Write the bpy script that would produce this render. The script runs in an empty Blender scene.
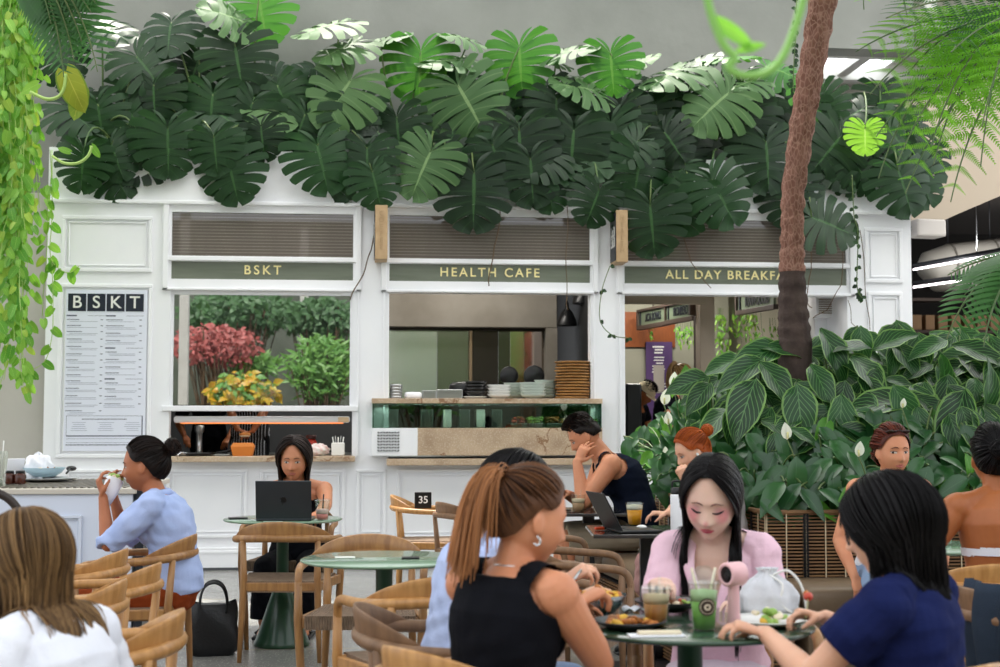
import bpy, bmesh, math, random
import numpy as np
from math import sin, cos, pi, radians
from mathutils import Vector, Matrix, Euler

SC = bpy.context.scene
COL = SC.collection
random.seed(7)
RNG = np.random.default_rng(7)

# ------------------------------------------------------------ camera
F_PX = 1389.0
CAM_Z = 1.33
YAW = radians(5.8)
PITCH = math.atan(88.5 / F_PX)
FW = Vector((sin(YAW), cos(YAW), 0))
RT = Vector((cos(YAW), -sin(YAW), 0))
cam_d = bpy.data.cameras.new('camera')
cam_d.sensor_width = 36.0
cam_d.lens = 36.0 * F_PX / 1000.0
cam_d.clip_start = 0.05
cam_d.clip_end = 200
cam_d.dof.use_dof = True
cam_d.dof.focus_distance = 8.2
cam_d.dof.aperture_fstop = 4.0
CAM = bpy.data.objects.new('camera', cam_d)
COL.objects.link(CAM)
CAM.location = (0, 0, CAM_Z)
CAM.rotation_euler = (pi / 2 + PITCH, 0, -YAW)
SC.camera = CAM

# ------------------------------------------------------------ world, sun, exposure
W = bpy.data.worlds.new('sky')
SC.world = W
W.use_nodes = True
wn = W.node_tree
wn.nodes['Background'].inputs[0].default_value = (0.93, 0.96, 1.0, 1)
wn.nodes['Background'].inputs[1].default_value = 1.6
sun_d = bpy.data.lights.new('sun', 'SUN')
sun_d.energy = 6.0
sun_d.angle = radians(0.6)
sun_d.color = (1.0, 0.95, 0.86)
sun = bpy.data.objects.new('sun', sun_d)
COL.objects.link(sun)
sun.location = (0, 14, 12)
# sun stands behind the kiosk, high: light travels towards -y and down
_sd = Vector((0.08, -0.42, -0.90)).normalized()
sun.rotation_euler = _sd.to_track_quat('-Z', 'Y').to_euler()
SC.view_settings.view_transform = 'Standard'
SC.view_settings.look = 'None'
SC.view_settings.gamma = 1.0
SC.view_settings.exposure = 0.25
SC.view_settings.use_curve_mapping = False
SC.cycles.use_denoising = True
SC.cycles.max_bounces = 8
SC.cycles.diffuse_bounces = 4
SC.cycles.glossy_bounces = 4
SC.cycles.transparent_max_bounces = 12
SC.cycles.caustics_reflective = False
SC.cycles.caustics_refractive = False
SC.cycles.sample_clamp_indirect = 6.0


# ------------------------------------------------------------ pixel -> place
def ray(px, py):
    up = Vector((-FW.x * sin(PITCH), -FW.y * sin(PITCH), cos(PITCH)))
    fw = Vector((FW.x * cos(PITCH), FW.y * cos(PITCH), sin(PITCH)))
    return fw + RT * ((px - 500) / F_PX) - up * ((py - 333.5) / F_PX)


def at(px, py, D):
    d = ray(px, py)
    k = D / (d.x * FW.x + d.y * FW.y)
    return Vector((0, 0, CAM_Z)) + d * k


def atz(px, py, z):
    d = ray(px, py)
    return Vector((0, 0, CAM_Z)) + d * ((z - CAM_Z) / d.z)


def aty(px, py, Y):
    d = ray(px, py)
    return Vector((0, 0, CAM_Z)) + d * (Y / d.y)


def gp(px, D, z=0.0):
    """ground point in image column px at distance D"""
    p = at(px, 422, D)
    return Vector((p.x, p.y, z))


def hd(deg):
    """heading seen from the camera (0 right, 90 away, 180 left, 270 towards) -> rotation z of a thing whose front is local +y"""
    return radians(deg - 90) - YAW


# ------------------------------------------------------------ materials
def lin(c):
    c = c.lstrip('#')
    v = [int(c[i:i + 2], 16) / 255 for i in (0, 2, 4)]
    return tuple((x / 12.92 if x <= 0.04045 else ((x + 0.055) / 1.055) ** 2.4) for x in v) + (1,)


MATS = {}


def mat(name, color, rough=0.5, metal=0.0, var=None, vscale=8.0, bump=0.0, bscale=60.0, spec=0.5, trans=0.0, alpha=1.0,
        coat=0.0, sss=0.0, stretch=None, emis=None, estr=0.0, ior=1.45, detail=4.0, translu=0.0):
    if name in MATS:
        return MATS[name]
    m = bpy.data.materials.new(name)
    m.use_nodes = True
    nt = m.node_tree
    b = nt.nodes['Principled BSDF']
    I = b.inputs
    c = lin(color)
    I['Base Color'].default_value = c
    I['Roughness'].default_value = rough
    I['Metallic'].default_value = metal
    I['Specular IOR Level'].default_value = spec
    I['IOR'].default_value = ior
    I['Transmission Weight'].default_value = trans
    I['Alpha'].default_value = alpha
    I['Coat Weight'].default_value = coat
    if sss:
        I['Subsurface Weight'].default_value = sss
        I['Subsurface Radius'].default_value = (0.02, 0.008, 0.004)
        I['Subsurface Scale'].default_value = 0.5
    if emis:
        I['Emission Color'].default_value = lin(emis)
        I['Emission Strength'].default_value = estr
    tc = nt.nodes.new('ShaderNodeTexCoord')
    mp = nt.nodes.new('ShaderNodeMapping')
    nt.links.new(tc.outputs['Object'], mp.inputs[0])
    if stretch:
        mp.inputs['Scale'].default_value = stretch
    if var:
        n = nt.nodes.new('ShaderNodeTexNoise')
        n.inputs['Scale'].default_value = vscale
        n.inputs['Detail'].default_value = detail
        nt.links.new(mp.outputs[0], n.inputs[0])
        r = nt.nodes.new('ShaderNodeValToRGB')
        r.color_ramp.elements[0].position = 0.32
        r.color_ramp.elements[1].position = 0.68
        r.color_ramp.elements[0].color = c
        r.color_ramp.elements[1].color = lin(var)
        nt.links.new(n.outputs[0], r.inputs[0])
        nt.links.new(r.outputs[0], I['Base Color'])
    if bump:
        n2 = nt.nodes.new('ShaderNodeTexNoise')
        n2.inputs['Scale'].default_value = bscale
        n2.inputs['Detail'].default_value = 3
        nt.links.new(mp.outputs[0], n2.inputs[0])
        bp = nt.nodes.new('ShaderNodeBump')
        bp.inputs['Strength'].default_value = bump
        bp.inputs['Distance'].default_value = 0.01
        nt.links.new(n2.outputs[0], bp.inputs['Height'])
        nt.links.new(bp.outputs[0], I['Normal'])
    if translu:
        out = nt.nodes['Material Output']
        tr = nt.nodes.new('ShaderNodeBsdfTranslucent')
        tr.inputs[0].default_value = c
        mx = nt.nodes.new('ShaderNodeMixShader')
        mx.inputs[0].default_value = translu
        nt.links.new(b.outputs[0], mx.inputs[1])
        nt.links.new(tr.outputs[0], mx.inputs[2])
        nt.links.new(mx.outputs[0], out.inputs[0])
    MATS[name] = m
    return m


def mth(nt, op, a, b=None, clamp=False):
    n = nt.nodes.new('ShaderNodeMath')
    n.operation = op
    n.use_clamp = clamp
    for k, v in enumerate((a, b)):
        if v is None:
            continue
        if isinstance(v, (int, float)):
            n.inputs[k].default_value = v
        else:
            nt.links.new(v, n.inputs[k])
    return n.outputs[0]


def mixc(nt, fac, a, b):
    n = nt.nodes.new('ShaderNodeMix')
    n.data_type = 'RGBA'
    for k, v in ((0, fac), (6, a), (7, b)):
        if isinstance(v, (int, float)):
            n.inputs[k].default_value = v
        elif isinstance(v, tuple):
            n.inputs[k].default_value = v
        else:
            nt.links.new(v, n.inputs[k])
    return n.outputs[2]


def leaf_mat(name, base, vein, edge=None, mode='plain', rough=0.42, translu=0.25, tcol=None, freq=16.0, slant=1.2, var=None, spec=0.4):
    """u runs from leaf base (0) to tip (1), v runs from -1 to 1 across"""
    if name in MATS:
        return MATS[name]
    m = bpy.data.materials.new(name)
    m.use_nodes = True
    nt = m.node_tree
    b = nt.nodes['Principled BSDF']
    b.inputs['Roughness'].default_value = rough
    b.inputs['Specular IOR Level'].default_value = spec
    uv = nt.nodes.new('ShaderNodeUVMap')
    uv.uv_map = 'UVMap'
    sp = nt.nodes.new('ShaderNodeSeparateXYZ')
    nt.links.new(uv.outputs[0], sp.inputs[0])
    u, v = sp.outputs[0], sp.outputs[1]
    av = mth(nt, 'ABSOLUTE', v)
    at_ = nt.nodes.new('ShaderNodeAttribute')
    at_.attribute_name = 'rnd'
    base_c = mixc(nt, at_.outputs['Fac'], lin(base), lin(var or base))
    mid = mth(nt, 'LESS_THAN', av, 0.035)
    col = base_c
    if mode in ('stripe', 'plain'):
        ph = mth(nt, 'SUBTRACT', mth(nt, 'MULTIPLY', u, freq), mth(nt, 'MULTIPLY', av, slant * freq * 0.3))
        fr = mth(nt, 'FRACT', ph)
        d = mth(nt, 'ABSOLUTE', mth(nt, 'SUBTRACT', fr, 0.5))
        if mode == 'stripe':
            s = mth(nt, 'MULTIPLY', mth(nt, 'GREATER_THAN', d, 0.405), mth(nt, 'LESS_THAN', av, 0.93))
            col = mixc(nt, s, col, lin(vein))
        else:
            s = mth(nt, 'MULTIPLY', mth(nt, 'GREATER_THAN', d, 0.45), 0.3)
            col = mixc(nt, s, col, lin(vein))
    col = mixc(nt, mid, col, lin(vein))
    if edge:
        e = mth(nt, 'GREATER_THAN', av, 0.88)
        col = mixc(nt, e, col, lin(edge))
    nt.links.new(col, b.inputs['Base Color'])
    tr = nt.nodes.new('ShaderNodeBsdfTranslucent')
    tc2 = mixc(nt, 0.5, col, lin(tcol or base))
    nt.links.new(tc2, tr.inputs[0])
    mx = nt.nodes.new('ShaderNodeMixShader')
    mx.inputs[0].default_value = translu
    nt.links.new(b.outputs[0], mx.inputs[1])
    nt.links.new(tr.outputs[0], mx.inputs[2])
    nt.links.new(mx.outputs[0], nt.nodes['Material Output'].inputs[0])
    MATS[name] = m
    return m


def glass_mat(name, tint='#ffffff', refl=0.3, rough=0.0, body=None, bodyfac=0.0, stripes=0.0):
    """thin pane: part mirror, part clear, part tinted body"""
    if name in MATS:
        return MATS[name]
    m = bpy.data.materials.new(name)
    m.use_nodes = True
    nt = m.node_tree
    nt.nodes.remove(nt.nodes['Principled BSDF'])
    tr = nt.nodes.new('ShaderNodeBsdfTransparent')
    tr.inputs[0].default_value = lin(tint)
    gl = nt.nodes.new('ShaderNodeBsdfGlossy')
    gl.inputs['Roughness'].default_value = rough
    gl.inputs[0].default_value = (0.95, 0.97, 1, 1)
    src = tr.outputs[0]
    if body:
        df = nt.nodes.new('ShaderNodeBsdfDiffuse')
        df.inputs[0].default_value = lin(body)
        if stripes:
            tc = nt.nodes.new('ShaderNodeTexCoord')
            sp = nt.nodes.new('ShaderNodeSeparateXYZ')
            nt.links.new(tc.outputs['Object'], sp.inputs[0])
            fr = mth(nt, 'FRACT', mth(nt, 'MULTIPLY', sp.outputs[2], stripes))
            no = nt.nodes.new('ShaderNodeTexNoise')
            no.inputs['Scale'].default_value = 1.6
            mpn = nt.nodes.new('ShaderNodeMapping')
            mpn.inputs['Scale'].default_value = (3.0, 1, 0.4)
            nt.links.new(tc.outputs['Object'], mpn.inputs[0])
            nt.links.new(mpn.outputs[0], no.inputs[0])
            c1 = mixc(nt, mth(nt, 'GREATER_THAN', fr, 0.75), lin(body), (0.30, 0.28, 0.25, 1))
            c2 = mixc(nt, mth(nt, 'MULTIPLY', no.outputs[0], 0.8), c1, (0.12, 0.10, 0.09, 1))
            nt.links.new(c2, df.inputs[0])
        m1 = nt.nodes.new('ShaderNodeMixShader')
        m1.inputs[0].default_value = bodyfac
        nt.links.new(tr.outputs[0], m1.inputs[1])
        nt.links.new(df.outputs[0], m1.inputs[2])
        src = m1.outputs[0]
    mx = nt.nodes.new('ShaderNodeMixShader')
    mx.inputs[0].default_value = refl
    nt.links.new(src, mx.inputs[1])
    nt.links.new(gl.outputs[0], mx.inputs[2])
    nt.links.new(mx.outputs[0], nt.nodes['Material Output'].inputs[0])
    MATS[name] = m
    return m


# ------------------------------------------------------------ mesh collector
class MB:
    def __init__(self):
        self.v = []
        self.f = []
        self.m = []
        self.uv = []
        self.r = []
        self.smooth = []

    def add(self, V, F, mi=0, uv=None, rnd=0.0, smooth=True):
        o = len(self.v)
        self.v.extend([tuple(p) for p in V])
        self.uv.extend(uv if uv is not None else [(0, 0.5)] * len(V))
        self.r.extend([rnd] * len(V))
        self.f.extend([tuple(i + o for i in f) for f in F])
        self.m.extend([mi] * len(F))
        self.smooth.extend([smooth] * len(F))
        return self

    def xf(self, M, start=0):
        for i in range(start, len(self.v)):
            self.v[i] = tuple(M @ Vector(self.v[i]))
        return self

    def box(self, c, s, mi=0, bev=0.0, rot=None, smooth=False):
        cx, cy, cz = c
        hx, hy, hz = s[0] / 2, s[1] / 2, s[2] / 2
        if bev <= 0:
            V = [(x * hx, y * hy, z * hz) for x in (-1, 1) for y in (-1, 1) for z in (-1, 1)]
            F = [(0, 1, 3, 2), (4, 6, 7, 5), (0, 4, 5, 1), (2, 3, 7, 6), (0, 2, 6, 4), (1, 5, 7, 3)]
        else:
            bm = bmesh.new()
            bmesh.ops.create_cube(bm, size=1.0)
            bmesh.ops.scale(bm, vec=(2 * hx, 2 * hy, 2 * hz), verts=bm.verts)
            bmesh.ops.bevel(bm, geom=bm.edges[:], offset=min(bev, hx * .95, hy * .95, hz * .95), segments=2, profile=0.5, affect='EDGES')
            bm.verts.index_update()
            V = [tuple(v.co) for v in bm.verts]
            F = [tuple(v.index for v in f.verts) for f in bm.faces]
            bm.free()
        R = rot.to_matrix() if rot is not None else None
        V2 = []
        for p in V:
            p = Vector(p)
            if R is not None:
                p = R @ p
            V2.append((p.x + cx, p.y + cy, p.z + cz))
        return self.add(V2, F, mi, smooth=smooth)

    def tube(self, P, R, seg=8, mi=0, flat=1.0, cap=True, up=None, rnd=0.0, roundcap=False):
        P = [Vector(p) for p in P]
        n = len(P)
        if not hasattr(R, '__len__'):
            R = [R] * n
        R = list(R)
        if roundcap:
            d0 = (P[0] - P[1]).normalized(); d1 = (P[-1] - P[-2]).normalized()
            r0, r1 = R[0], R[-1]
            P = [P[0] + d0 * r0, P[0] + d0 * r0 * .8, P[0] + d0 * r0 * .4] + P + [P[-1] + d1 * r1 * .4, P[-1] + d1 * r1 * .8, P[-1] + d1 * r1]
            R = [r0 * .12, r0 * .6, r0 * .92] + R + [r1 * .92, r1 * .6, r1 * .12]
            n = len(P)
        ref = Vector(up) if up is not None else None
        V, UV = [], []
        prev = None
        for i in range(n):
            t = (P[min(i + 1, n - 1)] - P[max(i - 1, 0)])
            if t.length < 1e-9:
                t = Vector((0, 0, 1))
            t.normalize()
            if ref is not None:
                a = ref - t * ref.dot(t)
                if a.length < 1e-4:
                    a = t.orthogonal()
            elif prev is None:
                a = t.orthogonal()
            else:
                a = prev - t * prev.dot(t)
                if a.length < 1e-6:
                    a = t.orthogonal()
            a.normalize()
            prev = a
            b = t.cross(a)
            for k in range(seg):
                q = 2 * pi * k / seg
                V.append(P[i] + a * (cos(q) * R[i] * flat) + b * (sin(q) * R[i]))
                UV.append((i / max(1, n - 1), 0.5))
        Fc = []
        for i in range(n - 1):
            for k in range(seg):
                k2 = (k + 1) % seg
                Fc.append((i * seg + k, i * seg + k2, (i + 1) * seg + k2, (i + 1) * seg + k))
        if cap:
            Fc.append(tuple(range(seg - 1, -1, -1)))
            Fc.append(tuple((n - 1) * seg + k for k in range(seg)))
        return self.add(V, Fc, mi, uv=UV, rnd=rnd)

    def lathe(self, prof, c=(0, 0, 0), seg=32, mi=0, axis='z', smooth=True, sx=1.0, sy=1.0):
        V = []
        for r, z in prof:
            for k in range(seg):
                q = 2 * pi * k / seg
                p = (cos(q) * r * sx, sin(q) * r * sy, z)
                if axis == 'y':
                    p = (p[0], p[2], p[1])
                elif axis == 'x':
                    p = (p[2], p[0], p[1])
                V.append((p[0] + c[0], p[1] + c[1], p[2] + c[2]))
        n = len(prof)
        Fc = []
        for i in range(n - 1):
            for k in range(seg):
                k2 = (k + 1) % seg
                Fc.append((i * seg + k, i * seg + k2, (i + 1) * seg + k2, (i + 1) * seg + k))
        if prof[0][0] > 1e-6:
            Fc.append(tuple(range(seg - 1, -1, -1)))
        if prof[-1][0] > 1e-6:
            Fc.append(tuple((n - 1) * seg + k for k in range(seg)))
        return self.add(V, Fc, mi, smooth=smooth)

    def ell(self, c, r, mi=0, seg=16, rings=10, rot=None, rnd=0.0):
        V = [(0, 0, -1)]
        for i in range(1, rings):
            a = -pi / 2 + pi * i / rings
            for k in range(seg):
                q = 2 * pi * k / seg
                V.append((cos(a) * cos(q), cos(a) * sin(q), sin(a)))
        V.append((0, 0, 1))
        Fc = []
        for k in range(seg):
            Fc.append((0, 1 + (k + 1) % seg, 1 + k))
        for i in range(rings - 2):
            for k in range(seg):
                k2 = (k + 1) % seg
                Fc.append((1 + i * seg + k, 1 + i * seg + k2, 1 + (i + 1) * seg + k2, 1 + (i + 1) * seg + k))
        last = len(V) - 1
        o = 1 + (rings - 2) * seg
        for k in range(seg):
            Fc.append((last, o + k, o + (k + 1) % seg))
        R = rot.to_matrix() if rot is not None and not isinstance(rot, Matrix) else rot
        V2 = []
        for p in V:
            p = Vector((p[0] * r[0], p[1] * r[1], p[2] * r[2]))
            if R is not None:
                p = R @ p
            V2.append(p + Vector(c))
        return self.add(V2, Fc, mi, rnd=rnd)

    def prism(self, poly, z0, z1, mi=0, M=None, smooth=False):
        n = len(poly)
        V = [Vector((x, y, z0)) for x, y in poly] + [Vector((x, y, z1)) for x, y in poly]
        Fc = [tuple(range(n - 1, -1, -1)), tuple(range(n, 2 * n))]
        for k in range(n):
            k2 = (k + 1) % n
            Fc.append((k, k2, n + k2, n + k))
        if M is not None:
            V = [M @ p for p in V]
        return self.add(V, Fc, mi, smooth=smooth)

    def grid(self, fn, nu, nv, mi=0, closed_u=False, uvs=False, rnd=0.0):
        V, UV = [], []
        for i in range(nu):
            for j in range(nv):
                u, v = i / (nu - (0 if closed_u else 1)), j / (nv - 1)
                V.append(fn(u, v))
                UV.append((u, v * 2 - 1))
        Fc = []
        for i in range(nu if closed_u else nu - 1):
            i2 = (i + 1) % nu
            for j in range(nv - 1):
                Fc.append((i * nv + j, i2 * nv + j, i2 * nv + j + 1, i * nv + j + 1))
        return self.add(V, Fc, mi, uv=UV, rnd=rnd)

    def frame(self, x0, x1, z0, z1, y, w, d, mi=0, bev=0.003):
        """picture-frame moulding standing on plane y, facing -y"""
        self.box(((x0 + x1) / 2, y - d / 2, z0 + w / 2), (x1 - x0, d, w), mi, bev)
        self.box(((x0 + x1) / 2, y - d / 2, z1 - w / 2), (x1 - x0, d, w), mi, bev)
        self.box((x0 + w / 2, y - d / 2, (z0 + z1) / 2), (w, d, z1 - z0 - 2 * w), mi, bev)
        self.box((x1 - w / 2, y - d / 2, (z0 + z1) / 2), (w, d, z1 - z0 - 2 * w), mi, bev)
        return self

    def build(self, name, mats, parent=None, kind=None, loc=None, rotz=0.0, attr=True):
        me = bpy.data.meshes.new(name)
        me.from_pydata([tuple(p) for p in self.v], [], self.f)
        if not isinstance(mats, (list, tuple)):
            mats = [mats]
        for m in mats:
            me.materials.append(m)
        me.polygons.foreach_set('material_index', self.m)
        me.polygons.foreach_set('use_smooth', self.smooth)
        if attr:
            uvl = me.uv_layers.new(name='UVMap')
            li = np.empty(len(me.loops), dtype=np.int32)
            me.loops.foreach_get('vertex_index', li)
            uvl.data.foreach_set('uv', np.array(self.uv, dtype=np.float32)[li].ravel())
            a = me.attributes.new('rnd', 'FLOAT', 'POINT')
            a.data.foreach_set('value', np.array(self.r, dtype=np.float32))
        me.update()
        o = bpy.data.objects.new(name, me)
        COL.objects.link(o)
        if parent is not None:
            o.parent = parent
        if kind:
            o['kind'] = kind
        if loc is not None:
            o.location = loc
        o.rotation_euler.z = rotz
        return o


def tag(o, label, cat, group=None, kind=None):
    o['label'] = label
    o['category'] = cat
    if group:
        o['group'] = group
    if kind:
        o['kind'] = kind
    return o


def thing(name, label, cat, loc=(0, 0, 0), rotz=0.0, group=None):
    o = bpy.data.objects.new(name, None)
    o.empty_display_size = 0.1
    COL.objects.link(o)
    o.location = loc
    o.rotation_euler = (0, 0, rotz)
    return tag(o, label, cat, group)


def copy_thing(root, loc, rotz, label, group=None):
    r = root.copy()
    COL.objects.link(r)
    r.location = loc
    r.rotation_euler = (0, 0, rotz)
    r['label'] = label
    if group:
        r['group'] = group
    for ch in list(root.children):
        c = ch.copy()
        COL.objects.link(c)
        c.parent = r
        for g in list(ch.children):
            d = g.copy()
            COL.objects.link(d)
            d.parent = c
    return r


def struct(o):
    o['kind'] = 'structure'
    return o


def text_obj(txt, size, m, loc, rot, parent=None, name='lettering', extrude=0.004, align='CENTER', spacing=1.0, bold=0.0, sx=1.0):
    cu = bpy.data.curves.new(name, 'FONT')
    cu.body = txt
    cu.size = size
    cu.extrude = extrude
    cu.align_x = align
    cu.align_y = 'CENTER'
    cu.space_character = spacing
    cu.offset = bold
    tmp = bpy.data.objects.new('tmp_text', cu)
    COL.objects.link(tmp)
    bpy.context.view_layer.update()
    me = bpy.data.meshes.new_from_object(tmp.evaluated_get(bpy.context.evaluated_depsgraph_get()))
    bpy.data.objects.remove(tmp)
    me.name = name
    me.materials.clear()
    me.materials.append(m)
    o = bpy.data.objects.new(name, me)
    COL.objects.link(o)
    o.location = loc
    o.rotation_euler = rot
    o.scale = (sx, 1, 1)
    if parent is not None:
        o.parent = parent
    return o


# shared materials
M_white = mat('white_paint', '#eff0f3', 0.45, var='#eaecf0', vscale=2.0, bump=0.05, bscale=30)
M_plaster = mat('grey_plaster', '#8f918b', 0.85, var='#80827c', vscale=1.3, bump=0.25, bscale=14)
M_plaster2 = mat('light_plaster', '#b9b6ae', 0.85, var='#aeaaa2', vscale=1.5, bump=0.2, bscale=14)
M_oak = mat('oak_wood', '#a67a48', 0.42, var='#885f38', vscale=6, stretch=(6, 6, 1), bump=0.08, bscale=40, coat=0.15)
M_oak2 = mat('light_oak_wood', '#bd8c52', 0.42, var='#a1713c', vscale=6, stretch=(6, 6, 1), bump=0.08, bscale=40, coat=0.15)
M_walnut = mat('greyed_wood', '#866548', 0.5, var='#6d5038', vscale=6, stretch=(5, 5, 1), bump=0.08, bscale=40)
M_black = mat('black_metal', '#16181c', 0.4)
M_blackplastic = mat('black_plastic', '#101113', 0.35)
M_green = mat('green_powder_coat', '#2e4f3a', 0.28, var='#2a4935', vscale=3, coat=0.2)
M_greentop = mat('green_table_top', '#7d9a80', 0.22, var='#78957c', vscale=3, coat=0.5)  # paleness of the reflecting top put into its colour
M_steel = mat('brushed_steel', '#a9abab', 0.3, metal=1.0, stretch=(1, 1, 12), bump=0.02, bscale=30)
M_ceramic = mat('white_ceramic', '#e8e8e4', 0.2)
M_paper = mat('white_paper', '#edeff5', 0.7)
M_ink = mat('dark_ink', '#1c2028', 0.5)
M_brass = mat('pale_gold', '#f2e6a8', 0.4)
# ============================================================ SETTING
Y0 = 12.8


def FX(px, Y=None):
    return aty(px, 350, Y or Y0).x


def FZ(py, px=260, Y=None):
    return aty(px, py, Y or Y0).z


# floor: pale polished concrete with saw-cut joints
M_floor = mat('polished_concrete', '#908f8a', 0.22, var='#7d7c78', vscale=1.4, bump=0.06, bscale=90, detail=8)
nt = M_floor.node_tree
_b = nt.nodes['Principled BSDF']
_ramp = [n for n in nt.nodes if n.bl_idname == 'ShaderNodeValToRGB'][0]
_mp = [n for n in nt.nodes if n.bl_idname == 'ShaderNodeMapping'][0]
_vo = nt.nodes.new('ShaderNodeTexVoronoi')
_vo.inputs['Scale'].default_value = 55
nt.links.new(_mp.outputs[0], _vo.inputs[0])
_c = mixc(nt, mth(nt, 'LESS_THAN', _vo.outputs['Distance'], 0.24), _ramp.outputs[0], lin('#bdbab2'))
_sp = nt.nodes.new('ShaderNodeSeparateXYZ')
nt.links.new(_mp.outputs[0], _sp.inputs[0])
_jy = mth(nt, 'LESS_THAN', mth(nt, 'ABSOLUTE', mth(nt, 'SUBTRACT', mth(nt, 'FRACT', mth(nt, 'MULTIPLY', _sp.outputs[1], 0.42)), 0.5)), 0.004)
_c = mixc(nt, _jy, _c, lin('#a59a80'))
nt.links.new(_c, _b.inputs['Base Color'])
struct(MB().box((1, 6, -0.05), (26, 34, 0.1)).build('floor', M_floor))

# ---- kiosk front wall: piers and bands round three bays
zl = FZ(456)               # ledge top
z_gb = FZ(405)             # glass bottom
z_gt = FZ(291)             # opening top
z_sb, z_st = FZ(279.5), FZ(262)
z_tb, z_tt = FZ(256.5), FZ(213)
z_cor = FZ(204)
z_top = FZ(151)
xL, xR = FX(45), FX(913)
bays = [(FX(170), FX(352.5)), (FX(389), FX(590.5)), (FX(625), FX(848))]
TH = 0.14
fw_ = MB()


def wbox(x0, x1, z0, z1, y0=Y0, y1=Y0 + TH, b=0.0):
    fw_.box(((x0 + x1) / 2, (y0 + y1) / 2, (z0 + z1) / 2), (x1 - x0, y1 - y0, z1 - z0), 0, b)


edges = [xL, bays[0][0], bays[0][1], bays[1][0], bays[1][1], bays[2][0], bays[2][1], xR]
for k in range(0, 8, 2):
    wbox(edges[k], edges[k + 1], 0, z_tt)
wbox(xL, xR, z_tt, z_top)
for (a, b) in bays:
    wbox(a, b, 0, zl - 0.05)
    wbox(a, b, z_tb, z_st - 0.0, Y0 - 0.0, Y0 + TH)      # bar between transom and sign
    wbox(a, b, z_gt, z_sb, Y0 - 0.0, Y0 + TH)           # bar under the sign
    wbox(a, b, z_tb, z_tt, Y0 + TH - .02, Y0 + TH)      # back of the transom box
    wbox(a, b, z_sb, z_st, Y0 + .05, Y0 + TH)
wall_front = struct(fw_.build('wall_front', M_white))

tr_ = MB()
# cornice line, bay architraves, pier panels, wainscot panels
tr_.box(((xL + xR) / 2, Y0 - 0.02, z_cor), (xR - xL, 0.04, 0.035), 0, 0.008)
for (a, b) in bays:
    for xx in (a - 0.05, b + 0.05):
        tr_.box((xx, Y0 - 0.015, (z_gt + z_cor) / 2 if xx else 0), (0.05, 0.03, z_cor - z_gt), 0, 0.006)
    tr_.box(((a + b) / 2, Y0 - 0.015, z_gt + 0.012), (b - a + 0.15, 0.03, 0.024), 0, 0.006)
    tr_.box(((a + b) / 2, Y0 - 0.012, z_st + 0.05 if False else (z_tb + z_st) / 2), (b - a + 0.1, 0.024, abs(z_tb - z_st) * .8), 0, 0.004)


def panel(px0, py0, px1, py1, w=0.035, d=0.022, ref=None):
    r = ref or (px0 + px1) / 2
    tr_.frame(FX(px0), FX(px1), FZ(py1, r), FZ(py0, r), Y0, w, d, 0, 0.006)
    tr_.frame(FX(px0) + w + .02, FX(px1) - w - .02, FZ(py1, r) + w + .02, FZ(py0, r) - w - .02, Y0, 0.012, d * .6, 0, 0.004)


panel(60, 216, 151, 272)
panel(58, 284, 152, 458)
panel(866, 228, 904, 283)
panel(868, 292, 903, 345)
for (p0, p1) in ((68, 152), (169, 249), (261, 346), (357, 387), (397, 590), (601, 615), (628, 740), (752, 848), (864, 903)):
    panel(p0, 469, p1, 538, 0.03, 0.02)
tr_.box(((xL + xR) / 2, Y0 - 0.014, FZ(545) - 0.06), (xR - xL, 0.028, 0.03), 0, 0.006)
tr_.box(((xL + xR) / 2, Y0 - 0.011, 0.10), (xR - xL, 0.022, 0.20), 0, 0.004)
tr_.box(((xL + xR) / 2, Y0 - 0.013, 0.012), (xR - xL, 0.026, 0.024), 1, 0.0)
# jamb strips on the piers
for px in (358, 384, 594, 620):
    tr_.box((FX(px), Y0 - 0.01, (z_cor + zl) / 2), (0.018, 0.02, z_cor - zl), 0, 0.004)
struct(tr_.build('trim_1', [M_white, mat('shadow_gap', '#4a4c50', 0.8)]))

# planter trough on top of the kiosk
MB_t = MB()
MB_t.box(((xL + xR) / 2, Y0 + 0.52, z_top - 0.12), (xR - xL - .04, 0.72, 0.2), 0, 0)
struct(MB_t.build('trim_2', mat('planter_soil', '#2a211a', 0.95, var='#171310', vscale=20, bump=0.6, bscale=30)))

# stone ledges under bays 1 and 2
M_marble = mat('beige_marble', '#c3ad93', 0.28, var='#a58d75', vscale=5, detail=10)
nt = M_marble.node_tree
_b = nt.nodes['Principled BSDF']
_rp = [n for n in nt.nodes if n.bl_idname == 'ShaderNodeValToRGB'][0]
_mp = [n for n in nt.nodes if n.bl_idname == 'ShaderNodeMapping'][0]
_n = nt.nodes.new('ShaderNodeTexNoise')
_n.inputs['Scale'].default_value = 2.6
_n.inputs['Detail'].default_value = 12
_n.inputs['Distortion'].default_value = 0.3
nt.links.new(_mp.outputs[0], _n.inputs[0])
_d = mth(nt, 'LESS_THAN', mth(nt, 'ABSOLUTE', mth(nt, 'SUBTRACT', _n.outputs[0], 0.60)), 0.012)
_c = mixc(nt, _d, _rp.outputs[0], lin('#8d6d52'))
_n3 = nt.nodes.new('ShaderNodeTexNoise')
_n3.inputs['Scale'].default_value = 70
_n3.inputs['Detail'].default_value = 6
nt.links.new(_mp.outputs[0], _n3.inputs[0])
_c = mixc(nt, mth(nt, 'MULTIPLY', mth(nt, 'GREATER_THAN', _n3.outputs[0], 0.56), 0.35), _c, lin('#d8cbb8'))
nt.links.new(_c, _b.inputs['Base Color'])
zlt = zl
struct(MB().box(((bays[0][0] + bays[0][1]) / 2, Y0 + 0.02, zlt - 0.025), (bays[0][1] - bays[0][0] + 0.06, 0.34, 0.05), 0, 0.006).build('trim_3', M_marble))
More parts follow.
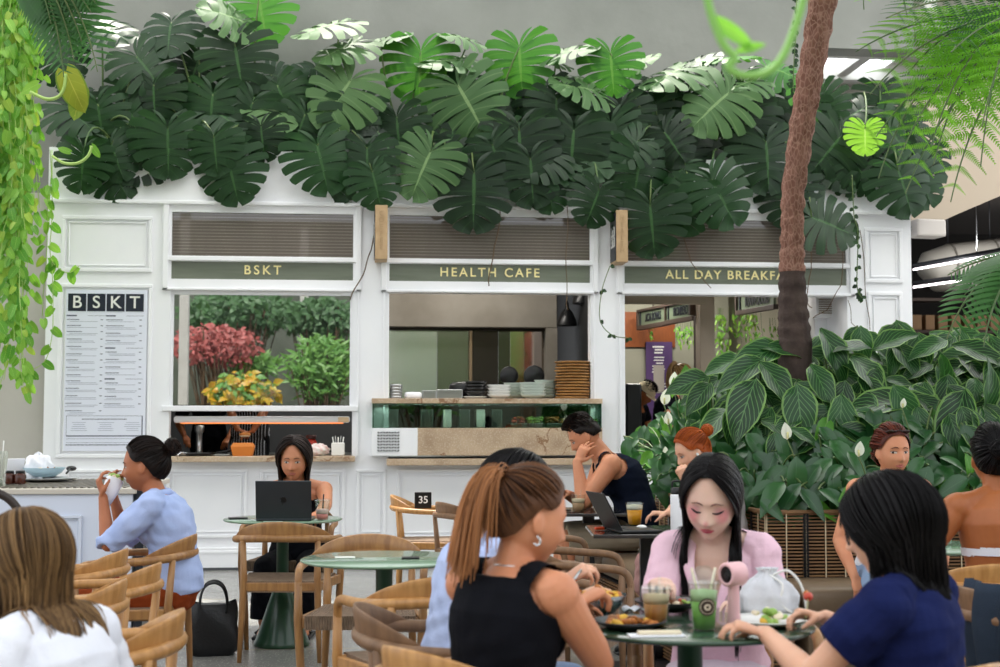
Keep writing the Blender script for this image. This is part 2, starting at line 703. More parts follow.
struct(MB().box(((FX(387) + FX(600)) / 2, Y0 - 0.02, zlt - 0.055), (FX(600) - FX(387), 0.30, 0.06), 0, 0.006).build('trim_4', M_marble))

# ---- transom glass and sign glass of each bay
M_trans = glass_mat('transom_glass', '#777067', 0.06, 0.02, body='#6a6158', bodyfac=0.97, stripes=34)  # mirrored surroundings painted in as brownish body colour and stripes
M_signg = mat('sage_sign_glass', '#71786a', 0.3, var='#656c5e', vscale=3, coat=0.3, stretch=(1, 1, 8))
M_mirror = glass_mat('window_glass', '#d5dad8', 0.52, 0.0)
M_steelglass = M_trans
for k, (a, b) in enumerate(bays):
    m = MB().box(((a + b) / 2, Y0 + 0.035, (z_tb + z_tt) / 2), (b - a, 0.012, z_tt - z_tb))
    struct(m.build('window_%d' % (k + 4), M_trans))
    s = MB().box(((a + b) / 2, Y0 + 0.03, (z_sb + z_st) / 2), (b - a - 0.0, 0.014, z_st - z_sb)).build('sign_band', M_signg)
    lbl = ['sage sign band reading BSKT over the left-hand serving window' , 'sage sign band reading HEALTH CAFE over the display fridge',
           'sage sign band reading ALL DAY BREAKFAST behind the tree trunk'][k]
    lbl = lbl.replace('left-hand ', 'glazed ')
    tag(s, lbl, 'sign', 'sage sign bands on the kiosk')
    t = ['BSKT', 'HEALTH CAFE', 'ALL DAY BREAKFAST'][k]
    cxp = [261.5, 490, 0][k]
    zc = (z_sb + z_st) / 2 + 0.005
    if k < 2:
        o = text_obj(t, 0.118, M_brass, (FX(cxp), Y0 + 0.018, zc), (pi / 2, 0, 0), None, 'gold_lettering', 0.006, 'CENTER', 1.32 if k else 1.4, 0.0012)
    else:
        o = text_obj(t, 0.118, M_brass, (FX(666.5), Y0 + 0.018, zc), (pi / 2, 0, 0), None, 'gold_lettering', 0.006, 'LEFT', 1.2, 0.0012)
    o.parent = s
# glazed sash of bay 1
a, b = bays[0]
sm = MB()
sm.frame(a - 0.01, b + 0.01, z_gb - 0.05, z_gt, Y0 + 0.06, 0.035, 0.03)
wf = struct(sm.build('window_1', M_white))
g = MB().box(((a + b) / 2, Y0 + 0.05, (z_gb + z_gt) / 2), (b - a, 0.008, z_gt - z_gb)).build('pane', M_mirror, wf)
zr = FZ(408.5)
sm = MB().box(((a + b) / 2, Y0 - 0.0, zr), (b - a + 0.12, 0.06, 0.05), 0, 0.006)
struct(sm.build('window_2', M_white))

# ---- kitchen behind bays 1 and 2
M_tile = mat('dark_grey_tiles', '#4a4c4e', 0.3)
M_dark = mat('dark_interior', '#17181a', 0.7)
M_conc = mat('warm_grey_render', '#8f8a80', 0.85, var='#7d776c', vscale=2.5, bump=0.15, bscale=10)
M_beige = mat('beige_wall', '#b9ab97', 0.8, var='#b0a28e', vscale=2)
YB = Y0 + 2.1
kx0, kx1 = FX(150), FX(545, YB)
struct(MB().box(((kx0 - .2 + FX(385, YB)) / 2, YB + 0.35, 1.5), (FX(385, YB) - kx0 + .6, 0.1, 3.2)).build('wall_kitchen', M_tile))
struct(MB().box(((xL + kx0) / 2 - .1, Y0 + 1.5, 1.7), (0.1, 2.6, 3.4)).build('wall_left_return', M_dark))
# concrete hood and pier of bay 2
hz0 = FZ(328, 470, YB)
struct(MB().box(((FX(380, YB) + FX(556, YB)) / 2, YB + 0.05, (hz0 + 3.3) / 2), (FX(556, YB) - FX(380, YB), 0.3, 3.3 - hz0), 0, 0.01).build('trim_5', M_conc))
struct(MB().box(((FX(545, YB) + FX(556, YB)) / 2, YB + 0.05, hz0 / 2), (FX(556, YB) - FX(545, YB), 0.3, hz0), 0, 0.0).build('trim_6', M_conc))
# steel splashback panels, polish varies; whitish reflection put into the first one's colour
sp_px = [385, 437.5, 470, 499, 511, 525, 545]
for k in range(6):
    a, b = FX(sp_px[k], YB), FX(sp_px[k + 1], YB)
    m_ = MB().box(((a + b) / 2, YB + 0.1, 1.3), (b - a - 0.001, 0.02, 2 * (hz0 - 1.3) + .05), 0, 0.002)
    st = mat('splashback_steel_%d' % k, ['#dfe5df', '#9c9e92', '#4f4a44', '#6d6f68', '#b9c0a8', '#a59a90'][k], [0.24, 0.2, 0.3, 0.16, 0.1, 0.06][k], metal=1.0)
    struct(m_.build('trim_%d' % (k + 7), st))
struct(MB().box(((FX(385, YB) + FX(545, YB)) / 2, YB + 0.06, hz0 - 0.01), (FX(545, YB) - FX(385, YB), 0.1, 0.03), 0, 0.003).build('trim_13', mat('dark_edge', '#3a3530', 0.6)))
# steel post between panels
struct(MB().box((FX(471, YB), YB + 0.04, 1.6), (0.035, 0.04, 1.5), 0, 0.006).build('trim_14', mat('satin_bronze', '#b39a80', 0.3, metal=0.8)))
# dark back room to the right of bay 2
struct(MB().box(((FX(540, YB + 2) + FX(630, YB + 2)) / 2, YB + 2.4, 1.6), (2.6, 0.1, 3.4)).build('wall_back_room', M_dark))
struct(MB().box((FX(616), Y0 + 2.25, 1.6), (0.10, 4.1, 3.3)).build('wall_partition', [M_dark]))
# kitchen floor plinth, ceiling
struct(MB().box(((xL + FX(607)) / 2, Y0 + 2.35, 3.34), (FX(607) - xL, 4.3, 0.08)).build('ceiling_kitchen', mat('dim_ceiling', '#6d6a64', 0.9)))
# work bench in the kitchen of bay 1 and 2
wb = MB().box(((FX(172) + FX(598)) / 2, Y0 + 0.45, zlt - 0.05), (FX(598) - FX(172), 0.55, 0.06), 0, 0.004)
wb.box(((FX(172) + FX(598)) / 2, Y0 + 0.45, (zlt - .08) / 2), (FX(600) - FX(172) - .1, 0.5, zlt - 0.09), 0, 0.004)
tag(wb.build('kitchen_bench', M_steel), 'steel kitchen bench behind the stone ledge of the kiosk', 'bench')
bb = MB()
bb.box(((FX(152) + FX(385, YB)) / 2 + .3, YB - 0.05, 0.98), (FX(385, YB) - FX(152) + .5, 0.6, 0.05), 0, 0.004)
for k in range(5):
    bb.box((FX(170) + k * .55, YB - .05, .48), (0.04, .55, .95), 0, 0)
tag(bb.build('rear_kitchen_counter', M_steel), 'steel counter along the tiled back wall of the kitchen', 'counter')

# ---- bay 3 passage
YC = Y0 + 3.6
pm = MB()
struct(MB().box(((FX(622) + FX(700, Y0 + .9)) / 2, Y0 + 0.9, (FZ(304, 650, Y0 + .9) + 3.3) / 2), (FX(700, Y0 + .9) - FX(622) + .1, 0.1, 3.3 - FZ(304, 650, Y0 + .9))).build('trim_15', M_beige))
# beige pillar
px0, px1 = FX(700, Y0 + 1.0), FX(714.5, Y0 + 1.0)
struct(MB().box(((px0 + px1) / 2, Y0 + 1.08, 1.65), (px1 - px0, 0.2, 3.3), 0, 0.004).build('trim_16', mat('beige_pillar', '#b5a795', 0.8)))
# header with beige fascia right of the pillar
struct(MB().box(((px1 + FX(800, Y0 + 1)) / 2, Y0 + 1.05, (FZ(302, 740, Y0 + 1) + 3.3) / 2 + .12), (FX(800, Y0 + 1) - px1, 0.1, 3.3 - FZ(302, 740, Y0 + 1) - .24)).build('trim_17', M_beige))
# dark brown door frame
M_brown = mat('dark_brown_frame', '#4c4038', 0.5)
fx0, fx1 = FX(690, Y0 + 1.2), FX(700, Y0 + 1.2)
m = MB().box(((FX(697, Y0 + 1.2) + FX(704, Y0 + 1.2)) / 2, Y0 + 1.3, 1.2), (0.07, 0.1, 2.45), 0, 0.004)
m.box((FX(695, Y0 + 1.2), Y0 + 1.25, (FZ(315, 690, Y0 + 1.2) + 3.3) / 2), (0.09, 0.08, 3.3 - FZ(315, 690, Y0 + 1.2)), 0, 0.003)
struct(m.build('door_1', M_brown))
# room behind: back walls
M_cream = mat('cream_wall', '#cfc9b4', 0.8, var='#c4bda6', vscale=1.5)
struct(MB().box(((FX(640, YC) + FX(700, YC)) / 2, YC, 1.6), (FX(716, YC) - FX(600, YC), 0.1, 3.4)).build('wall_passage', mat('grey_green_wall', '#8d8c7c', 0.8)))
struct(MB().box(((FX(711, YC) + FX(830, YC)) / 2 + .4, YC + .3, 1.6), (FX(830, YC) - FX(711, YC) + .8, 0.1, 3.4)).build('wall_passage_right', M_cream))
struct(MB().box((FX(648, YC - .06), YC - .06, FZ(330, 660, YC)), (FX(675, YC) - FX(646, YC) + .3, 0.03, .42)).build('trim_18', mat('orange_timber', '#8a4a1c', 0.5, var='#6e3813', vscale=12, stretch=(14, 1, 1))))
# white side return with poster
rr = MB().box((FX(858), Y0 + 1.0, 1.65), (FX(864) - FX(852), 1.8, 3.3), 0, 0)
struct(rr.build('wall_side_return', M_white))
struct(MB().box(((FX(815, Y0 + .7) + FX(852, Y0 + .7)) / 2, Y0 + .72, 1.65), (FX(852, Y0 + .7) - FX(815, Y0 + .7), 0.06, 3.3)).build('trim_19', M_white))
struct(MB().box(((FX(607) + xR) / 2, Y0 + 2.4, 3.36), (xR - FX(607), 4.6, 0.06)).build('ceiling_passage', M_white))

# ---- wall behind the planter, upper grey plaster
YW = Y0 + 0.9
zt = 5.9
xw1 = FX(826, YW)
z48 = FZ(48, 830, YW)
m = MB()
m.box(((-9 + xw1) / 2, YW + 0.15, (3.4 + zt) / 2), (xw1 + 9, 0.3, zt - 3.4))
m.box(((xw1 + FX(920, YW)) / 2, YW + 0.15, (z48 + zt) / 2), (FX(920, YW) - xw1, 0.3, zt - z48))
struct(m.build('wall_back', M_plaster))
struct(MB().box(((xL - 9) / 2 + .02, Y0 + 0.42, 1.72), (xL + 9, 0.3, 3.44)).build('wall_left', M_plaster2))
# ceiling seen through the gap above the kiosk's end
cb = MB()
zc0 = z48 + 0.35
cb.box((FX(880) + .6, YW + 4.2, zc0 + .4), (6, 7.5, 0.1), 0)
for k in range(5):
    cb.box((FX(880) + .6, YW + 1.0 + k * 1.15, zc0 + .26), (6, 0.16, 0.22), 0, 0.01)
for k in range(3):
    cb.box((FX(845) + k * 1.5, YW + 4.2, zc0 + .29), (0.14, 7.5, 0.18), 0, 0.01)
struct(cb.build('ceiling_hall', mat('ceiling_white', '#d8d8d0', 0.7)))
sk = MB().box((FX(870, YW + 2.4), YW + 2.75, zc0 + .33), (1.1, .9, 0.02)).build('skylight', mat('skylight_glow', '#ffffff', 0.5, emis='#f4f8ff', estr=3.0))
struct(sk)
sk['kind'] = 'structure'
# beige sloping fascia over the market entrance
Yf = Y0 + 1.2
pA, pB = aty(905, 216, Yf), aty(1040, 176, Yf - 0.2)
pC, pD = aty(1040, 196, Yf - 0.2), aty(905, 247, Yf)
m = MB()
hh = 1.2
V = []
for p in (aty(905, 100, Yf), aty(1060, 60, Yf), aty(1060, 175, Yf), aty(1000, 196, Yf), aty(960, 213, Yf), aty(905, 238, Yf)):
    V.append((p.x, p.z))
m.prism([(x, -z) for x, z in V][::-1], 0, 0.25, 0, Matrix(((1, 0, 0, 0), (0, 0, 1, Yf), (0, -1, 0, 0), (0, 0, 0, 1))))
struct(m.build('trim_20', mat('beige_fascia', '#c2b3a0', 0.8)))
# dark hall to the right
hx0 = xR + .02
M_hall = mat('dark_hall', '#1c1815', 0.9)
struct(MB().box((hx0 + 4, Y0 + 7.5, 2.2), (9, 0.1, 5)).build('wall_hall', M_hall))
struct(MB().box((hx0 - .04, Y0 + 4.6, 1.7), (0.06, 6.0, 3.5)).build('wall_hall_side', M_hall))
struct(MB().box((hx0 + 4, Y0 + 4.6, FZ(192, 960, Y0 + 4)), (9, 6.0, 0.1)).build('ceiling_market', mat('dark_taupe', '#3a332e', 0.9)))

# ---- roof over the tables, open at the front and with a slot beside the wall
rf = MB()
rf.box((0.5, 7.0, 6.35), (24, 3.6, 0.3), 0, 0)
for k in range(9):
    rf.box((-10 + k * 2.6, 10.55, 6.3), (.10, 3.5, .2), 0, 0)
struct(rf.build('ceiling', mat('roof_white', '#d9d9d6', 0.8)))
# unseen translucent sheet added in the roof to brighten the kiosk front
M_fill_sheet = bpy.data.materials.new('added_diffusing_sheet')
M_fill_sheet.use_nodes = True
_t = M_fill_sheet.node_tree
_t.nodes.remove(_t.nodes['Principled BSDF'])
_tr = _t.nodes.new('ShaderNodeBsdfTranslucent')
_tr.inputs[0].default_value = (.95, .95, .95, 1)
_t.links.new(_tr.outputs[0], _t.nodes['Material Output'].inputs[0])
struct(MB().add([(-11.5, 8.8, 6.42), (12.5, 8.8, 6.42), (12.5, 12.3, 6.42), (-11.5, 12.3, 6.42)], [(0, 1, 2, 3)]).build('skylight', M_fill_sheet))  # added helper sheet, above the view

# fill lamps added to brighten the kitchen and the passage, fittings unseen
def fill_batten(name, label, loc, size, energy, col=(1, .95, .88)):
    t = thing(name, label, 'light', loc)
    MB().box((0, 0, 0.02), (size, 0.12, 0.04), 0, 0.008).build('housing', M_white, t)
    MB().box((0, 0, -0.008), (size - .06, 0.09, 0.014), 0, 0.004).build('diffuser', mat('fill_diffuser', '#ffffff', 0.5, emis='#fff4e4', estr=4.0), t)
    ld = bpy.data.lights.new('lamp', 'AREA')
    ld.shape = 'RECTANGLE'
    ld.size = size - .1
    ld.size_y = 0.1
    ld.energy = energy
    ld.color = col
    lo = bpy.data.objects.new('lamp', ld)
    COL.objects.link(lo)
    lo.parent = t
    lo.location = (0, 0, -0.03)
    return t


fill_batten('fill_light', 'ceiling batten light over the kitchen behind the glazed window', (FX(262), Y0 + 1.3, 3.28), 1.4, 22)
fill_batten('fill_light', 'ceiling batten light over the kitchen behind the display fridge', (FX(480), Y0 + 1.2, 3.28), 1.4, 24)
fill_batten('fill_light', 'ceiling batten light inside the passage of the end bay', (FX(700), Y0 + 2.4, 3.3), 1.4, 65)
# ============================================================ PLANTS
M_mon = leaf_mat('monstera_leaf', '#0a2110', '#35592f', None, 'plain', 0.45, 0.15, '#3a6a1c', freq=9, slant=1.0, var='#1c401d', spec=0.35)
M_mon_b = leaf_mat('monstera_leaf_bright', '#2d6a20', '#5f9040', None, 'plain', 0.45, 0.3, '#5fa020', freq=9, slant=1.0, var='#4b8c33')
M_mon_l = leaf_mat('monstera_leaf_sheen', '#3d5c36', '#73905f', None, 'plain', 0.55, 0.15, '#5f8a40', freq=9, slant=1.0, var='#507043', spec=0.25)  # sky sheen of upturned leaves put into the colour
M_stem = mat('green_stem', '#41602f', 0.5, var='#5b6b38', vscale=4)
M_root = mat('brown_root', '#5d4a36', 0.8)


def basis(tip, nrm):
    t = Vector(tip).normalized()
    n = Vector(nrm)
    n = (n - t * n.dot(t))
    if n.length < 1e-4:
        n = t.orthogonal()
    n.normalize()
    s = n.cross(t)
    return t, s, n


def monstera_leaf(mb, base, tip, nrm, L, droop=0.25, fold=0.12, mi=0, n=8, rr=None):
    rr = rr or random
    t, s, nn = basis(tip, nrm)
    base = Vector(base)
    rnd = rr.random()
    angs = [172, 148, 124, 102, 82, 63, 45, 26, 3]
    rad = [0.20, 0.40, 0.49, 0.53, 0.56, 0.60, 0.64, 0.69, 0.76]
    mid = [0.0, 0.0, 0.04, 0.11, 0.19, 0.28, 0.38, 0.49, 0.66]
    S = 5
    for side in (-1, 1):
        for k in range(8):
            a0, a1 = angs[k], angs[k + 1]
            r0, r1 = rad[k], rad[k + 1]
            gap = 0.10 + 0.09 * rr.random()
            V, UV = [], []
            for i in range(S + 1):
                q = i / S
                g = 0.0 if q < 0.3 else gap * ((q - 0.3) / 0.7) ** 0.5
                if i == S:
                    g += 0.07
                for j in range(3):
                    w = j / 2
                    w2 = g + (1 - 2 * g) * w
                    if k == 7 and j == 2:
                        w2 = w
                    a = radians(a0 + (a1 - a0) * w2 - 9 * q * q * (k < 7))
                    r = (r0 + (r1 - r0) * w2) * (1.0 if j == 1 else 0.985)
                    ox, oy = r * cos(a), r * sin(a)
                    m = mid[k] + (mid[k + 1] - mid[k]) * w
                    x = m + (ox - m) * q
                    y = oy * q * 1.08
                    z = -droop * (x * abs(x) * 0.6 + y * y * 1.4) + fold * y + 0.015 * sin(3.1 * k + q * 4)
                    V.append(base + (t * x + s * (y * side) + nn * z) * L)
                    UV.append((m + .25 * q, side * q))
            F = []
            for i in range(S):
                for j in range(2):
                    F.append((i * 3 + j, i * 3 + j + 1, (i + 1) * 3 + j + 1, (i + 1) * 3 + j))
            mb.add(V, F, mi, UV, rnd)


def blade(mb, base, tip, nrm, L, Wd, droop=0.3, fold=0.15, mi=0, nu=7, nv=5, heart=False, wave=0.0, rnd=None):
    t, s, nn = basis(tip, nrm)
    base = Vector(base)
    V, UV = [], []
    for i in range(nu + 1):
        u = i / nu
        if heart:
            w = (1 - u) ** 0.75 * (0.62 + 1.2 * u) * 0.93 if u > 0 else 0.5
        else:
            w = max(0.0, sin(pi * min(1, u ** 0.8))) ** 0.85
        for j in range(nv):
            v = j / (nv - 1) * 2 - 1
            x = u
            if heart:
                x = u - 0.16 * (1 - u) ** 6 * (1 - (abs(v) - .55) ** 2 * 3) * (1 if abs(v) > .1 else 0)
            y = v * w * Wd / 2 / L
            z = -droop * u * u + fold * abs(y) * 2 * .5 + wave * sin(u * 14 + v * 2) * abs(v) * .1
            V.append(base + (t * (x - droop * .25 * u * u) + s * y + nn * z) * L)
            UV.append((u, v))
    F = []
    for i in range(nu):
        for j in range(nv - 1):
            F.append((i * nv + j, i * nv + j + 1, (i + 1) * nv + j + 1, (i + 1) * nv + j))
    mb.add(V, F, mi, UV, random.random() if rnd is None else rnd)


def arc(p0, p1, bend, n=8):
    p0, p1, bend = Vector(p0), Vector(p1), Vector(bend)
    return [p0.lerp(p1, i / n) + bend * (4 * (i / n) * (1 - i / n)) for i in range(n + 1)]


# (px, py, size px, tip angle in the picture, tone, tilt, Y offset)   tone: d dark, b bright, l sky sheen painted pale
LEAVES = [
    (112, 30, 54, -25, 'd', 0.5, .35), (169, 34, 56, -90, 'd', 0.65, .3), (148, 70, 60, -50, 'd', 0.15, .2), (238, 64, 70, -80, 'd', 0.1, .1),
    (226, 14, 62, 160, 'l', 0.4, .2), (262, 16, 66, -80, 'b', 0.1, .3), (211, 112, 62, -95, 'd', 0.1, .1), (168, 148, 66, -88, 'd', 0.1, -.15),
    (215, 152, 50, -85, 'd', 0.1, -.2), (82, 168, 54, -95, 'd', 0.0, -.2), (116, 158, 50, -70, 'd', 0.1, -.15), (100, 120, 56, -80, 'd', 0.2, .1),
    (262, 140, 46, -85, 'd', 0.2, -.1), (276, 112, 54, -60, 'l', 0.5, .1), (194, 72, 52, -110, 'd', 0.2, .4), (282, 78, 40, -20, 'd', 0.2, .4),
    (322, 26, 68, -160, 'l', 0.55, .1), (340, 48, 62, -150, 'l', 0.6, .05), (392, 38, 46, 8, 'l', 0.55, .2), (338, 98, 76, -125, 'l', 0.15, -.05),
    (316, 68, 52, 175, 'd', 0.4, .4), (420, 72, 70, -92, 'b', 0.0, .15), (444, 60, 62, -170, 'l', 0.6, .1), (458, 36, 46, 170, 'l', 0.6, .2),
    (470, 106, 80, -60, 'l', 0.1, -.1), (520, 66, 66, -88, 'b', 0.1, .2), (360, 126, 66, -80, 'd', 0.1, -.05), (398, 134, 58, -85, 'd', 0.15, .0),
    (422, 170, 68, -115, 'l', 0.1, -.25), (322, 164, 66, -75, 'd', 0.1, -.2), (367, 164, 54, -90, 'd', 0.1, -.2), (474, 196, 78, -90, 'd', 0.0, -.3),
    (520, 152, 74, -88, 'd', 0.0, -.2), (376, 186, 50, -75, 'd', 0.1, -.25), (573, 50, 58, 5, 'l', 0.55, .2), (578, 86, 62, 170, 'l', 0.45, .05),
    (612, 70, 58, -85, 'b', 0.2, .15), (624, 126, 58, -80, 'd', 0.1, -.05), (668, 74, 66, -150, 'l', 0.6, .1), (713, 106, 70, -140, 'l', 0.3, -.2),
    (738, 56, 54, 0, 'b', 0.75, .2), (572, 152, 74, -95, 'd', 0.05, -.2), (532, 178, 64, -85, 'd', 0.05, -.25), (638, 174, 66, -95, 'd', 0.05, -.25),
    (594, 204, 50, -110, 'd', 0.05, -.32), (652, 226, 68, -85, 'd', 0.0, -.32), (688, 208, 58, -105, 'd', 0.1, -.25), (722, 198, 68, -60, 'd', 0.0, -.3),
    (768, 162, 68, -85, 'd', 0.05, -.25), (830, 224, 66, -20, 'd', 0.2, -.3), (905, 188, 64, -70, 'd', 0.05, -.3), (820, 100, 52, -60, 'b', 0.3, .1),
    (853, 114, 46, -150, 'd', 0.35, .1), (828, 152, 64, -130, 'd', 0.15, -.1), (895, 136, 48, -70, 'd', 0.2, .0), (690, 150, 60, -75, 'd', 0.1, -.05),
    (745, 130, 66, -100, 'd', 0.1, .0), (652, 120, 54, -100, 'd', 0.2, .2), (548, 110, 60, -80, 'd', 0.2, .2), (495, 140, 54, -70, 'd', 0.1, .05),
    (440, 150, 56, -95, 'd', 0.1, .0), (300, 128, 50, -110, 'd', 0.2, .1), (240, 110, 56, -70, 'd', 0.1, .2), (72, 110, 50, -120, 'd', 0.2, .2),
    (700, 60, 50, 20, 'd', 0.5, .3), (780, 70, 52, -20, 'b', 0.4, .25), (800, 120, 58, -110, 'd', 0.2, .1), (790, 200, 60, -90, 'd', 0.1, -.2),
    (860, 170, 56, -40, 'd', 0.2, -.1), (548, 60, 40, 170, 'l', .6, .3), (640, 60, 44, 20, 'l', .5, .3), (740, 84, 50, -160, 'l', .5, .0),
    (135, 108, 60, -80, 'd', .1, .3), (180, 112, 56, -100, 'd', .1, .35), (60, 60, 60, -60, 'd', .2, .3), (455, 168, 50, -60, 'd', .1, -.1), (550, 190, 50, -80, 'd', .1, -.2)]
mrng = random.Random(11)
for k in range(80):
    px = 62 + (925 - 62) * mrng.random()
    py = 98 + 82 * mrng.random()
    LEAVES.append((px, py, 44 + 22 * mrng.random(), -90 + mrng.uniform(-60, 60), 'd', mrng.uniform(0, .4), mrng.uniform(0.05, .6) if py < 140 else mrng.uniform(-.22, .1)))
NB = 11
mons = []
labels_m = ['monstera at the far end of the kiosk planter beside the hanging vine', 'monstera above the menu board with two leaves on tall stems',
            'monstera above the glazed window with one bright green upright leaf', 'monstera with broad pale leaves above the first box sign',
            'monstera with a vivid green hanging leaf above the HEALTH CAFE band', 'monstera whose long dark leaf hangs over the HEALTH CAFE transom',
            'monstera with pale horizontal leaf above the second transom end', 'monstera hanging over the box sign with BSKT tiles',
            'monstera with sun-whitened leaves near the tree trunk', 'monstera partly behind the tree trunk above the breakfast sign',
            'monstera with a lime green hanging leaf at the market end of the kiosk']
for k in range(NB):
    x0 = FX(60) + (FX(915) - FX(60)) * (k + .5) / NB
    mons.append(dict(x=x0, leaf=MB(), stem=MB(), root=[]))
for (px, py, sz, ang, tone, tilt, yo) in LEAVES:
    Y = Y0 + yo
    P = aty(px, py, Y)
    D = P.x * FW.x + P.y * FW.y
    L = sz / F_PX * D * 1.06
    a = radians(ang)
    tip = RT * cos(a) + Vector((0, 0, 1)) * sin(a)
    # face the viewer, tilted up by `tilt`
    nrm = (-FW * (1 - tilt) + Vector((0, 0, 1)) * (tilt * 1.1 + .18) + RT * mrng.uniform(-.25, .25))
    if tilt > .3:
        tip = tip - FW * tilt * .9
    base = P - tip.normalized() * L * 0.28
    k = min(NB - 1, max(0, int((P.x - FX(60)) / (FX(915) - FX(60)) * NB)))
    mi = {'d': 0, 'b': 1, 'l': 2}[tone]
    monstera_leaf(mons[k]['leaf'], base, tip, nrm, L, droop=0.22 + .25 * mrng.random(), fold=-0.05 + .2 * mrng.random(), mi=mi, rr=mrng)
    root = Vector((mons[k]['x'] + mrng.uniform(-.25, .25), Y0 + 0.35 + mrng.uniform(-.1, .15), z_top - 0.1))
    mids = arc(root, base, Vector((0, -.02, 0.28 if base.z < z_top + .2 else 0.05)) + RT * mrng.uniform(-.08, .08), 8)
    # keep petioles in front of the fascia
    mids = [Vector((p.x, min(p.y, Y0 - .04) if p.z < z_top + .02 and p.y < Y0 + .16 and i > 2 else p.y, p.z if i < 2 or p.z > z_top or p.y < Y0 else z_top + .03)) for i, p in enumerate(mids)]
    mons[k]['stem'].tube(mids, [0.011] * 6 + [.009, .008, .007], 6, 0)
# aerial roots
for (pts, r) in (([(377, 203), (372, 250), (362, 275), (350, 300)], .006), ([(500, 208), (497, 240), (491, 262), (489, 286)], .006),
                 ([(567, 205), (567, 250), (566, 290), (568, 310)], .004), ([(685, 205), (684, 232), (690, 262), (711, 288)], .004),
                 ([(809, 240), (812, 270), (805, 300), (812, 308)], .005), ([(842, 245), (842, 285), (826, 310), (813, 318)], .004),
                 ([(860, 230), (866, 290), (870, 330)], .004), ([(848, 300), (852, 322), (856, 328)], .003)):
    P = [aty(a, b, Y0 - .10) for a, b in pts]
    # smooth
    Q = []
    for i in range(len(P) - 1):
        for j in range(4):
            Q.append(P[i].lerp(P[i + 1], j / 4) + Vector((0.01 * sin(i * 4 + j), 0, 0)))
    Q.append(P[-1])
    k = min(NB - 1, max(0, int((P[0].x - FX(60)) / (FX(915) - FX(60)) * NB)))
    mons[k]['root'].append(MB().tube(Q, r, 5, 0))
for k in range(NB):
    d = mons[k]
    t = thing('monstera', labels_m[k], 'plant', (d['x'], Y0 + .35, z_top - .02), 0, 'monsteras along the top of the kiosk')
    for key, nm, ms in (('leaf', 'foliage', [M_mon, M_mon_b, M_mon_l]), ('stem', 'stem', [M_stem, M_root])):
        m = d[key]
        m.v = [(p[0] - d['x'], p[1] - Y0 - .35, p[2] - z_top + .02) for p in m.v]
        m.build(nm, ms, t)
    for m in d['root']:
        m.v = [(p[0] - d['x'], p[1] - Y0 - .35, p[2] - z_top + .02) for p in m.v]
        m.build('aerial_root', M_root, t)
# single lime leaf hanging on its stalk
M_lime = leaf_mat('lime_leaf', '#8cc83c', '#b9e070', None, 'plain', 0.4, 0.5, '#a8e040', freq=9, slant=1)
lm = MB()
P = aty(865, 128, Y0 - .35)
monstera_leaf(lm, P, (0, 0, -1), -FW, .36, .1, .05)
st_ = MB().tube(arc(P, aty(864, 92, Y0 + .1), (0, -.05, .02)), .008, 6)
t = thing('monstera_shoot', 'single lime green monstera leaf hanging on a stalk beside the trunk', 'plant', aty(864, 92, Y0 + .1))
for m, nm, mm in ((lm, 'foliage', M_lime), (st_, 'stem', M_stem)):
    m.v = [tuple(Vector(p) - Vector(t.location)) for p in m.v]
    m.build(nm, mm, t)

# ---------------------------------------------------------------- vines: small leaves on strands
M_vine = leaf_mat('pothos_leaf', '#4a8f2c', '#a8d060', None, 'plain', 0.38, 0.4, '#93cf3a', freq=6, slant=1, var='#8cbc48')
M_vine2 = leaf_mat('pothos_leaf_yellow', '#86a83a', '#b9cf60', None, 'plain', 0.38, 0.4, '#c0dc50', freq=6, slant=1, var='#9fbf48')
M_vinestem = mat('vine_stem', '#a4c46a', 0.5)


def vine(mb, mst, P0, length, rng, leaf=0.075, step=0.06, spread=0.05, mi=0, drift=None, wid=.8, r=.0025, face=None):
    p = Vector(P0)
    d = Vector((0, 0, -1))
    pts = [p.copy()]
    n = int(length / step)
    for i in range(n):
        d = (d + Vector((rng.uniform(-.25, .25), rng.uniform(-.25, .25), -.25 + rng.uniform(-.1, .1))) + (drift or Vector((0, 0, 0)))).normalized()
        d = Vector((d.x * .75, d.y * .75, d.z)).normalized()
        p = p + d * step
        pts.append(p.copy())
        if rng.random() < .92:
            a = rng.uniform(0, 2 * pi)
            out = Vector((cos(a), sin(a), -0.9 + rng.uniform(-.3, .5))).normalized()
            if out.dot(FW) > .3:
                out = out - FW * .9
            st = p + out * rng.uniform(.01, spread)
            L = leaf * rng.uniform(.6, 1.15)
            nr = Vector((rng.uniform(-.6, .6), -1 + rng.uniform(-.4, .4), .55 + rng.uniform(-.3, .5)))
            blade(mb, st, out + Vector((0, 0, -.5)), nr, L, L * wid, droop=.2, fold=.25, mi=mi if rng.random() < .8 else 1, nu=5, nv=3, heart=True, rnd=rng.random())
    mst.tube(pts, r, 4, 0, cap=False)


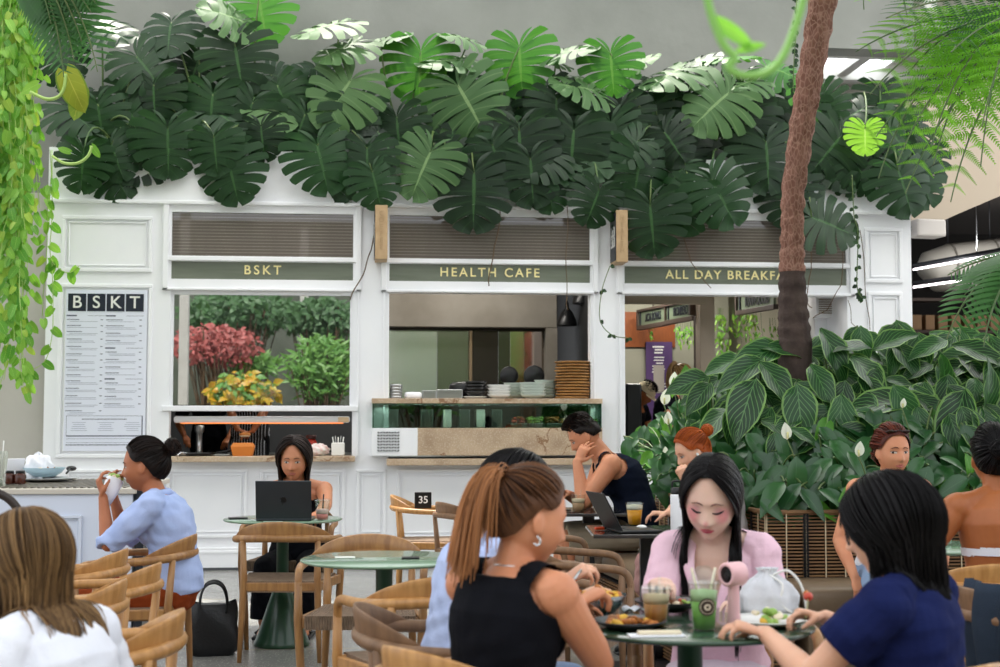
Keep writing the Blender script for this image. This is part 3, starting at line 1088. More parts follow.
vr = random.Random(5)
pots = [(-20, 11.4, 'dense curtain of trailing pothos hanging at the picture edge, nearest strands'),
        (8, 11.2, 'trailing pothos hanging in front of the plaster wall, middle strands'),
        (24, 11.5, 'trailing pothos whose last strands end beside the menu panel')]
for gi, (pc, D, lab) in enumerate(pots):
    ml, ms = MB(), MB()
    for k in range((46, 48, 20)[gi]):
        px = pc + vr.uniform(-20, 20) * (1.0, .8, .5)[gi]
        if gi == 0:
            py1 = vr.choice([230, 260, 330, 380, 300])
        elif gi == 1:
            py1 = vr.choice([200, 240, 290, 350, 395, 230, 220])
        else:
            py1 = vr.choice([120, 160, 190, 200, 230, 250])
        s = F_PX / D
        P0 = at(px, -60, D + vr.uniform(-.3, .3))
        vine(ml, ms, P0, (py1 + 60) / s, vr, leaf=.115, step=.07, spread=.09, r=.004, mi=0)
    # single tidy strands
    for (x0, x1, y1) in (((50, 53, 330),) if gi == 2 else ((14, 8, 392), (30, 28, 376), (5, 12, 388)) if gi == 1 else ()):
        P0 = at(x0, 150, D)
        vine(ml, ms, P0, (y1 - 150) * D / F_PX, vr, leaf=.12, step=.10, mi=0, spread=.08, r=.004)
    t = thing('trailing_pothos', lab, 'plant', at(pc, -60, D), 0, 'trailing pothos curtain')
    for m, nm, mm in ((ml, 'foliage', [M_vine, M_vine2]), (ms, 'stem', [M_vinestem])):
        o = Vector(t.location)
        m.v = [tuple(Vector(p) - o) for p in m.v]
        m.build(nm, mm, t)


def plant_from(name, lab, origin, parts, group=None, cat='plant'):
    t = thing(name, lab, cat, origin, 0, group)
    o = Vector(origin)
    for m, nm, mm in parts:
        if not m.f:
            continue
        m.v = [tuple(Vector(p) - o) for p in m.v]
        m.build(nm, mm, t)
    return t


# big variegated leaves and tendrils in front of the curtain
ml, ms = MB(), MB()
M_vary = leaf_mat('variegated_leaf', '#8f9a2c', '#b9b850', '#4c7d28', 'plain', 0.4, 0.4, '#c0c040', freq=5, slant=1, var='#5f8c30')
blade(ml, at(66, 72, 10.5), RT * .45 + Vector((0, 0, -1)), -FW, .35, .31, .15, .1, 0, heart=True, rnd=.1)
blade(ml, at(82, 90, 10.55), RT * -.3 + Vector((0, 0, -1)), -FW, .25, .22, .15, .1, 0, heart=True, rnd=.9)
blade(ml, at(38, 84, 10.5), RT * -.8 + Vector((0, 0, -.4)), -FW, .15, .12, .15, .1, 1, heart=True)
blade(ml, at(70, 152, 10.5), RT * -.9 + Vector((0, 0, .3)), -FW, .11, .07, .15, .1, 1, heart=True)
blade(ml, at(92, 146, 10.5), RT * .6 + Vector((0, 0, -.9)), -FW, .11, .08, .15, .1, 1, heart=True)


def pxtube(m, pts, D, r, mi=0, seg=6):
    P = [at(a, b, D) for a, b in pts]
    Q = []
    for i in range(len(P) - 1):
        p0, p1, p2, p3 = P[max(i - 1, 0)], P[i], P[i + 1], P[min(i + 2, len(P) - 1)]
        for j in range(5):
            t_ = j / 5
            Q.append(.5 * ((2 * p1) + (-p0 + p2) * t_ + (2 * p0 - 5 * p1 + 4 * p2 - p3) * t_ ** 2 + (-p0 + 3 * p1 - 3 * p2 + p3) * t_ ** 3))
    Q.append(P[-1])
    if hasattr(r, '__len__'):
        r = [r[0] + (r[1] - r[0]) * i / (len(Q) - 1) for i in range(len(Q))]
    m.tube(Q, r, seg, mi)
    return Q


pxtube(ms, [(30, 92), (46, 99), (58, 97), (64, 88), (66, 74)], 10.5, .013)
pxtube(ms, [(52, 156), (64, 163), (78, 163), (88, 156), (92, 146)], 10.5, .011)
plant_from('pothos_runner', 'large yellow-green variegated pothos leaf on a curling runner', at(30, 92, 10.5), [(ml, 'foliage', [M_vary, M_vine]), (ms, 'stem', [M_vinestem])])
# loose strand crossing the white panel
ml, ms = MB(), MB()
Q = pxtube(ms, [(52, 150), (52, 215), (50, 250), (54, 264), (68, 273), (79, 266)], 11.5, .0045, seg=4)
Q2 = pxtube(ms, [(52, 262), (53, 300), (52, 335), (44, 362), (20, 374), (15, 368)], 11.5, .004, seg=4)
for i, q in enumerate(Q[3::3] + Q2[::3]):
    blade(ml, q, Vector((vr.uniform(-1, 1), 0, -.6)), Vector((0, -1, .2)), .11, .10, .2, .2, 0, heart=True, nu=5, nv=3)
plant_from('vine_strand', 'thin pothos strand with heart leaves trailing over the white panel', at(52, 150, 11.5), [(ml, 'foliage', [M_vine]), (ms, 'stem', [M_vinestem])])
# dark string-of-leaves vine beside the trunk and at the end pier
for pts, D, lab in (([(797, -20), (796, 30), (794, 60), (793, 92)], 11.5, 'dark string vine hanging beside the tree trunk against grey plaster'),
                    ([(852, 175), (854, 215), (858, 235), (857, 285), (862, 298)], 12.0, 'thin dark vine hanging in front of the end pier'),
                    ([(610, 266), (602, 290), (600, 320), (612, 335), (628, 338)], 12.3, 'bare thin tendril curling down from the box sign with BSKT tiles')):
    ml, ms = MB(), MB()
    Q = pxtube(ms, pts, D, .005, seg=4)
    step = 1 if D < 12.2 else 5
    for i, q in enumerate(Q[::step]):
        for z in (0, 1):
            blade(ml, q, Vector((vr.uniform(-1, 1), 0, vr.uniform(-1, .3))), Vector((0, -1, .2)), .05, .035, .2, .2, 0, nu=4, nv=3)
    plant_from('hanging_vine', lab, Q[0], [(ml, 'foliage', [M_mon]), (ms, 'stem', [M_stem])])

# foreground out-of-focus tendril at the top
ml, ms = MB(), MB()
pxtube(ms, [(702, -30), (710, 10), (722, 42), (735, 58), (728, 66), (742, 75), (765, 73), (782, 58), (795, 28), (806, -10)], 2.0, .006)
blade(ml, at(716, 22, 2.0), RT * .75 + Vector((0, 0, -.5)), -FW, .068, .034, .1, .3, 0, heart=True)
blade(ml, at(735, 52, 2.0), RT * .9 + Vector((0, 0, .25)), -FW, .05, .016, .1, .3, 0)
plant_from('vine_tendril', 'blurred green tendril curling close to the viewer near the top', at(702, -30, 2.0), [(ml, 'foliage', [leaf_mat('fresh_leaf', '#6fae3c', '#9fd060', None, 'plain', .4, .45, '#9fe050')]), (ms, 'stem', [mat('fresh_stem', '#7fb357', .5)])])

# ---------------------------------------------------------------- fronds
M_fern = leaf_mat('fern_leaf_sunlit', '#7cc83a', '#a0e050', None, 'plain', 0.5, 0.6, '#b4f040', freq=2, slant=0, var='#3f8426')  # sunlight put into this leaf colour; shaded copy below
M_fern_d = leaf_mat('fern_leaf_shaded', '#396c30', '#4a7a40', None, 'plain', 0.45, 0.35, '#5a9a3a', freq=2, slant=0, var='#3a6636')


def frond(mb, mst, P0, d0, L, side_up, grav=0.5, N=26, pl=0.32, mi=0, fine=True, rng=vr):
    d = Vector(d0).normalized()
    p = Vector(P0)
    pts, dirs = [p.copy()], [d.copy()]
    M = 30
    for i in range(M):
        d = (d + Vector((0, 0, -grav / M * (0.5 + 1.3 * i / M)))).normalized()
        p = p + d * (L / M)
        pts.append(p.copy())
        dirs.append(d.copy())
    mst.tube(pts, [0.010 * (1 - .8 * i / M) + .0015 for i in range(M + 1)], 5, 0, cap=False)
    up = Vector(side_up)
    for i in range(2, N * 1):
        q = i / N
        f = q * M
        i0 = int(f)
        pos = pts[i0].lerp(pts[min(i0 + 1, M)], f - i0)
        dd = dirs[min(i0, M)]
        s = dd.cross(up).normalized()
        n = s.cross(dd).normalized()
        ln = pl * (max(.001, sin(pi * min(1, q * .88 + .12))) ** .7)
        for sd in (-1, 1):
            pd = (s * sd + dd * .45 + n * -.12).normalized()
            if not fine:
                blade(mb, pos, pd, n, ln, ln * .13, .35, 0, mi, 5, 3, rnd=rng.random())
                continue
            K = 15
            r_ = rng.random()
            V, F, UV = [], [], []
            side2 = pd.cross(n).normalized()
            for k in range(K):
                t_ = (k + .6) / K
                c = pos + pd * (ln * t_) - n * (ln * .28 * t_ * t_)
                w = ln * 0.19 * (1 - t_ * .85) * (1.0 if k else .7)
                for s2 in (-1, 1):
                    tipv = c + side2 * (s2 * w) + pd * (ln * .035) - n * w * .3
                    o = len(V)
                    b1 = c - pd * (ln / K * .42)
                    b2 = c + pd * (ln / K * .42)
                    V += [b1, tipv - pd * ln * .012, tipv + pd * ln * .01, b2]
                    F.append((o, o + 1, o + 2, o + 3))
                    UV += [(0, .3), (1, .3), (1, .3), (0, .3)]
            mb.add(V, F, mi, UV, r_, smooth=False)


# tree with scaly trunk standing in the planter
T_D = 9.0
tk = MB()
pth = [(796, 520), (796, 440), (795, 345), (793, 310), (792, 272), (792, 235), (793, 190), (803, 120), (812, 65), (823, 0), (834, -80), (843, -160), (851, -230)]
wid = [38, 36, 33, 29, 25, 22, 22, 24, 25, 27, 27, 26, 26]
P = []
R = []
for i in range(len(pth) - 1):
    for j in range(14):
        q = j / 14
        P.append(at(pth[i][0] + (pth[i + 1][0] - pth[i][0]) * q, pth[i][1] + (pth[i + 1][1] - pth[i][1]) * q, T_D))
        R.append((wid[i] + (wid[i + 1] - wid[i]) * q) / 2 / F_PX * T_D)
seg = 40
tk.tube(P, R, seg, 0, up=(0, 1, 0))
# leaf-scar relief
V = []
for idx, v in enumerate(tk.v):
    ring, k = idx // seg, idx % seg
    c = P[min(ring, len(P) - 1)]
    scar = (sin(k / seg * 2 * pi * 8 + ring * .55) * sin(k / seg * 2 * pi * 8 - ring * .55))
    vv = Vector(v)
    amp = .010 if ring > 56 else .008
    vv = c + (vv - c) * (1 + (amp * scar + vr.uniform(-.004, .004)) / R[min(ring, len(R) - 1)])
    V.append(tuple(vv))
tk.v = V
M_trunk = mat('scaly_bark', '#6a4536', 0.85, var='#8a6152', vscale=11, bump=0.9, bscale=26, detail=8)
nt = M_trunk.node_tree
_b = nt.nodes['Principled BSDF']
_mp = [n for n in nt.nodes if n.bl_idname == 'ShaderNodeMapping'][0]
_vo = nt.nodes.new('ShaderNodeTexVoronoi')
_vo.feature = 'DISTANCE_TO_EDGE'
_vo.inputs['Scale'].default_value = 38
_m2 = nt.nodes.new('ShaderNodeMapping')
_m2.inputs['Scale'].default_value = (1, 1, .55)
nt.links.new(_mp.outputs[0], _m2.inputs[0])
nt.links.new(_m2.outputs[0], _vo.inputs[0])
_src = _b.inputs['Base Color'].links[0].from_socket
_e = mth(nt, 'MULTIPLY', mth(nt, 'SUBTRACT', 0.14, _vo.outputs['Distance'], True), 6.0, True)
nt.links.new(mixc(nt, _e, _src, lin('#a07c6c')), _b.inputs['Base Color'])
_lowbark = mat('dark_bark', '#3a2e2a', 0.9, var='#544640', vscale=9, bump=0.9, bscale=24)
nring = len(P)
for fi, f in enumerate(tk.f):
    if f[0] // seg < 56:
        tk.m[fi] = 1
fm, fs = MB(), MB()
C0 = Vector(P[-1])
for k in range(11):
    a = k / 11 * 2 * pi + .2
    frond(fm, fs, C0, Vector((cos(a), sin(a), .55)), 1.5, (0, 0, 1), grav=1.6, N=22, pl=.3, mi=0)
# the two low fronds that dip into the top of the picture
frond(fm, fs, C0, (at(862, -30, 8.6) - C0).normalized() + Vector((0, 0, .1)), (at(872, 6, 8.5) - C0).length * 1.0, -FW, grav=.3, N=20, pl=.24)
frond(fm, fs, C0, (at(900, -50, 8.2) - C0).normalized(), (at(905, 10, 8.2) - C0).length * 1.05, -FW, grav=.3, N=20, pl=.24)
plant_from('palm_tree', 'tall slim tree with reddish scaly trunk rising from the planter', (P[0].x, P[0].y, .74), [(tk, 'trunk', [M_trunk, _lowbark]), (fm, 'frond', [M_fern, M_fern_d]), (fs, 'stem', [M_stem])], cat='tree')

# tree fern reaching in from the right
fm, fs = MB(), MB()
C1 = at(1075, 20, 8.3)
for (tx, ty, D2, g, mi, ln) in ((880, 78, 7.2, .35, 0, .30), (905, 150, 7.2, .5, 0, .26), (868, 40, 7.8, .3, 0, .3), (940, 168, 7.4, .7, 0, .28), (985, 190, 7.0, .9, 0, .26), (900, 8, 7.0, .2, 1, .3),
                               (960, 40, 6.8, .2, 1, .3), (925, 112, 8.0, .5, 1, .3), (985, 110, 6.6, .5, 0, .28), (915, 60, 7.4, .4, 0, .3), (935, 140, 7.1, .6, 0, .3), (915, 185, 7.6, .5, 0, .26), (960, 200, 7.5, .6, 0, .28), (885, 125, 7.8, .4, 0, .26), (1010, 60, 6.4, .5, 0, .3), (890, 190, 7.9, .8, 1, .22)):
    T = at(tx, ty, D2)
    L = (T - C1).length
    dr = (T - C1).normalized() + Vector((0, 0, g * .75))
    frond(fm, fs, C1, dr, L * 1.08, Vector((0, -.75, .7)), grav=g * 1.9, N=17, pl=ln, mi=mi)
C2 = at(1060, 250, 7.8)
for (tx, ty, D2, g) in ((948, 330, 7.6, .8), (965, 290, 7.8, .5), (985, 345, 7.4, 1.0), (955, 268, 8.0, .3)):
    T = at(tx, ty, D2)
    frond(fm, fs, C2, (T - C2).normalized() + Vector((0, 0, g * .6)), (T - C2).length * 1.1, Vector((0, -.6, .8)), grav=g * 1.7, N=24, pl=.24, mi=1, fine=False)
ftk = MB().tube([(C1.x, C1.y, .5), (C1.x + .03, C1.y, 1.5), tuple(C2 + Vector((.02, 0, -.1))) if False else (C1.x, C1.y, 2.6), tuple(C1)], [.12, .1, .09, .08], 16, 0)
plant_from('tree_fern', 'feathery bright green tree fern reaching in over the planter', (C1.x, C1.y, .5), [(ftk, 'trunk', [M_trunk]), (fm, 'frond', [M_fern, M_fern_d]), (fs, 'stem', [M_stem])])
# dark palm top at the upper corner
fm, fs = MB(), MB()
C3 = at(20, -60, 9.5)
for (tx, ty, g) in ((88, 3, .3), (80, 30, .5), (72, 50, .7), (95, 60, .8), (60, 66, .9), (50, 15, .4), (92, -6, .3)):
    T = at(tx, ty, 9.4)
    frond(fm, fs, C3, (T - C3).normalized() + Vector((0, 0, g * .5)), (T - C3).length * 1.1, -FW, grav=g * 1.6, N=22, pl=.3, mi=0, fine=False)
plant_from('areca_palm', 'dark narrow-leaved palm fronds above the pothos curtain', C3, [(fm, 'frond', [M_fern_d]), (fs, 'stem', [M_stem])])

# ---------------------------------------------------------------- planter and its plants
Z_PL = 0.82
cA = at(766, 500, 7.85)              # front left corner
cB = at(640, 500, 10.5)              # back left corner
cC = gp(1130, 7.85)
cC = Vector((cA.x + 3.6, cA.y - .05, 0))
M_rattan = mat('rattan_slats', '#8d6a45', 0.6, var='#75553a', vscale=10)
pl = thing('planter', 'long slatted rattan planter box behind the banquette', 'planter', (cA.x, cA.y, 0))
m, mm_ = MB(), MB()


def slat_wall(A, B, z0, z1):
    A, B = Vector((A.x, A.y, 0)), Vector((B.x, B.y, 0))
    d = (B - A)
    L = d.length
    ang = math.atan2(d.y, d.x)
    c = (A + B) / 2
    o = Vector((cA.x, cA.y, 0))
    n = int((z1 - z0) / .019)
    for k in range(n):
        z = z0 + (k + .5) * (z1 - z0) / n
        m.box(((c - o).x, (c - o).y, z), (L, .012, .0085), 0, 0, Euler((0, 0, ang)))
    m.box(((c - o).x, (c - o).y, z1 + .006), (L + .03, .035, .02), 0, .004, Euler((0, 0, ang)))
    kk = int(L / .11)
    for k in range(kk + 1):
        p = A + d * (k / kk) - o
        off = Vector((d.y, -d.x, 0)).normalized() * .008
        mm_.box((p.x + off.x, p.y + off.y, (z0 + z1) / 2), (.006, .006, z1 - z0), 0, 0, Euler((0, 0, ang)))
        if k % 5 == 2:
            mm_.box((p.x, p.y, (z0 + z1) / 2), (.03, .022, z1 - z0), 1, 0, Euler((0, 0, ang)))


slat_wall(cB, cA, .42, Z_PL)
slat_wall(cA, cC, .42, Z_PL)
m.build('slats', M_rattan, pl)
mm_.build('post', [mat('rattan_binding', '#c9b99a', .7), M_blackplastic], pl)
# planter lining + soil as one part
o_ = Vector((cA.x, cA.y, 0))
poly = [(p.x - o_.x, p.y - o_.y) for p in (cA + Vector((.03, .03, 0)), cC + Vector((0, .03, 0)), cC + Vector((0, 3.0, 0)), Vector((cB.x + .03, cA.y + 3.0, 0)))]
MB().prism(poly, 0.02, Z_PL - .07, 0).build('liner', mat('black_liner', '#1b1714', .9, var='#2b221a', vscale=20), pl)

M_cal = leaf_mat('calathea_leaf', '#0e2f17', '#56844a', '#739c4e', 'stripe', 0.36, 0.2, '#4f9030', freq=8, slant=1.6, var='#215426', spec=.5)
M_lily = leaf_mat('peace_lily_leaf', '#1e4a26', '#3a6a3a', None, 'plain', 0.3, 0.2, '#4a8a30', freq=12, slant=2.2, var='#2d5f2c', spec=.6)
M_lily2 = leaf_mat('peace_lily_leaf_fresh', '#4c8a30', '#7ab050', None, 'plain', 0.35, 0.35, '#8ac040', freq=12, slant=2.2, var='#5f9c38')
M_spathe = mat('white_spathe', '#eef2e2', 0.5, translu=.3)
pr = random.Random(23)


def top_y(px):
    pts = [(620, 436), (650, 420), (680, 398), (705, 372), (745, 350), (790, 352), (850, 332), (890, 326), (915, 328), (960, 330), (1000, 332), (1080, 340)]
    for (a, b), (c, d) in zip(pts, pts[1:]):
        if a <= px <= c:
            return b + (d - b) * (px - a) / (c - a)
    return 436


def bot_y(px):
    return 505 if px > 745 else 490 + (px - 640) * .15


plants = []
for k, (pc, D, kind, lab) in enumerate([
    (700, 9.6, 'cal', 'zebra-striped calathea leaning out of the planter above the red-haired diner'),
    (765, 9.2, 'cal', 'zebra-striped calathea at the foot of the scaly trunk'),
    (830, 8.9, 'cal', 'tallest zebra-striped calathea, to the right of the trunk foot'.replace('to the right of', 'just past')),
    (895, 8.9, 'cal', 'zebra-striped calathea behind the auburn-haired woman in the planter'),
    (960, 8.8, 'cal', 'zebra-striped calathea behind the woman in the backless top'),
    (1030, 8.8, 'cal', 'zebra-striped calathea at the planter end under the fern'),
    (655, 10.4, 'lily', 'peace lily at the back corner of the planter by the kiosk'),
    (700, 9.3, 'lily', 'peace lily with dark leaves behind the red-haired diner'),
    (765, 8.4, 'lily', 'peace lily with two white flowers at the planter front corner'),
    (835, 8.3, 'lily', 'peace lily with one white flower next to the auburn-haired woman'),
    (910, 8.3, 'lily', 'peace lily between the auburn-haired and the backless-top women'),
    (985, 8.3, 'lily', 'peace lily low in the planter behind the backless top')]):
    plants.append(dict(pc=pc, D=D, kind=kind, lab=lab, leaf=MB(), stem=MB(), fl=[]))


def bush_leaf(px, py, kind, big=1.0, depth=None, ang=None, up=None):
    ty, by = top_y(px), bot_y(px)
    q = (py - ty) / max(1, by - ty)            # 0 top .. 1 bottom
    base_D = 10.2 + (8.0 - 10.2) * min(1, max(0, (px - 625) / 140)) if px < 765 else 8.0
    D = depth or (base_D + 1.5 * max(0, 1 - q) ** 1.3 + pr.uniform(-.1, .45) - .12)
    P = at(px, py, D)
    cand = [p for p in plants if p['kind'] == kind]
    pp = min(cand, key=lambda p: abs(p['pc'] - px) + abs(p['D'] - D) * 10)
    soil = gp(pp['pc'] + pr.uniform(-14, 14), pp['D'] + pr.uniform(-.1, .1), Z_PL - .08)
    soil = Vector((max(soil.x, cA.x + .08 if soil.y < cA.y + 3.2 else soil.x), max(soil.y, cA.y + .1), soil.z))
    a = radians(ang if ang is not None else -90 + pr.uniform(-75, 75) - (px - pp['pc']) * .0)
    tip = RT * cos(a) + Vector((0, 0, 1)) * (sin(a) * .7) - FW * pr.uniform(.2, .7)
    nrm = -FW * pr.uniform(.5, .9) + Vector((0, 0, 1)) * pr.uniform(.5, 1.0) + RT * pr.uniform(-.4, .4)
    if kind == 'cal':
        L = pr.uniform(.25, .37) * big
        Wd = L * pr.uniform(.44, .54)
        base = P - tip.normalized() * L * .45
        blade(pp['leaf'], base, tip, nrm, L, Wd, droop=.28, fold=.3, mi=0, nu=8, nv=5, wave=.25, rnd=pr.random())
    else:
        L = pr.uniform(.18, .29) * big * (.8 if px < 690 else 1)
        Wd = L * pr.uniform(.36, .46)
        base = P - tip.normalized() * L * .45
        blade(pp['leaf'], base, tip, nrm, L, Wd, droop=.4, fold=.35, mi=1 if pr.random() < (.22 if px < 680 else .07) else 0, nu=6, nv=3, rnd=pr.random())
    if pr.random() < .5:
        pp['stem'].tube(arc(soil, base, Vector((0, 0, .12))), .006, 5, 0, cap=False)


for k in range(400):
    px = 690 + (1060 - 690) * pr.random()
    ty, by = top_y(px), bot_y(px)
    lim = .62 if px > 740 else .45
    py = ty + 8 + (by - ty) * lim * pr.random() ** 1.1
    bush_leaf(px, py, 'cal', pr.choice([.85, 1, 1.1]))
for k in range(720):
    px = 622 + (1060 - 622) * pr.random()
    ty, by = top_y(px), bot_y(px)
    lo = .45 if px > 720 else .0
    py = ty + 6 + (by - ty) * (lo + (1.0 - lo) * pr.random())
    if px > 745:
        py = min(py, 508)
    bush_leaf(px, py, 'lily', 1.0)
# hero leaves of the crown outline
for (px, py, ang, big) in ((726, 362, 195, 1.15), (760, 352, 200, 1.2), (742, 370, 215, 1.2), (790, 348, 150, 1.1), (836, 352, -70, 1.25), (858, 345, 160, 1.0), (893, 338, 40, 1.2), (870, 372, -60, 1.2),
                           (822, 382, -75, 1.2), (948, 372, 88, 1.15), (885, 400, 170, 1.3), (955, 420, -110, 1.5), (700, 395, 235, 1.1), (745, 405, 250, 1.2), (715, 420, 225, 1.1), (980, 350, -20, 1.1),
                           (930, 345, -160, 1.2), (915, 400, 15, 1.1), (800, 410, -90, 1.1), (778, 380, -60, 1.1), (992, 400, 80, 1.4), (1010, 360, 30, 1.1), (690, 382, 200, 1.0)):
    bush_leaf(px, py, 'cal', big * 1.05, depth=9.0 - .6 * (py - 340) / 80 + (.6 if px < 735 else 0), ang=ang)
# spathes
for (px, py, D, sz) in ((664, 397, 10.3, .12), (673, 380, 10.4, .12), (668, 418, 10.3, .1), (787, 431, 8.0, .1), (858, 449, 7.95, .09), (666, 452, 10.1, .08), (732, 372, 9.9, .06), (902, 403, 8.2, .06)):
    pp = min([p for p in plants if p['kind'] == 'lily'], key=lambda p: abs(p['pc'] - px))
    P = at(px, py, D)
    fl, fst = MB(), MB()
    pp['fl'] += [(fl, 'flower', [M_spathe, mat('spadix', '#d9d59a', .6)]), (fst, 'flower_stem', [M_stem])]
    blade(fl, P - Vector((0, 0, sz * .5)), Vector((pr.uniform(-.3, .3), 0, 1)), -FW, sz, sz * .62, -.1, .5, 0, nu=7, nv=5)
    fl.tube([P + Vector((0, -.012, -sz * .45)), P + Vector((0, -.012, -sz * .05))], .006, 6, 1)
    g0 = gp(px, D, Z_PL - .08)
    if g0.y < cA.y + .12:
        g0.y = cA.y + .12
    fst.tube(arc(g0, P - Vector((0, 0, sz * .5)), RT * .06), .004, 5)
# a tall fresh leaf and bud
pp = plants[6]
blade(pp['leaf'], at(686, 394, 10.2), (0, 0, 1), -FW, .22, .11, .05, .2, 1, rnd=.1)
blade(pp['leaf'], at(672, 398, 10.25), (.1, 0, 1), -FW, .16, .045, .05, .2, 1, rnd=.9)
for p in plants:
    org = gp(p['pc'], p['D'], Z_PL - .075)
    plant_from('calathea' if p['kind'] == 'cal' else 'peace_lily', p['lab'], org,
               [(p['leaf'], 'foliage', [M_cal] if p['kind'] == 'cal' else [M_lily, M_lily2]), (p['stem'], 'stem', [M_stem])] + p['fl'],
               'calatheas in the planter' if p['kind'] == 'cal' else 'peace lilies in the planter')

# vines inside the passage
ml, ms = MB(), MB()
for k in range(26):
    px = pr.uniform(717, 762)
    vine(ml, ms, aty(px, 308, YC - .3 + pr.uniform(-.2, .1)), pr.uniform(.15, .55), pr, leaf=.08, step=.07, mi=0, wid=.5)
for k in range(9):
    vine(ml, ms, aty(pr.uniform(768, 785), 318, YC - .2), pr.uniform(.1, .4), pr, leaf=.06, step=.09, mi=0, wid=.5)
plant_from('hanging_vine', 'wispy green vines hanging against the cream wall inside the passage', aty(740, 308, YC - .3), [(ml, 'foliage', [M_vine, M_vine2]), (ms, 'stem', [M_stem])])
ml, ms = MB(), MB()
for k in range(16):
    vine(ml, ms, aty(pr.uniform(676, 694), 322, YC - .5), pr.uniform(.1, .28), pr, leaf=.06, step=.05, mi=0, wid=.5)
for k in range(3):
    vine(ml, ms, aty(pr.uniform(646, 655), 322, YC - .5), pr.uniform(.1, .2), pr, leaf=.06, step=.05, mi=0, wid=.5)
plant_from('hanging_vine', 'small bushy vine hanging beside the purple menu board', aty(686, 322, YC - .5), [(ml, 'foliage', [M_vine, M_mon_b]), (ms, 'stem', [M_stem])])

# ---------------------------------------------------------------- garden behind the viewer, mirrored in the glass
gr = random.Random(3)
M_red = leaf_mat('red_shrub_leaf', '#a8544e', '#c98078', None, 'plain', .5, .2, '#c06a60', var='#8c4844')
M_croton = leaf_mat('croton_leaf', '#c9a32a', '#c8502a', None, 'stripe', .4, .3, '#e0c040', freq=4, slant=1, var='#8aa02c')
M_gard = leaf_mat('garden_leaf', '#4f7f38', '#86ac58', None, 'plain', .45, .25, '#86b048', var='#6a9444')
M_gardd = leaf_mat('tree_leaf', '#3c5c38', '#55784a', None, 'plain', .5, .3, '#6a9a4a', var='#53744a')


def mirror_pt(px, py, depth, Ym=None):
    """place behind the viewer that a mirror at y = Ym shows at this pixel; depth = metres beyond the mirror"""
    Ym = Ym or Y0 + .05
    d = ray(px, py)
    k = (Ym + depth) / d.y
    p = Vector((0, 0, CAM_Z)) + d * k
    return Vector((p.x, 2 * Ym - p.y - depth + depth, p.z)) if False else Vector((p.x, Ym - depth, p.z))


def mirror_bush(name, lab, px, py, rpx, rpy, depth, n, leaf, mats, wid=.45, upright=False, cat='shrub', trunk=False, Ym=None):
    c = mirror_pt(px, py, depth, Ym)
    s = F_PX / (Y0 + depth)
    m = MB()
    st = MB()
    g = Vector((c.x, c.y, 0))
    for k in range(n):
        u = Vector((gr.gauss(0, 1), gr.gauss(0, 1), gr.gauss(0, 1))).normalized() * gr.random() ** .4
        P = c + Vector((u.x * rpx / s, u.y * rpx / s * .8, u.z * rpy / s))
        tip = Vector((gr.uniform(-1, 1), gr.uniform(-.4, 1), gr.uniform(-.3, 1) if upright else gr.uniform(-1, .4)))
        nr = Vector((gr.uniform(-.6, .6), 1, gr.uniform(0, 1)))
        L = leaf * gr.uniform(.7, 1.3)
        blade(m, P, tip, nr, L, L * wid, .3, .2, gr.randrange(len(mats)), 3, 3, rnd=gr.random())
        if k % 25 == 0:
            st.tube(arc(g + Vector((gr.uniform(-.2, .2), 0, 0)), P, (0, 0, .1), 5), .02, 4, cap=False)
    return plant_from(name, lab, g, [(m, 'foliage', mats), (st, 'stem', [M_root])], cat=cat)


mirror_bush('red_shrub', 'coral red flowering shrub mirrored in the glazed serving window', 215, 345, 45, 22, 17.5, 900, .16, [M_red])
mirror_bush('croton', 'yellow and orange croton mirrored low in the glazed window', 243, 392, 34, 20, 16.5, 520, .22, [M_croton, M_gard, M_croton], .5)
mirror_bush('garden_shrub', 'bright green bamboo-like shrub mirrored beside the croton', 322, 370, 34, 34, 17, 1000, .26, [M_gard], .22, True)
mirror_bush('garden_shrub', 'low light green shrub mirrored in the window middle', 255, 366, 26, 10, 18, 300, .24, [M_gard], .25, True)
mirror_bush('garden_tree', 'grey-green tree crown mirrored in the top of the window', 240, 312, 60, 22, 22, 1500, .22, [M_gardd], .5, False, 'tree')
mirror_bush('garden_tree', 'grey-green tree crown mirrored beyond the pale post', 322, 318, 40, 22, 23, 1000, .22, [M_gardd], .5, False, 'tree')
# planting opposite the fridge bay, seen in the steel splashback
mirror_bush('garden_shrub', 'tall green shrub behind the viewer reflected in the steel splashback', 415, 372, 60, 50, 19, 900, .34, [M_gard, M_gardd], .3, True, Ym=YB + .09)
mirror_bush('red_shrub', 'second coral red shrub reflected at the end of the splashback', 536, 352, 18, 34, 19.5, 500, .2, [M_red], Ym=YB + .09)
mirror_bush('garden_shrub', 'bright shrub reflected between the bronze post and red shrub', 507, 352, 16, 44, 19.5, 400, .25, [M_gard], .3, True, Ym=YB + .09)
struct(MB().box((1, -12.5, 3.4), (44, 0.3, 6.8)).build('wall_garden', mat('garden_wall', '#5d6156', .9, var='#454c40', vscale=1.6)))
struct(MB().box((1, -9.6, 0.35), (40, 5.5, 0.7)).build('ground', mat('garden_soil', '#5b5142', .95, var='#6b6a3f', vscale=3)))
# pale post, pergola edge in the reflection
p = mirror_pt(184, 350, 13)
struct(MB().box((p.x, p.y, 3.0), (.17, .17, 6.0), 0, .01).build('trim_30', M_plaster2))
p = mirror_pt(304, 340, 24)
struct(MB().box((p.x, p.y, 3.2), (.22, .2, 6.4), 0, .01).build('trim_31', M_plaster2))
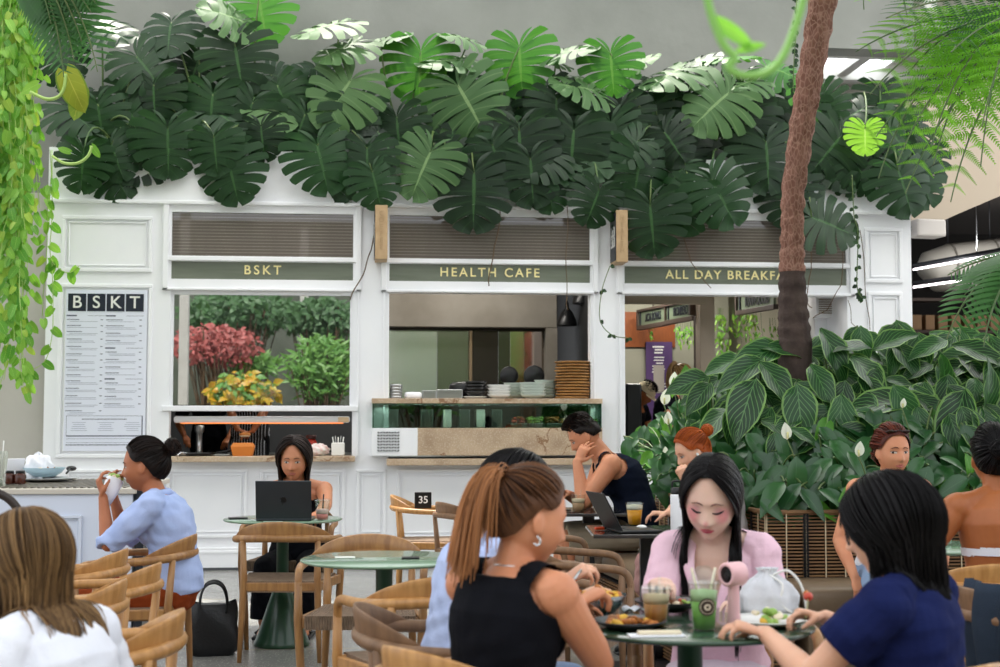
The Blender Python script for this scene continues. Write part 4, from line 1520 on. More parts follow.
# ============================================================ FURNITURE
M_cord = mat('woven_cord', '#8b7460', 0.8, var='#74604e', vscale=30)
nt = M_cord.node_tree
_b = nt.nodes['Principled BSDF']
_mp = [n for n in nt.nodes if n.bl_idname == 'ShaderNodeMapping'][0]
_wv = nt.nodes.new('ShaderNodeTexWave')
_wv.inputs['Scale'].default_value = 26
_wv.inputs['Distortion'].default_value = 0.6
nt.links.new(_mp.outputs[0], _wv.inputs[0])
_bp = nt.nodes.new('ShaderNodeBump')
_bp.inputs['Strength'].default_value = 0.8
_bp.inputs['Distance'].default_value = 0.006
nt.links.new(_wv.outputs[0], _bp.inputs['Height'])
nt.links.new(_bp.outputs[0], _b.inputs['Normal'])


def smooth_pts(P, k=5):
    P = [Vector(p) for p in P]
    Q = []
    for i in range(len(P) - 1):
        p0, p1, p2, p3 = P[max(i - 1, 0)], P[i], P[i + 1], P[min(i + 2, len(P) - 1)]
        for j in range(k):
            t_ = j / k
            Q.append(.5 * ((2 * p1) + (-p0 + p2) * t_ + (2 * p0 - 5 * p1 + 4 * p2 - p3) * t_ ** 2 + (-p0 + 3 * p1 - 3 * p2 + p3) * t_ ** 3))
    Q.append(P[-1])
    return Q


def make_chair(wood, loc, rotz, label, group='round-armed wooden cafe chairs'):
    t = thing('armchair', label, 'chair', loc, rotz, group)
    # arm rail: bent wood from front leg top round the back; front is +y
    half = [(.285, .205, .585), (.287, .19, .635), (.287, .14, .658), (.286, .02, .664), (.275, -.10, .670), (.235, -.20, .678), (.14, -.262, .684), (0, -.285, .687)]
    pts = smooth_pts(half + [(-x, y, z) for x, y, z in half[:-1][::-1]], 4)
    n = len(pts)
    R = [0.0165 + 0.005 * sin(pi * i / (n - 1)) for i in range(n)]
    MB().tube(pts, R, 10, 0, roundcap=True).build('arm_rail', wood, t)
    # crest board: lens shape rising from the back of the rail
    cr = MB()
    def fn(u, v):
        a = (u - .5) * 2
        ang = a * radians(64)
        x = sin(ang) * .30
        y = -.285 + (1 - cos(ang)) * .30
        h = .088 * (1 - abs(a) ** 2.2) + .002
        hb = .022 * (1 - abs(a) ** 2)
        q = v * 2 * pi
        th = .011 * (1 - .5 * abs(a) ** 4)
        zc = .69 + (h - hb) / 2
        return (x - sin(ang) * cos(q) * th * 0 + 0, y - cos(q) * th * cos(ang) - .012 * (h / .09) * max(0, sin(q)), zc + sin(q) * (h + hb) / 2)
    V = []
    nu, nv = 29, 12
    for i in range(nu):
        for j in range(nv):
            V.append(fn(i / (nu - 1), j / nv))
    F = [(i * nv + j, (i + 1) * nv + j, (i + 1) * nv + (j + 1) % nv, i * nv + (j + 1) % nv) for i in range(nu - 1) for j in range(nv)]
    F += [tuple(range(nv)), tuple((nu - 1) * nv + j for j in range(nv))[::-1]]
    cr.add(V, F)
    cr.build('crest', wood, t)
    for sx in (-1, 1):
        MB().tube([(sx * .262, .215, 0.0), (sx * .272, .208, .22), (sx * .285, .205, .43), (sx * .286, .205, .60)], [.0125, .019, .0205, .0165], 10).build('leg', wood, t)
        MB().tube([(sx * .222, -.235, 0.0), (sx * .212, -.225, .25), (sx * .205, -.215, .45), (sx * .208, -.236, .672)], [.012, .018, .020, .0155], 10).build('leg', wood, t)
    fr = MB()
    fr.box((0, .208, .415), (.53, .026, .05), 0, .006)
    fr.box((0, -.215, .415), (.39, .026, .05), 0, .006)
    for sx in (-1, 1):
        fr.box((sx * .245, -.003, .415), (.026, .40, .05), 0, .006, Euler((0, 0, -sx * .17)))
    fr.build('seat_rail', wood, t)
    st = MB()
    def top(u, v):
        x = (u - .5) * 2
        y = (v - .5) * 2
        w = .232 + .022 * y
        return (x * w, y * .224, .447 - .014 * (1 - x * x) * (1 - y * y))
    V = []
    F = []
    N = 11
    for i in range(N):
        for j in range(N):
            V.append(top(i / (N - 1), j / (N - 1)))
    for i in range(N):
        for j in range(N):
            p = top(i / (N - 1), j / (N - 1))
            V.append((p[0], p[1], .384))
    for i in range(N - 1):
        for j in range(N - 1):
            a = i * N + j
            F.append((a, a + N, a + N + 1, a + 1))
            b = a + N * N
            F.append((b, b + 1, b + N + 1, b + N))
    for i in range(N - 1):
        F.append((i * N, i * N + N * N, (i + 1) * N + N * N, (i + 1) * N))
        F.append((i * N + N - 1, (i + 1) * N + N - 1, (i + 1) * N + N - 1 + N * N, i * N + N - 1 + N * N))
        F.append((i, i + 1, i + 1 + N * N, i + N * N))
        e = (N - 1) * N
        F.append((e + i, e + i + N * N, e + i + 1 + N * N, e + i + 1))
    st.add(V, F, smooth=False)
    st.build('seat', M_cord, t)
    return t


CH = [
    (288, 8.02, 90, 'oak', 'oak armchair with its back to the viewer at the laptop table'),
    (292, 9.12, 270, 'oak', 'oak armchair in which the woman with the laptop sits'),
    (137, 6.9, 180, 'oak', 'oak armchair under the woman in the pale blue shirt'),
    (60, 6.1, 180, 'oak2', 'empty oak armchair just in front of the blue-shirted woman\'s chair'),
    (86, 5.5, 178, 'oak2', 'empty oak armchair, second in front of the blue-shirted woman'),
    (42, 4.9, 182, 'oak2', 'empty oak armchair beside the hair of the long-haired woman'),
    (84, 4.1, 183, 'oak2', 'empty oak armchair lowest at the bottom edge, beside the long-haired woman'),
    (366, 6.62, 270, 'oak', 'empty oak armchair facing the viewer across the empty green table'),
    (426, 5.30, 112, 'oak2', 'empty honey-coloured armchair with its back to the viewer at the empty green table'),
    (452, 4.30, 8, 'walnut', 'greyish wooden armchair of the woman in light blue behind the black vest'),
    (497, 3.62, 40, 'oak2', 'oak armchair of the woman in the black vest at the bottom edge'),
    (430, 10.6, 2, 'oak2', 'oak armchair holding the black number 35 block on its rail'),
    (478, 9.8, 28, 'walnut', 'greyish armchair next to the one with the number 35 block'),
    (570, 6.15, 342, 'walnut', 'tan armchair whose rail curves beside the black vest woman\'s hand'),
    (566, 6.9, 340, 'walnut', 'tan armchair, second of the row towards the banquette'),
    (540, 7.8, 345, 'walnut', 'tan armchair farthest of the row beside the banquette'),
    (716, 4.62, 270, 'oak', 'oak armchair of the woman in the pink blazer'),
    (978, 5.75, 90, 'oak2', 'oak armchair behind the woman in the backless top'),
    (1040, 4.75, 12, 'walnut', 'greyish armchair with a dark jacket over it at the right-hand picture edge'.replace('right-hand picture edge', 'backless-top woman\'s side')),
    (868, 3.42, 128, 'oak2', 'oak armchair of the woman in the navy T-shirt'),
]
protos = {}
WOOD = {'oak': M_oak, 'oak2': M_oak2, 'walnut': M_walnut}
for (px, D, h, w, lab) in CH:
    g = gp(px, D)
    if w not in protos:
        protos[w] = make_chair(WOOD[w], g, hd(h), lab)
    else:
        copy_thing(protos[w], g, hd(h), lab)


def round_table(px, D, lab, r=.355, top=M_greentop):
    g = gp(px, D)
    t = thing('round_table', lab, 'table', g, 0)
    MB().lathe([(0, .738), (r - .012, .738), (r, .744), (r, .749), (r - .004, .752), (0, .752)], seg=64).build('table_top', top, t)
    MB().lathe([(.036, .34), (.036, .735), (.09, .738), (0, .738)], seg=28).build('stem', M_green, t)
    MB().lathe([(0, .002), (.165, .002), (.168, .012), (.160, .03), (.14, .08), (.10, .2), (.066, .30), (.040, .37), (.036, .39), (0, .39)], seg=40).build('cone_base', M_green, t)
    return t


round_table(284, 8.4, 'round green table with a laptop, phone and pink drink on it')
round_table(385, 5.96, 'empty round green table with a flat black stand and a coaster on it')
round_table(688, 4.05, 'round dark green table crowded with plates and drinks', top=mat('dark_green_top', '#2c4634', 0.2, coat=.4))
round_table(512, 10.75, 'pale green table behind the dark-haired woman, by the kiosk', r=.36)
round_table(925, 6.55, 'round green table between the auburn-haired and backless-top women')


def square_table(px, D, lab, w=.7, d=.7, rot=0):
    g = gp(px, D)
    t = thing('square_table', lab, 'table', g, hd(90 + rot))
    MB().box((0, 0, .74), (w, d, .02), 0, .004).build('table_top', mat('dark_table_top', '#3a3733', 0.18, var='#2c2a28', vscale=3, coat=.4), t)
    MB().box((0, 0, .37), (.075, .075, .72), 0, .006).build('post', M_black, t)
    MB().box((0, 0, .008), (.44, .44, .016), 0, .006).build('foot_plate', M_black, t)
    return t


square_table(646, 7.55, 'black square table with laptop, orange juice and white bottle', .62, .66)
square_table(588, 9.2, 'dark square table under the elbows of the man in the navy tank top', .62, .66)

# banquette: two cushioned runs on slatted bases round the planter corner
M_leather = mat('brown_leather', '#7a6650', 0.5, var='#6a5743', vscale=3, bump=.15, bscale=50)
dv = (Vector((cB.x, cB.y, 0)) - Vector((cA.x, cA.y, 0)))
Ld = dv.length
dn = dv.normalized()
side = Vector((-dn.y, dn.x, 0))
t = thing('banquette', 'brown leather banquette along the planter side where the red-haired diner sits', 'bench', (cA.x, cA.y, 0), math.atan2(dn.y, dn.x))
wd = .56
n_c = 3
for k in range(n_c):
    a = -.62 + (Ld + .55) * k / n_c
    b = -.62 + (Ld + .55) * (k + 1) / n_c
    MB().box(((a + b) / 2, wd / 2 + .03, .395), (b - a - .012, wd, .15), 0, .05, smooth=True).build('seat_cushion', M_leather, t)
m = MB()
for k in range(15):
    m.box(((-.60 + Ld - .1) / 2, wd / 2 + .05, .03 + k * .019), (Ld + .5, wd - .05, .009), 0)
m.box(((-.60 + Ld - .1) / 2, wd / 2 + .05, .16), (Ld + .46, wd - .10, .30), 1)
m.build('slatted_base', [M_rattan, M_dark], t)
t = thing('banquette', 'brown leather banquette along the planter front under the auburn-haired woman', 'bench', (cA.x, cA.y, 0), 0)
for k in range(3):
    a = .02 + 3.5 * k / 3
    b = .02 + 3.5 * (k + 1) / 3
    MB().box(((a + b) / 2, -wd / 2 - .06, .395), (b - a - .012, wd, .15), 0, .05, smooth=True).build('seat_cushion', M_leather, t)
MB().box((1.77, -wd / 2 - .06, .16), (3.46, wd - .06, .31), 0, .004).build('base', mat('brown_panel', '#6d5a45', .6), t)

# service counter on the left
cnt = gp(134, 8.0)
gx = cnt.x
t = thing('service_counter', 'white panelled service counter with a slotted drip top', 'counter', (gx, cnt.y, 0), 0)
m = MB()
m.box((-1.2, .7, .46), (2.4, 1.4, .92), 0, .004)
m.build('body', mat('blue_white_paint', '#d5dcea', .45), t)
m = MB()
m.frame(-.68, -.28, .18, .80, 0, .018, .02)
m.frame(-.66, -.30, .20, .78, 0, .01, .01)
m.frame(-1.5, -.95, .18, .80, 0, .018, .02)
m.box((-1.2, -.004, .05), (2.4, .02, .10), 0, .003)
m.build('panel_moulding', mat('blue_white_paint', '#d5dcea', .45), t)
m = MB()
m.box((-1.2, .7, .935), (2.44, 1.44, .03), 0, .004)
for k in range(58):
    m.box((-.06 - k * .04, .68, .953), (.016, 1.22, .006), 1)
m.build('slotted_top', [mat('pale_counter_top', '#c9c2b6', .35), mat('slot_shadow_metal', '#77726a', .35, metal=.6)], t)
MB().box((-.33, -.012, .30), (.10, .01, .32), 0, .004).build('cup_recess', mat('slot_cups', '#b9c4bb', .4), t)
MB().box((.035, .32, .47), (.05, .6, .94), 0, .003).build('side_screen', mat('dark_navy_panel', '#20262f', .4), t)


# ---------------------------------------------------------------- generic small things (local origin on the supporting surface)
def bowl(name, lab, loc, r, h, m, group=None, food=None, cat='bowl', foot=.5, th=.004):
    t = thing(name, lab, cat, loc, 0, group)
    MB().lathe([(0, .001), (r * foot, .001), (r * .8, h * .45), (r, h), (r - th, h), (r * .78 - th, h * .45 + th), (r * foot * .9, .001 + th), (0, .001 + th)], seg=36).build('bowl', m, t)
    if food:
        food(t, r, h)
    return t


def food_pile(mats_, n, spread, z0, zr, size, name='food', seed=1):
    def f(t, r, h):
        q = random.Random(seed)
        m = MB()
        for k in range(n):
            a, d = q.random() * 2 * pi, spread * r * q.random() ** .6
            s = size * q.uniform(.6, 1.2)
            m.ell((cos(a) * d, sin(a) * d, z0 + zr * q.random() * (1 - d / r)), (s, s * q.uniform(.5, 1), s * q.uniform(.4, .7)), q.randrange(len(mats_)), 8, 6, Euler((q.uniform(-.6, .6), q.uniform(-.6, .6), q.random() * 6)))
        m.build(name, mats_, t)
    return f


F_or = mat('fried_orange', '#c27a34', .5, var='#9a5420', vscale=60)
F_ye = mat('food_yellow', '#e0b23c', .5)
F_gr = mat('salad_green', '#7fa64a', .5, var='#9fc060', vscale=40)
F_re = mat('tomato_red', '#b8402c', .4)
F_cr = mat('cream_food', '#e8dcc0', .5)
F_br = mat('brown_food', '#8a5a34', .5)


def plate(name, lab, loc, r, m, group=None, h=.018, cat='plate'):
    t = thing(name, lab, cat, loc, 0, group)
    MB().lathe([(0, .001), (r * .6, .001), (r * .82, h * .5), (r, h), (r - .003, h + .002), (r * .8, h * .5 + .004), (r * .6, .005), (0, .005)], seg=40).build('plate', m, t)
    return t


M_clearcup = glass_mat('clear_plastic', '#f8faf8', 0.07, 0.05)


def drink(name, lab, loc, r, h, liquid, level, straw=None, dome=False, foam=None, cat='drink', r0=None, group=None, lid=True, tilt=.12):
    t = thing(name, lab, cat, loc, 0, group)
    r0 = r0 or r * .74
    MB().lathe([(0, .001), (r0, .001), (r, h), (r + .002, h + .003), (r - .001, h + .002), (r0 - .002, .003), (0, .003)], seg=32).build('cup', M_clearcup, t)
    rl = r0 + (r - r0) * level
    MB().lathe([(0, .004), (r0 - .003, .004), (rl - .003, h * level), (0, h * level)], seg=32).build('drink', liquid, t)
    if foam:
        rf = r0 + (r - r0) * min(1, level + .22)
        MB().lathe([(rl - .003, h * level), (rf - .003, h * min(.98, level + .22)), (0, h * min(1.0, level + .26))], seg=32).build('foam', foam, t)
    if lid:
        pr_ = [(r + .003, h - .004), (r + .003, h + .006), (r - .006, h + .010)]
        pr_ += [(r * .8, h + .03), (r * .4, h + .045), (.008, h + .048)] if dome else [(r - .01, h + .012), (0, h + .012)]
        MB().lathe(pr_, seg=32).build('lid', M_clearcup, t)
    if straw:
        for i, (m_, dx) in enumerate(straw):
            MB().tube([(dx * .2, 0, h * .25), (dx * .6, 0, h * .9), (dx, 0, h * 1.32)], .0042, 8).build('straw', m_, t)
    return t


def on(px, py, z):
    return atz(px, py, z)


TZ = .7525
# laptop table
def laptop(lab, loc, rotz, m, w=.32, d=.22, open_deg=105, logo=None):
    t = thing('laptop', lab, 'laptop', loc, rotz)
    MB().box((0, 0, .008), (w, d, .014), 0, .005).build('keyboard_base', m, t)
    s = MB().box((0, 0, d / 2), (w, .007, d), 0, .004)
    s.xf(Matrix.Translation((0, d / 2 - .002, .014)) @ Matrix.Rotation(-radians(open_deg - 90), 4, 'X'))
    so = s.build('screen', m, t)
    MB().box((0, 0.0, .0155), (w * .86, d * .5, .002), 0, 0).build('keys', M_blackplastic, t)
    return t


M_space = mat('dark_grey_aluminium', '#3d4246', .35, metal=.6)
# hinge on the +y side of the base: base towards the user
lt = laptop('dark grey laptop seen from behind on the green table, lid open', gp(287, 8.28) + Vector((0, 0, TZ)), hd(270) + 0.03, M_space, .325, .225, 100)
# apple-shaped emblem on the lid: bitten round body and a leaf
em = MB()
pts = []
for k in range(40):
    a = 2 * pi * k / 40
    r_ = .019 * (1 - .10 * cos(2 * a) * 0 - .16 * max(0, sin(a)) ** 6 - .10 * max(0, -sin(a)) ** 10)
    x, y = r_ * cos(a), r_ * sin(a) * .98
    bx, by, br = .0215, .002, .0085
    dx, dy = x - bx, y - by
    if dx * dx + dy * dy < br * br:
        l_ = math.hypot(dx, dy)
        x, y = bx + dx / l_ * br, by + dy / l_ * br
    pts.append((x, y))
em.prism(pts, 0, .0012)
lf = [(0, .018), (.001, .024), (.006, .030), (.008, .031), (.0075, .025), (.003, .019)]
em.prism(lf, 0, .0012)
ang = radians(10)
em.xf(Matrix.Translation((0, .1125 - .002 + .0045 + .112 * sin(ang), .014 + .112 * cos(ang))) @ Matrix.Rotation(-ang, 4, 'X') @ Matrix.Rotation(-pi / 2, 4, 'X'))
em.build('emblem', mat('emblem_black', '#121416', .3), lt)

drink('pink_drink', 'clear cup of pink drink with a black straw beside the laptop', gp(323, 8.25) + Vector((0, 0, TZ)), .046, .115,
      mat('pink_liquid', '#d97a78', .3), .33, [(M_blackplastic, .008)], foam=mat('pale_pink_foam', '#e5c3c0', .5))
ph = thing('phone', 'black phone lying at the left-hand rim of the laptop table'.replace('left-hand rim', 'rim'), 'phone', gp(239, 8.35) + Vector((0, 0, TZ)), .2)
MB().box((0, 0, .005), (.11, .075, .009), 0, .004).build('body', M_blackplastic, ph)
cz = thing('coaster', 'small pale coaster at the near rim of the laptop table', 'coaster', gp(274, 8.1) + Vector((0, 0, TZ)))
MB().box((0, 0, .002), (.11, .03, .003), 0, .001).build('card', mat('pale_card', '#a9c4b2', .6), cz)
# empty table
cz = thing('coaster', 'small white coaster on the empty green table', 'coaster', gp(346, 5.97) + Vector((0, 0, TZ)))
MB().box((0, 0, .002), (.085, .05, .003), 0, .001).build('card', mat('white_card', '#e8e9e4', .6), cz)
cz = thing('number_stand', 'flat black number stand lying on the empty green table', 'table sign', gp(411, 5.93) + Vector((0, 0, TZ)))
MB().box((0, 0, .004), (.075, .05, .008), 0, .003).build('body', M_blackplastic, cz)

# number 35 block on the rail of the far chair
P = at(423, 508, 10.42)
nb = thing('number_block', 'black table number block reading 35 on a chair rail', 'table sign', (P.x, P.y, .688), hd(270) + .12)
MB().box((0, 0, .06), (.125, .035, .12), 0, .004).build('block', M_blackplastic, nb)
text_obj('35', .075, mat('white_print', '#f2f2f2', .5), (0, -.0195, .062), (pi / 2, 0, 0), nb, 'digits', .001, 'CENTER', 1.0, .001).rotation_euler = (pi / 2, 0, 0)
nb.rotation_euler.z = -YAW + .12

# black tote bag on the floor
t = thing('tote_bag', 'black leather tote bag standing on the floor beside the laptop table', 'bag', gp(216, 8.05), hd(100))
def tb(u, v):
    a = u * 2 * pi
    z = v * .30
    w = .165 * (1 - .25 * v) * (1 - .35 * (1 - v) ** 8)
    d = .085 * (1 - .45 * v) * (1 - .35 * (1 - v) ** 8)
    c, s = cos(a), sin(a)
    e = .55
    x = (abs(c) ** e) * (1 if c >= 0 else -1) * w
    y = (abs(s) ** e) * (1 if s >= 0 else -1) * d
    return (x + .008 * sin(9 * v + a * 3), y + .006 * sin(7 * v + 4 * a), z + .012 * cos(2 * a) * v)
m = MB().grid(tb, 40, 14, closed_u=True)
m.add([(cos(a) * .12, sin(a) * .05, .29) for a in [k / 20 * 2 * pi for k in range(20)]], [tuple(range(20))])
m.add([(cos(a) * .13, sin(a) * .06, .002) for a in [k / 20 * 2 * pi for k in range(20)]], [tuple(range(20))[::-1]])
m.build('body', mat('black_leather', '#0e0f12', .4, bump=.2, bscale=60), t)
for sy in (-1, 1):
    MB().tube(smooth_pts([(-.075, sy * .045, .24), (-.075, sy * .05, .32), (-.05, sy * .055, .39), (0, sy * .06, .415), (.05, sy * .055, .39), (.075, sy * .05, .32), (.075, sy * .045, .24)]), .009, 8, flat=.5).build('handle', mat('black_leather', '#0e0f12'), t)

# ---- items on the dark square tables
S1 = gp(646, 7.55)
lp2 = laptop('black laptop with its lid leaning back, beside the orange juice', gp(632, 7.42) + Vector((0, 0, .752)), hd(180) + .25, mat('matte_black', '#15171a', .45), .30, .22, 118)
drink('orange_juice', 'clear cup of orange juice behind the black laptop', gp(634, 7.85) + Vector((0, 0, .752)), .05, .12, mat('orange_liquid', '#f0a012', .3), .72, None, foam=mat('ice_white', '#e9e2d0', .4), dome=False)
t = thing('earphone_case', 'small white earphone case beside the orange juice', 'case', gp(641, 7.50) + Vector((0, 0, .752)))
MB().ell((0, 0, .014), (.03, .022, .014)).build('case', M_ceramic, t)
t = thing('lighter', 'small orange-red lighter lying on the black square table', 'lighter', gp(599, 7.5) + Vector((0, 0, .752)), .2)
MB().box((0, 0, .009), (.055, .02, .016), 0, .006).build('body', mat('orange_plastic', '#d9481c', .4), t)
MB().box((.034, 0, .009), (.014, .018, .014), 0, .004).build('cap', M_blackplastic, t)
t = thing('water_bottle', 'white steel water bottle with a black loop lid', 'bottle', gp(677, 7.28) + Vector((0, 0, .752)))
MB().lathe([(0, .001), (.036, .001), (.038, .006), (.038, .195), (.034, .208), (.0, .208)], seg=32).build('body', M_white, t)
MB().lathe([(.0, .2), (.035, .2), (.036, .205), (.036, .232), (.03, .238), (0, .238)], seg=32).build('lid', M_blackplastic, t)
MB().tube(smooth_pts([(-.028, 0, .236), (-.028, 0, .262), (-.018, 0, .27), (.018, 0, .27), (.028, 0, .262), (.028, 0, .236)]), .005, 8).build('loop', M_blackplastic, t)
drink('iced_latte', 'small clear cup of iced latte with a clear straw near the tank-top man', gp(578, 8.98) + Vector((0, 0, .752)), .048, .11, mat('latte_liquid', '#b48a63', .3), .55, [(M_clearcup, .02)], foam=mat('latte_foam', '#d9c5a8', .5), lid=False)
t = thing('phone', 'black phone under the fingers of the tank-top man', 'phone', gp(560, 9.1) + Vector((0, 0, .752)), .3)
MB().box((0, 0, .005), (.13, .07, .009), 0, .004).build('body', M_blackplastic, t)
drink('water_glass', 'glass with a white straw beside the auburn-haired woman', gp(944, 6.6) + Vector((0, 0, .7525)), .034, .10, mat('water_liquid', '#c9d4d4', .1), .8, [(M_ceramic, -.01)], lid=False)

# ---- front table
def fp(px, py):
    return atz(px, py, TZ)


t = plate('dark_plate', 'dark slate plate of fried food in front of the black-vest woman', fp(630, 628), .105, mat('slate_ceramic', '#33363b', .35), h=.022)
food_pile([F_or, F_or, F_br, F_ye, F_or], 26, .72, .014, .014, .017, seed=4)(t, .105, .02)
bowl('black_bowl', 'black bowl of salad with a fork behind the iced coffee', fp(668, 611), .105, .034, mat('black_ceramic', '#1c1b1b', .35), food=food_pile([F_gr, F_cr, F_re, F_br], 30, .75, .018, .02, .015, seed=6))
bw = bowl('glass_bowl', 'glass bowl of pasta held by the woman in the black vest', at(603, 608, 4.12) - Vector((0, 0, .03)), .088, .06, glass_mat('smoked_glass', '#9fb0b4', .15, .05, body='#56646a', bodyfac=.35), food=food_pile([F_or, F_ye, F_or], 42, .8, .05, .03, .016, seed=8))
bw.location = fp(598, 614)
drink('iced_coffee', 'clear cup of iced coffee with cream and clear straw', fp(656, 627), .042, .108, mat('coffee_liquid', '#a8682c', .3, var='#c08848', vscale=25), .62, [(M_clearcup, .012)], foam=mat('coffee_foam', '#dcc6a4', .5), dome=False)
gd = drink('green_smoothie', 'clear cup of green smoothie with two paper straws', fp(704, 630), .043, .13, mat('green_liquid', '#6fae44', .3, var='#8abf5c', vscale=20), .62, [(mat('paper_straw', '#e6dcc2', .6), -.034), (mat('paper_straw', '#e6dcc2', .6), .034)], foam=mat('green_foam', '#b9d6a4', .4), dome=True)
# round printed badge on the cup
lg = MB()
def disc_on_cyl(m, R, r, z, mi, a0, off):
    V = [(0, 0)] + [(cos(k / 32 * 2 * pi) * r, sin(k / 32 * 2 * pi) * r) for k in range(32)]
    rings = [0, .5, 1]
    W_ = []
    F = []
    n = 32
    for q in (0.02, .5, 1):
        for k in range(n):
            x, y = cos(k / n * 2 * pi) * r * q, sin(k / n * 2 * pi) * r * q
            a = a0 + x / R
            W_.append((cos(a) * (R + off), sin(a) * (R + off), z + y))
    for i in range(2):
        for k in range(n):
            F.append((i * n + k, i * n + (k + 1) % n, (i + 1) * n + (k + 1) % n, (i + 1) * n + k))
    F.append(tuple(range(n))[::-1])
    m.add(W_, F, mi)
a0 = math.atan2(-FW.y, -FW.x) + .1
disc_on_cyl(lg, .0405, .024, .068, 0, a0, .0015)
disc_on_cyl(lg, .0405, .0195, .068, 1, a0, .0022)
disc_on_cyl(lg, .0405, .0175, .068, 0, a0, .0028)
disc_on_cyl(lg, .0405, .009, .068, 1, a0, .0034)
disc_on_cyl(lg, .0405, .004, .068, 0, a0, .0040)
lg.build('round_badge', [mat('badge_brown', '#3a2a22', .5), mat('badge_cream', '#d8ccb4', .5)], gd)
# pink hand-held fan
t = thing('handheld_fan', 'pale pink hand-held fan standing upright on the table', 'fan', fp(734, 627), hd(215))
M_pink = mat('pale_pink_plastic', '#e9b9bd', .4)
MB().lathe([(0, .001), (.021, .001), (.022, .006), (.018, .03), (.0165, .11), (.017, .125), (0, .126)], seg=28).build('handle', M_pink, t)
MB().lathe([(0, -.030), (.030, -.030), (.034, -.026), (.034, .026), (.030, .030), (.024, .031), (.024, .024), (0, .024)], (0, 0, .148), 36, 0, 'y').build('head', M_pink, t)
m = MB()
m.lathe([(0, .0245), (.0235, .0245), (.0235, .026), (0, .027)], (0, 0, .148), 28, 0, 'y')
for k in range(12):
    a = k / 12 * 2 * pi
    m.tube([(cos(a) * .006, .0285, .148 + sin(a) * .006), (cos(a + .3) * .023, .0285, .148 + sin(a + .3) * .023)], .0009, 4)
m.build('grille', M_blackplastic, t)
# drawstring bag
t = thing('drawstring_bag', 'crumpled white drawstring bag standing behind the plate', 'bag', fp(768, 617) , 0)
def bagf(u, v):
    a = u * 2 * pi
    prof = [(0, .062), (.18, .082), (.45, .080), (.7, .058), (.85, .030), (.92, .022), (1, .030)]
    for (z0, r0), (z1, r1) in zip(prof, prof[1:]):
        if z0 <= v <= z1 + 1e-9:
            r = r0 + (r1 - r0) * (v - z0) / (z1 - z0)
            break
    r *= 1 + .06 * sin(5 * a + 6 * v) + .05 * sin(9 * a - 3 * v) + (.12 * sin(12 * a) if v > .75 else 0)
    return (cos(a) * r * 1.1, sin(a) * r * .8, v * .145)
m = MB().grid(bagf, 60, 24, closed_u=True)
m.build('bag', mat('white_fabric', '#dfe1e6', .8, bump=.3, bscale=80, translu=.2), t)
MB().tube(smooth_pts([(.01, -.02, .125), (.05, -.04, .14), (.085, -.05, .10), (.10, -.05, .04), (.095, -.055, .002)]), .004, 6).build('drawstring', M_ceramic, t)
MB().tube(smooth_pts([(.0, -.02, .125), (.03, -.05, .10), (.02, -.06, .05), (.05, -.07, .02)]), .004, 6).build('drawstring', M_ceramic, t)
t = plate('white_plate', 'white plate with leftovers, egg and greens by the navy T-shirt woman', fp(768, 625), .115, M_ceramic)
food_pile([F_gr, F_gr, F_or, F_ye, F_cr], 16, .5, .014, .03, .018, seed=9)(t, .11, .02)
t = thing('napkin', 'folded paper napkin with a wooden fork at the near table rim', 'napkin', fp(656, 636), hd(95))
MB().box((0, 0, .002), (.15, .06, .004), 0, .001).build('paper', M_paper, t)
MB().box((.01, .004, .009), (.12, .028, .010), 0, .004).build('wrap', F_cr, t)
t = thing('napkin', 'crumpled white napkin between the pasta bowl and the black bowl', 'napkin', fp(634, 612), 0)
def nap(u, v):
    return ((u - .5) * .07, (v - .5) * .05, .004 + .010 * abs(sin(u * 7 + v * 5)) + .006 * sin(v * 11))
MB().grid(nap, 14, 12).build('paper', M_paper, t)
t = thing('lip_balm', 'small white round tin on the near side of the green table', 'tin', fp(729, 634), 0)
MB().lathe([(0, .001), (.014, .001), (.015, .003), (.015, .010), (.013, .012), (0, .012)], seg=20).build('tin', M_ceramic, t)
t = thing('fork', 'dark fork resting across the black bowl of salad', 'fork', fp(690, 611) + Vector((0, 0, .038)), hd(20))
MB().tube([(-.06, 0, 0), (0, 0, .006), (.07, 0, .012)], [.004, .003, .005], 6, flat=.5).build('handle', M_blackplastic, t)

# things on the shelf under the front table: handbag and white bag on a stool
stl = thing('low_stool', 'low wooden stool under the front table', 'stool', gp(705, 4.35), 0)
MB().box((0, 0, .385), (.34, .26, .03), 0, .008).build('seat', M_oak, stl)
for a, b in ((-1, -1), (-1, 1), (1, -1), (1, 1)):
    MB().tube([(a * .15, b * .11, 0), (a * .14, b * .10, .37)], [.012, .016], 8).build('leg', M_oak, stl)

# ---- objects on the service counter
CZ = .957
def cp(px, py):
    return atz(px, py, CZ)


t = plate('grey_tray_plate', 'large pale oval plate under the blue bowl on the service counter', cp(47, 481), .20, mat('pale_grey_ceramic', '#b9bcbd', .3), h=.02)
bowl('blue_bowl', 'pale blue bowl of leftovers on the oval plate', cp(44, 480) + Vector((0, 0, .02)), .135, .06, mat('pale_blue_ceramic', '#9fb9c4', .3), food=food_pile([F_cr, F_cr, F_br], 26, .8, .04, .03, .024, seed=12))
t = thing('crumpled_napkin', 'crumpled white paper behind the blue bowl', 'napkin', cp(38, 480), 0)
def crump(u, v):
    a, b = u * 2 * pi, (v - .5) * pi
    r = .085 * (1 + .22 * sin(5 * a + 3 * b) * cos(4 * b))
    return (cos(a) * cos(b) * r, sin(a) * cos(b) * r, .08 + sin(b) * r)
MB().grid(crump, 30, 16, closed_u=True).build('paper', M_paper, t)
t = thing('menu_card', 'small white card leaning among the dishes on the service counter', 'card', cp(15, 480), .2)
MB().box((0, .02, .075), (.11, .006, .13), 0, .002, Euler((.3, 0, .3))).build('card', M_paper, t)
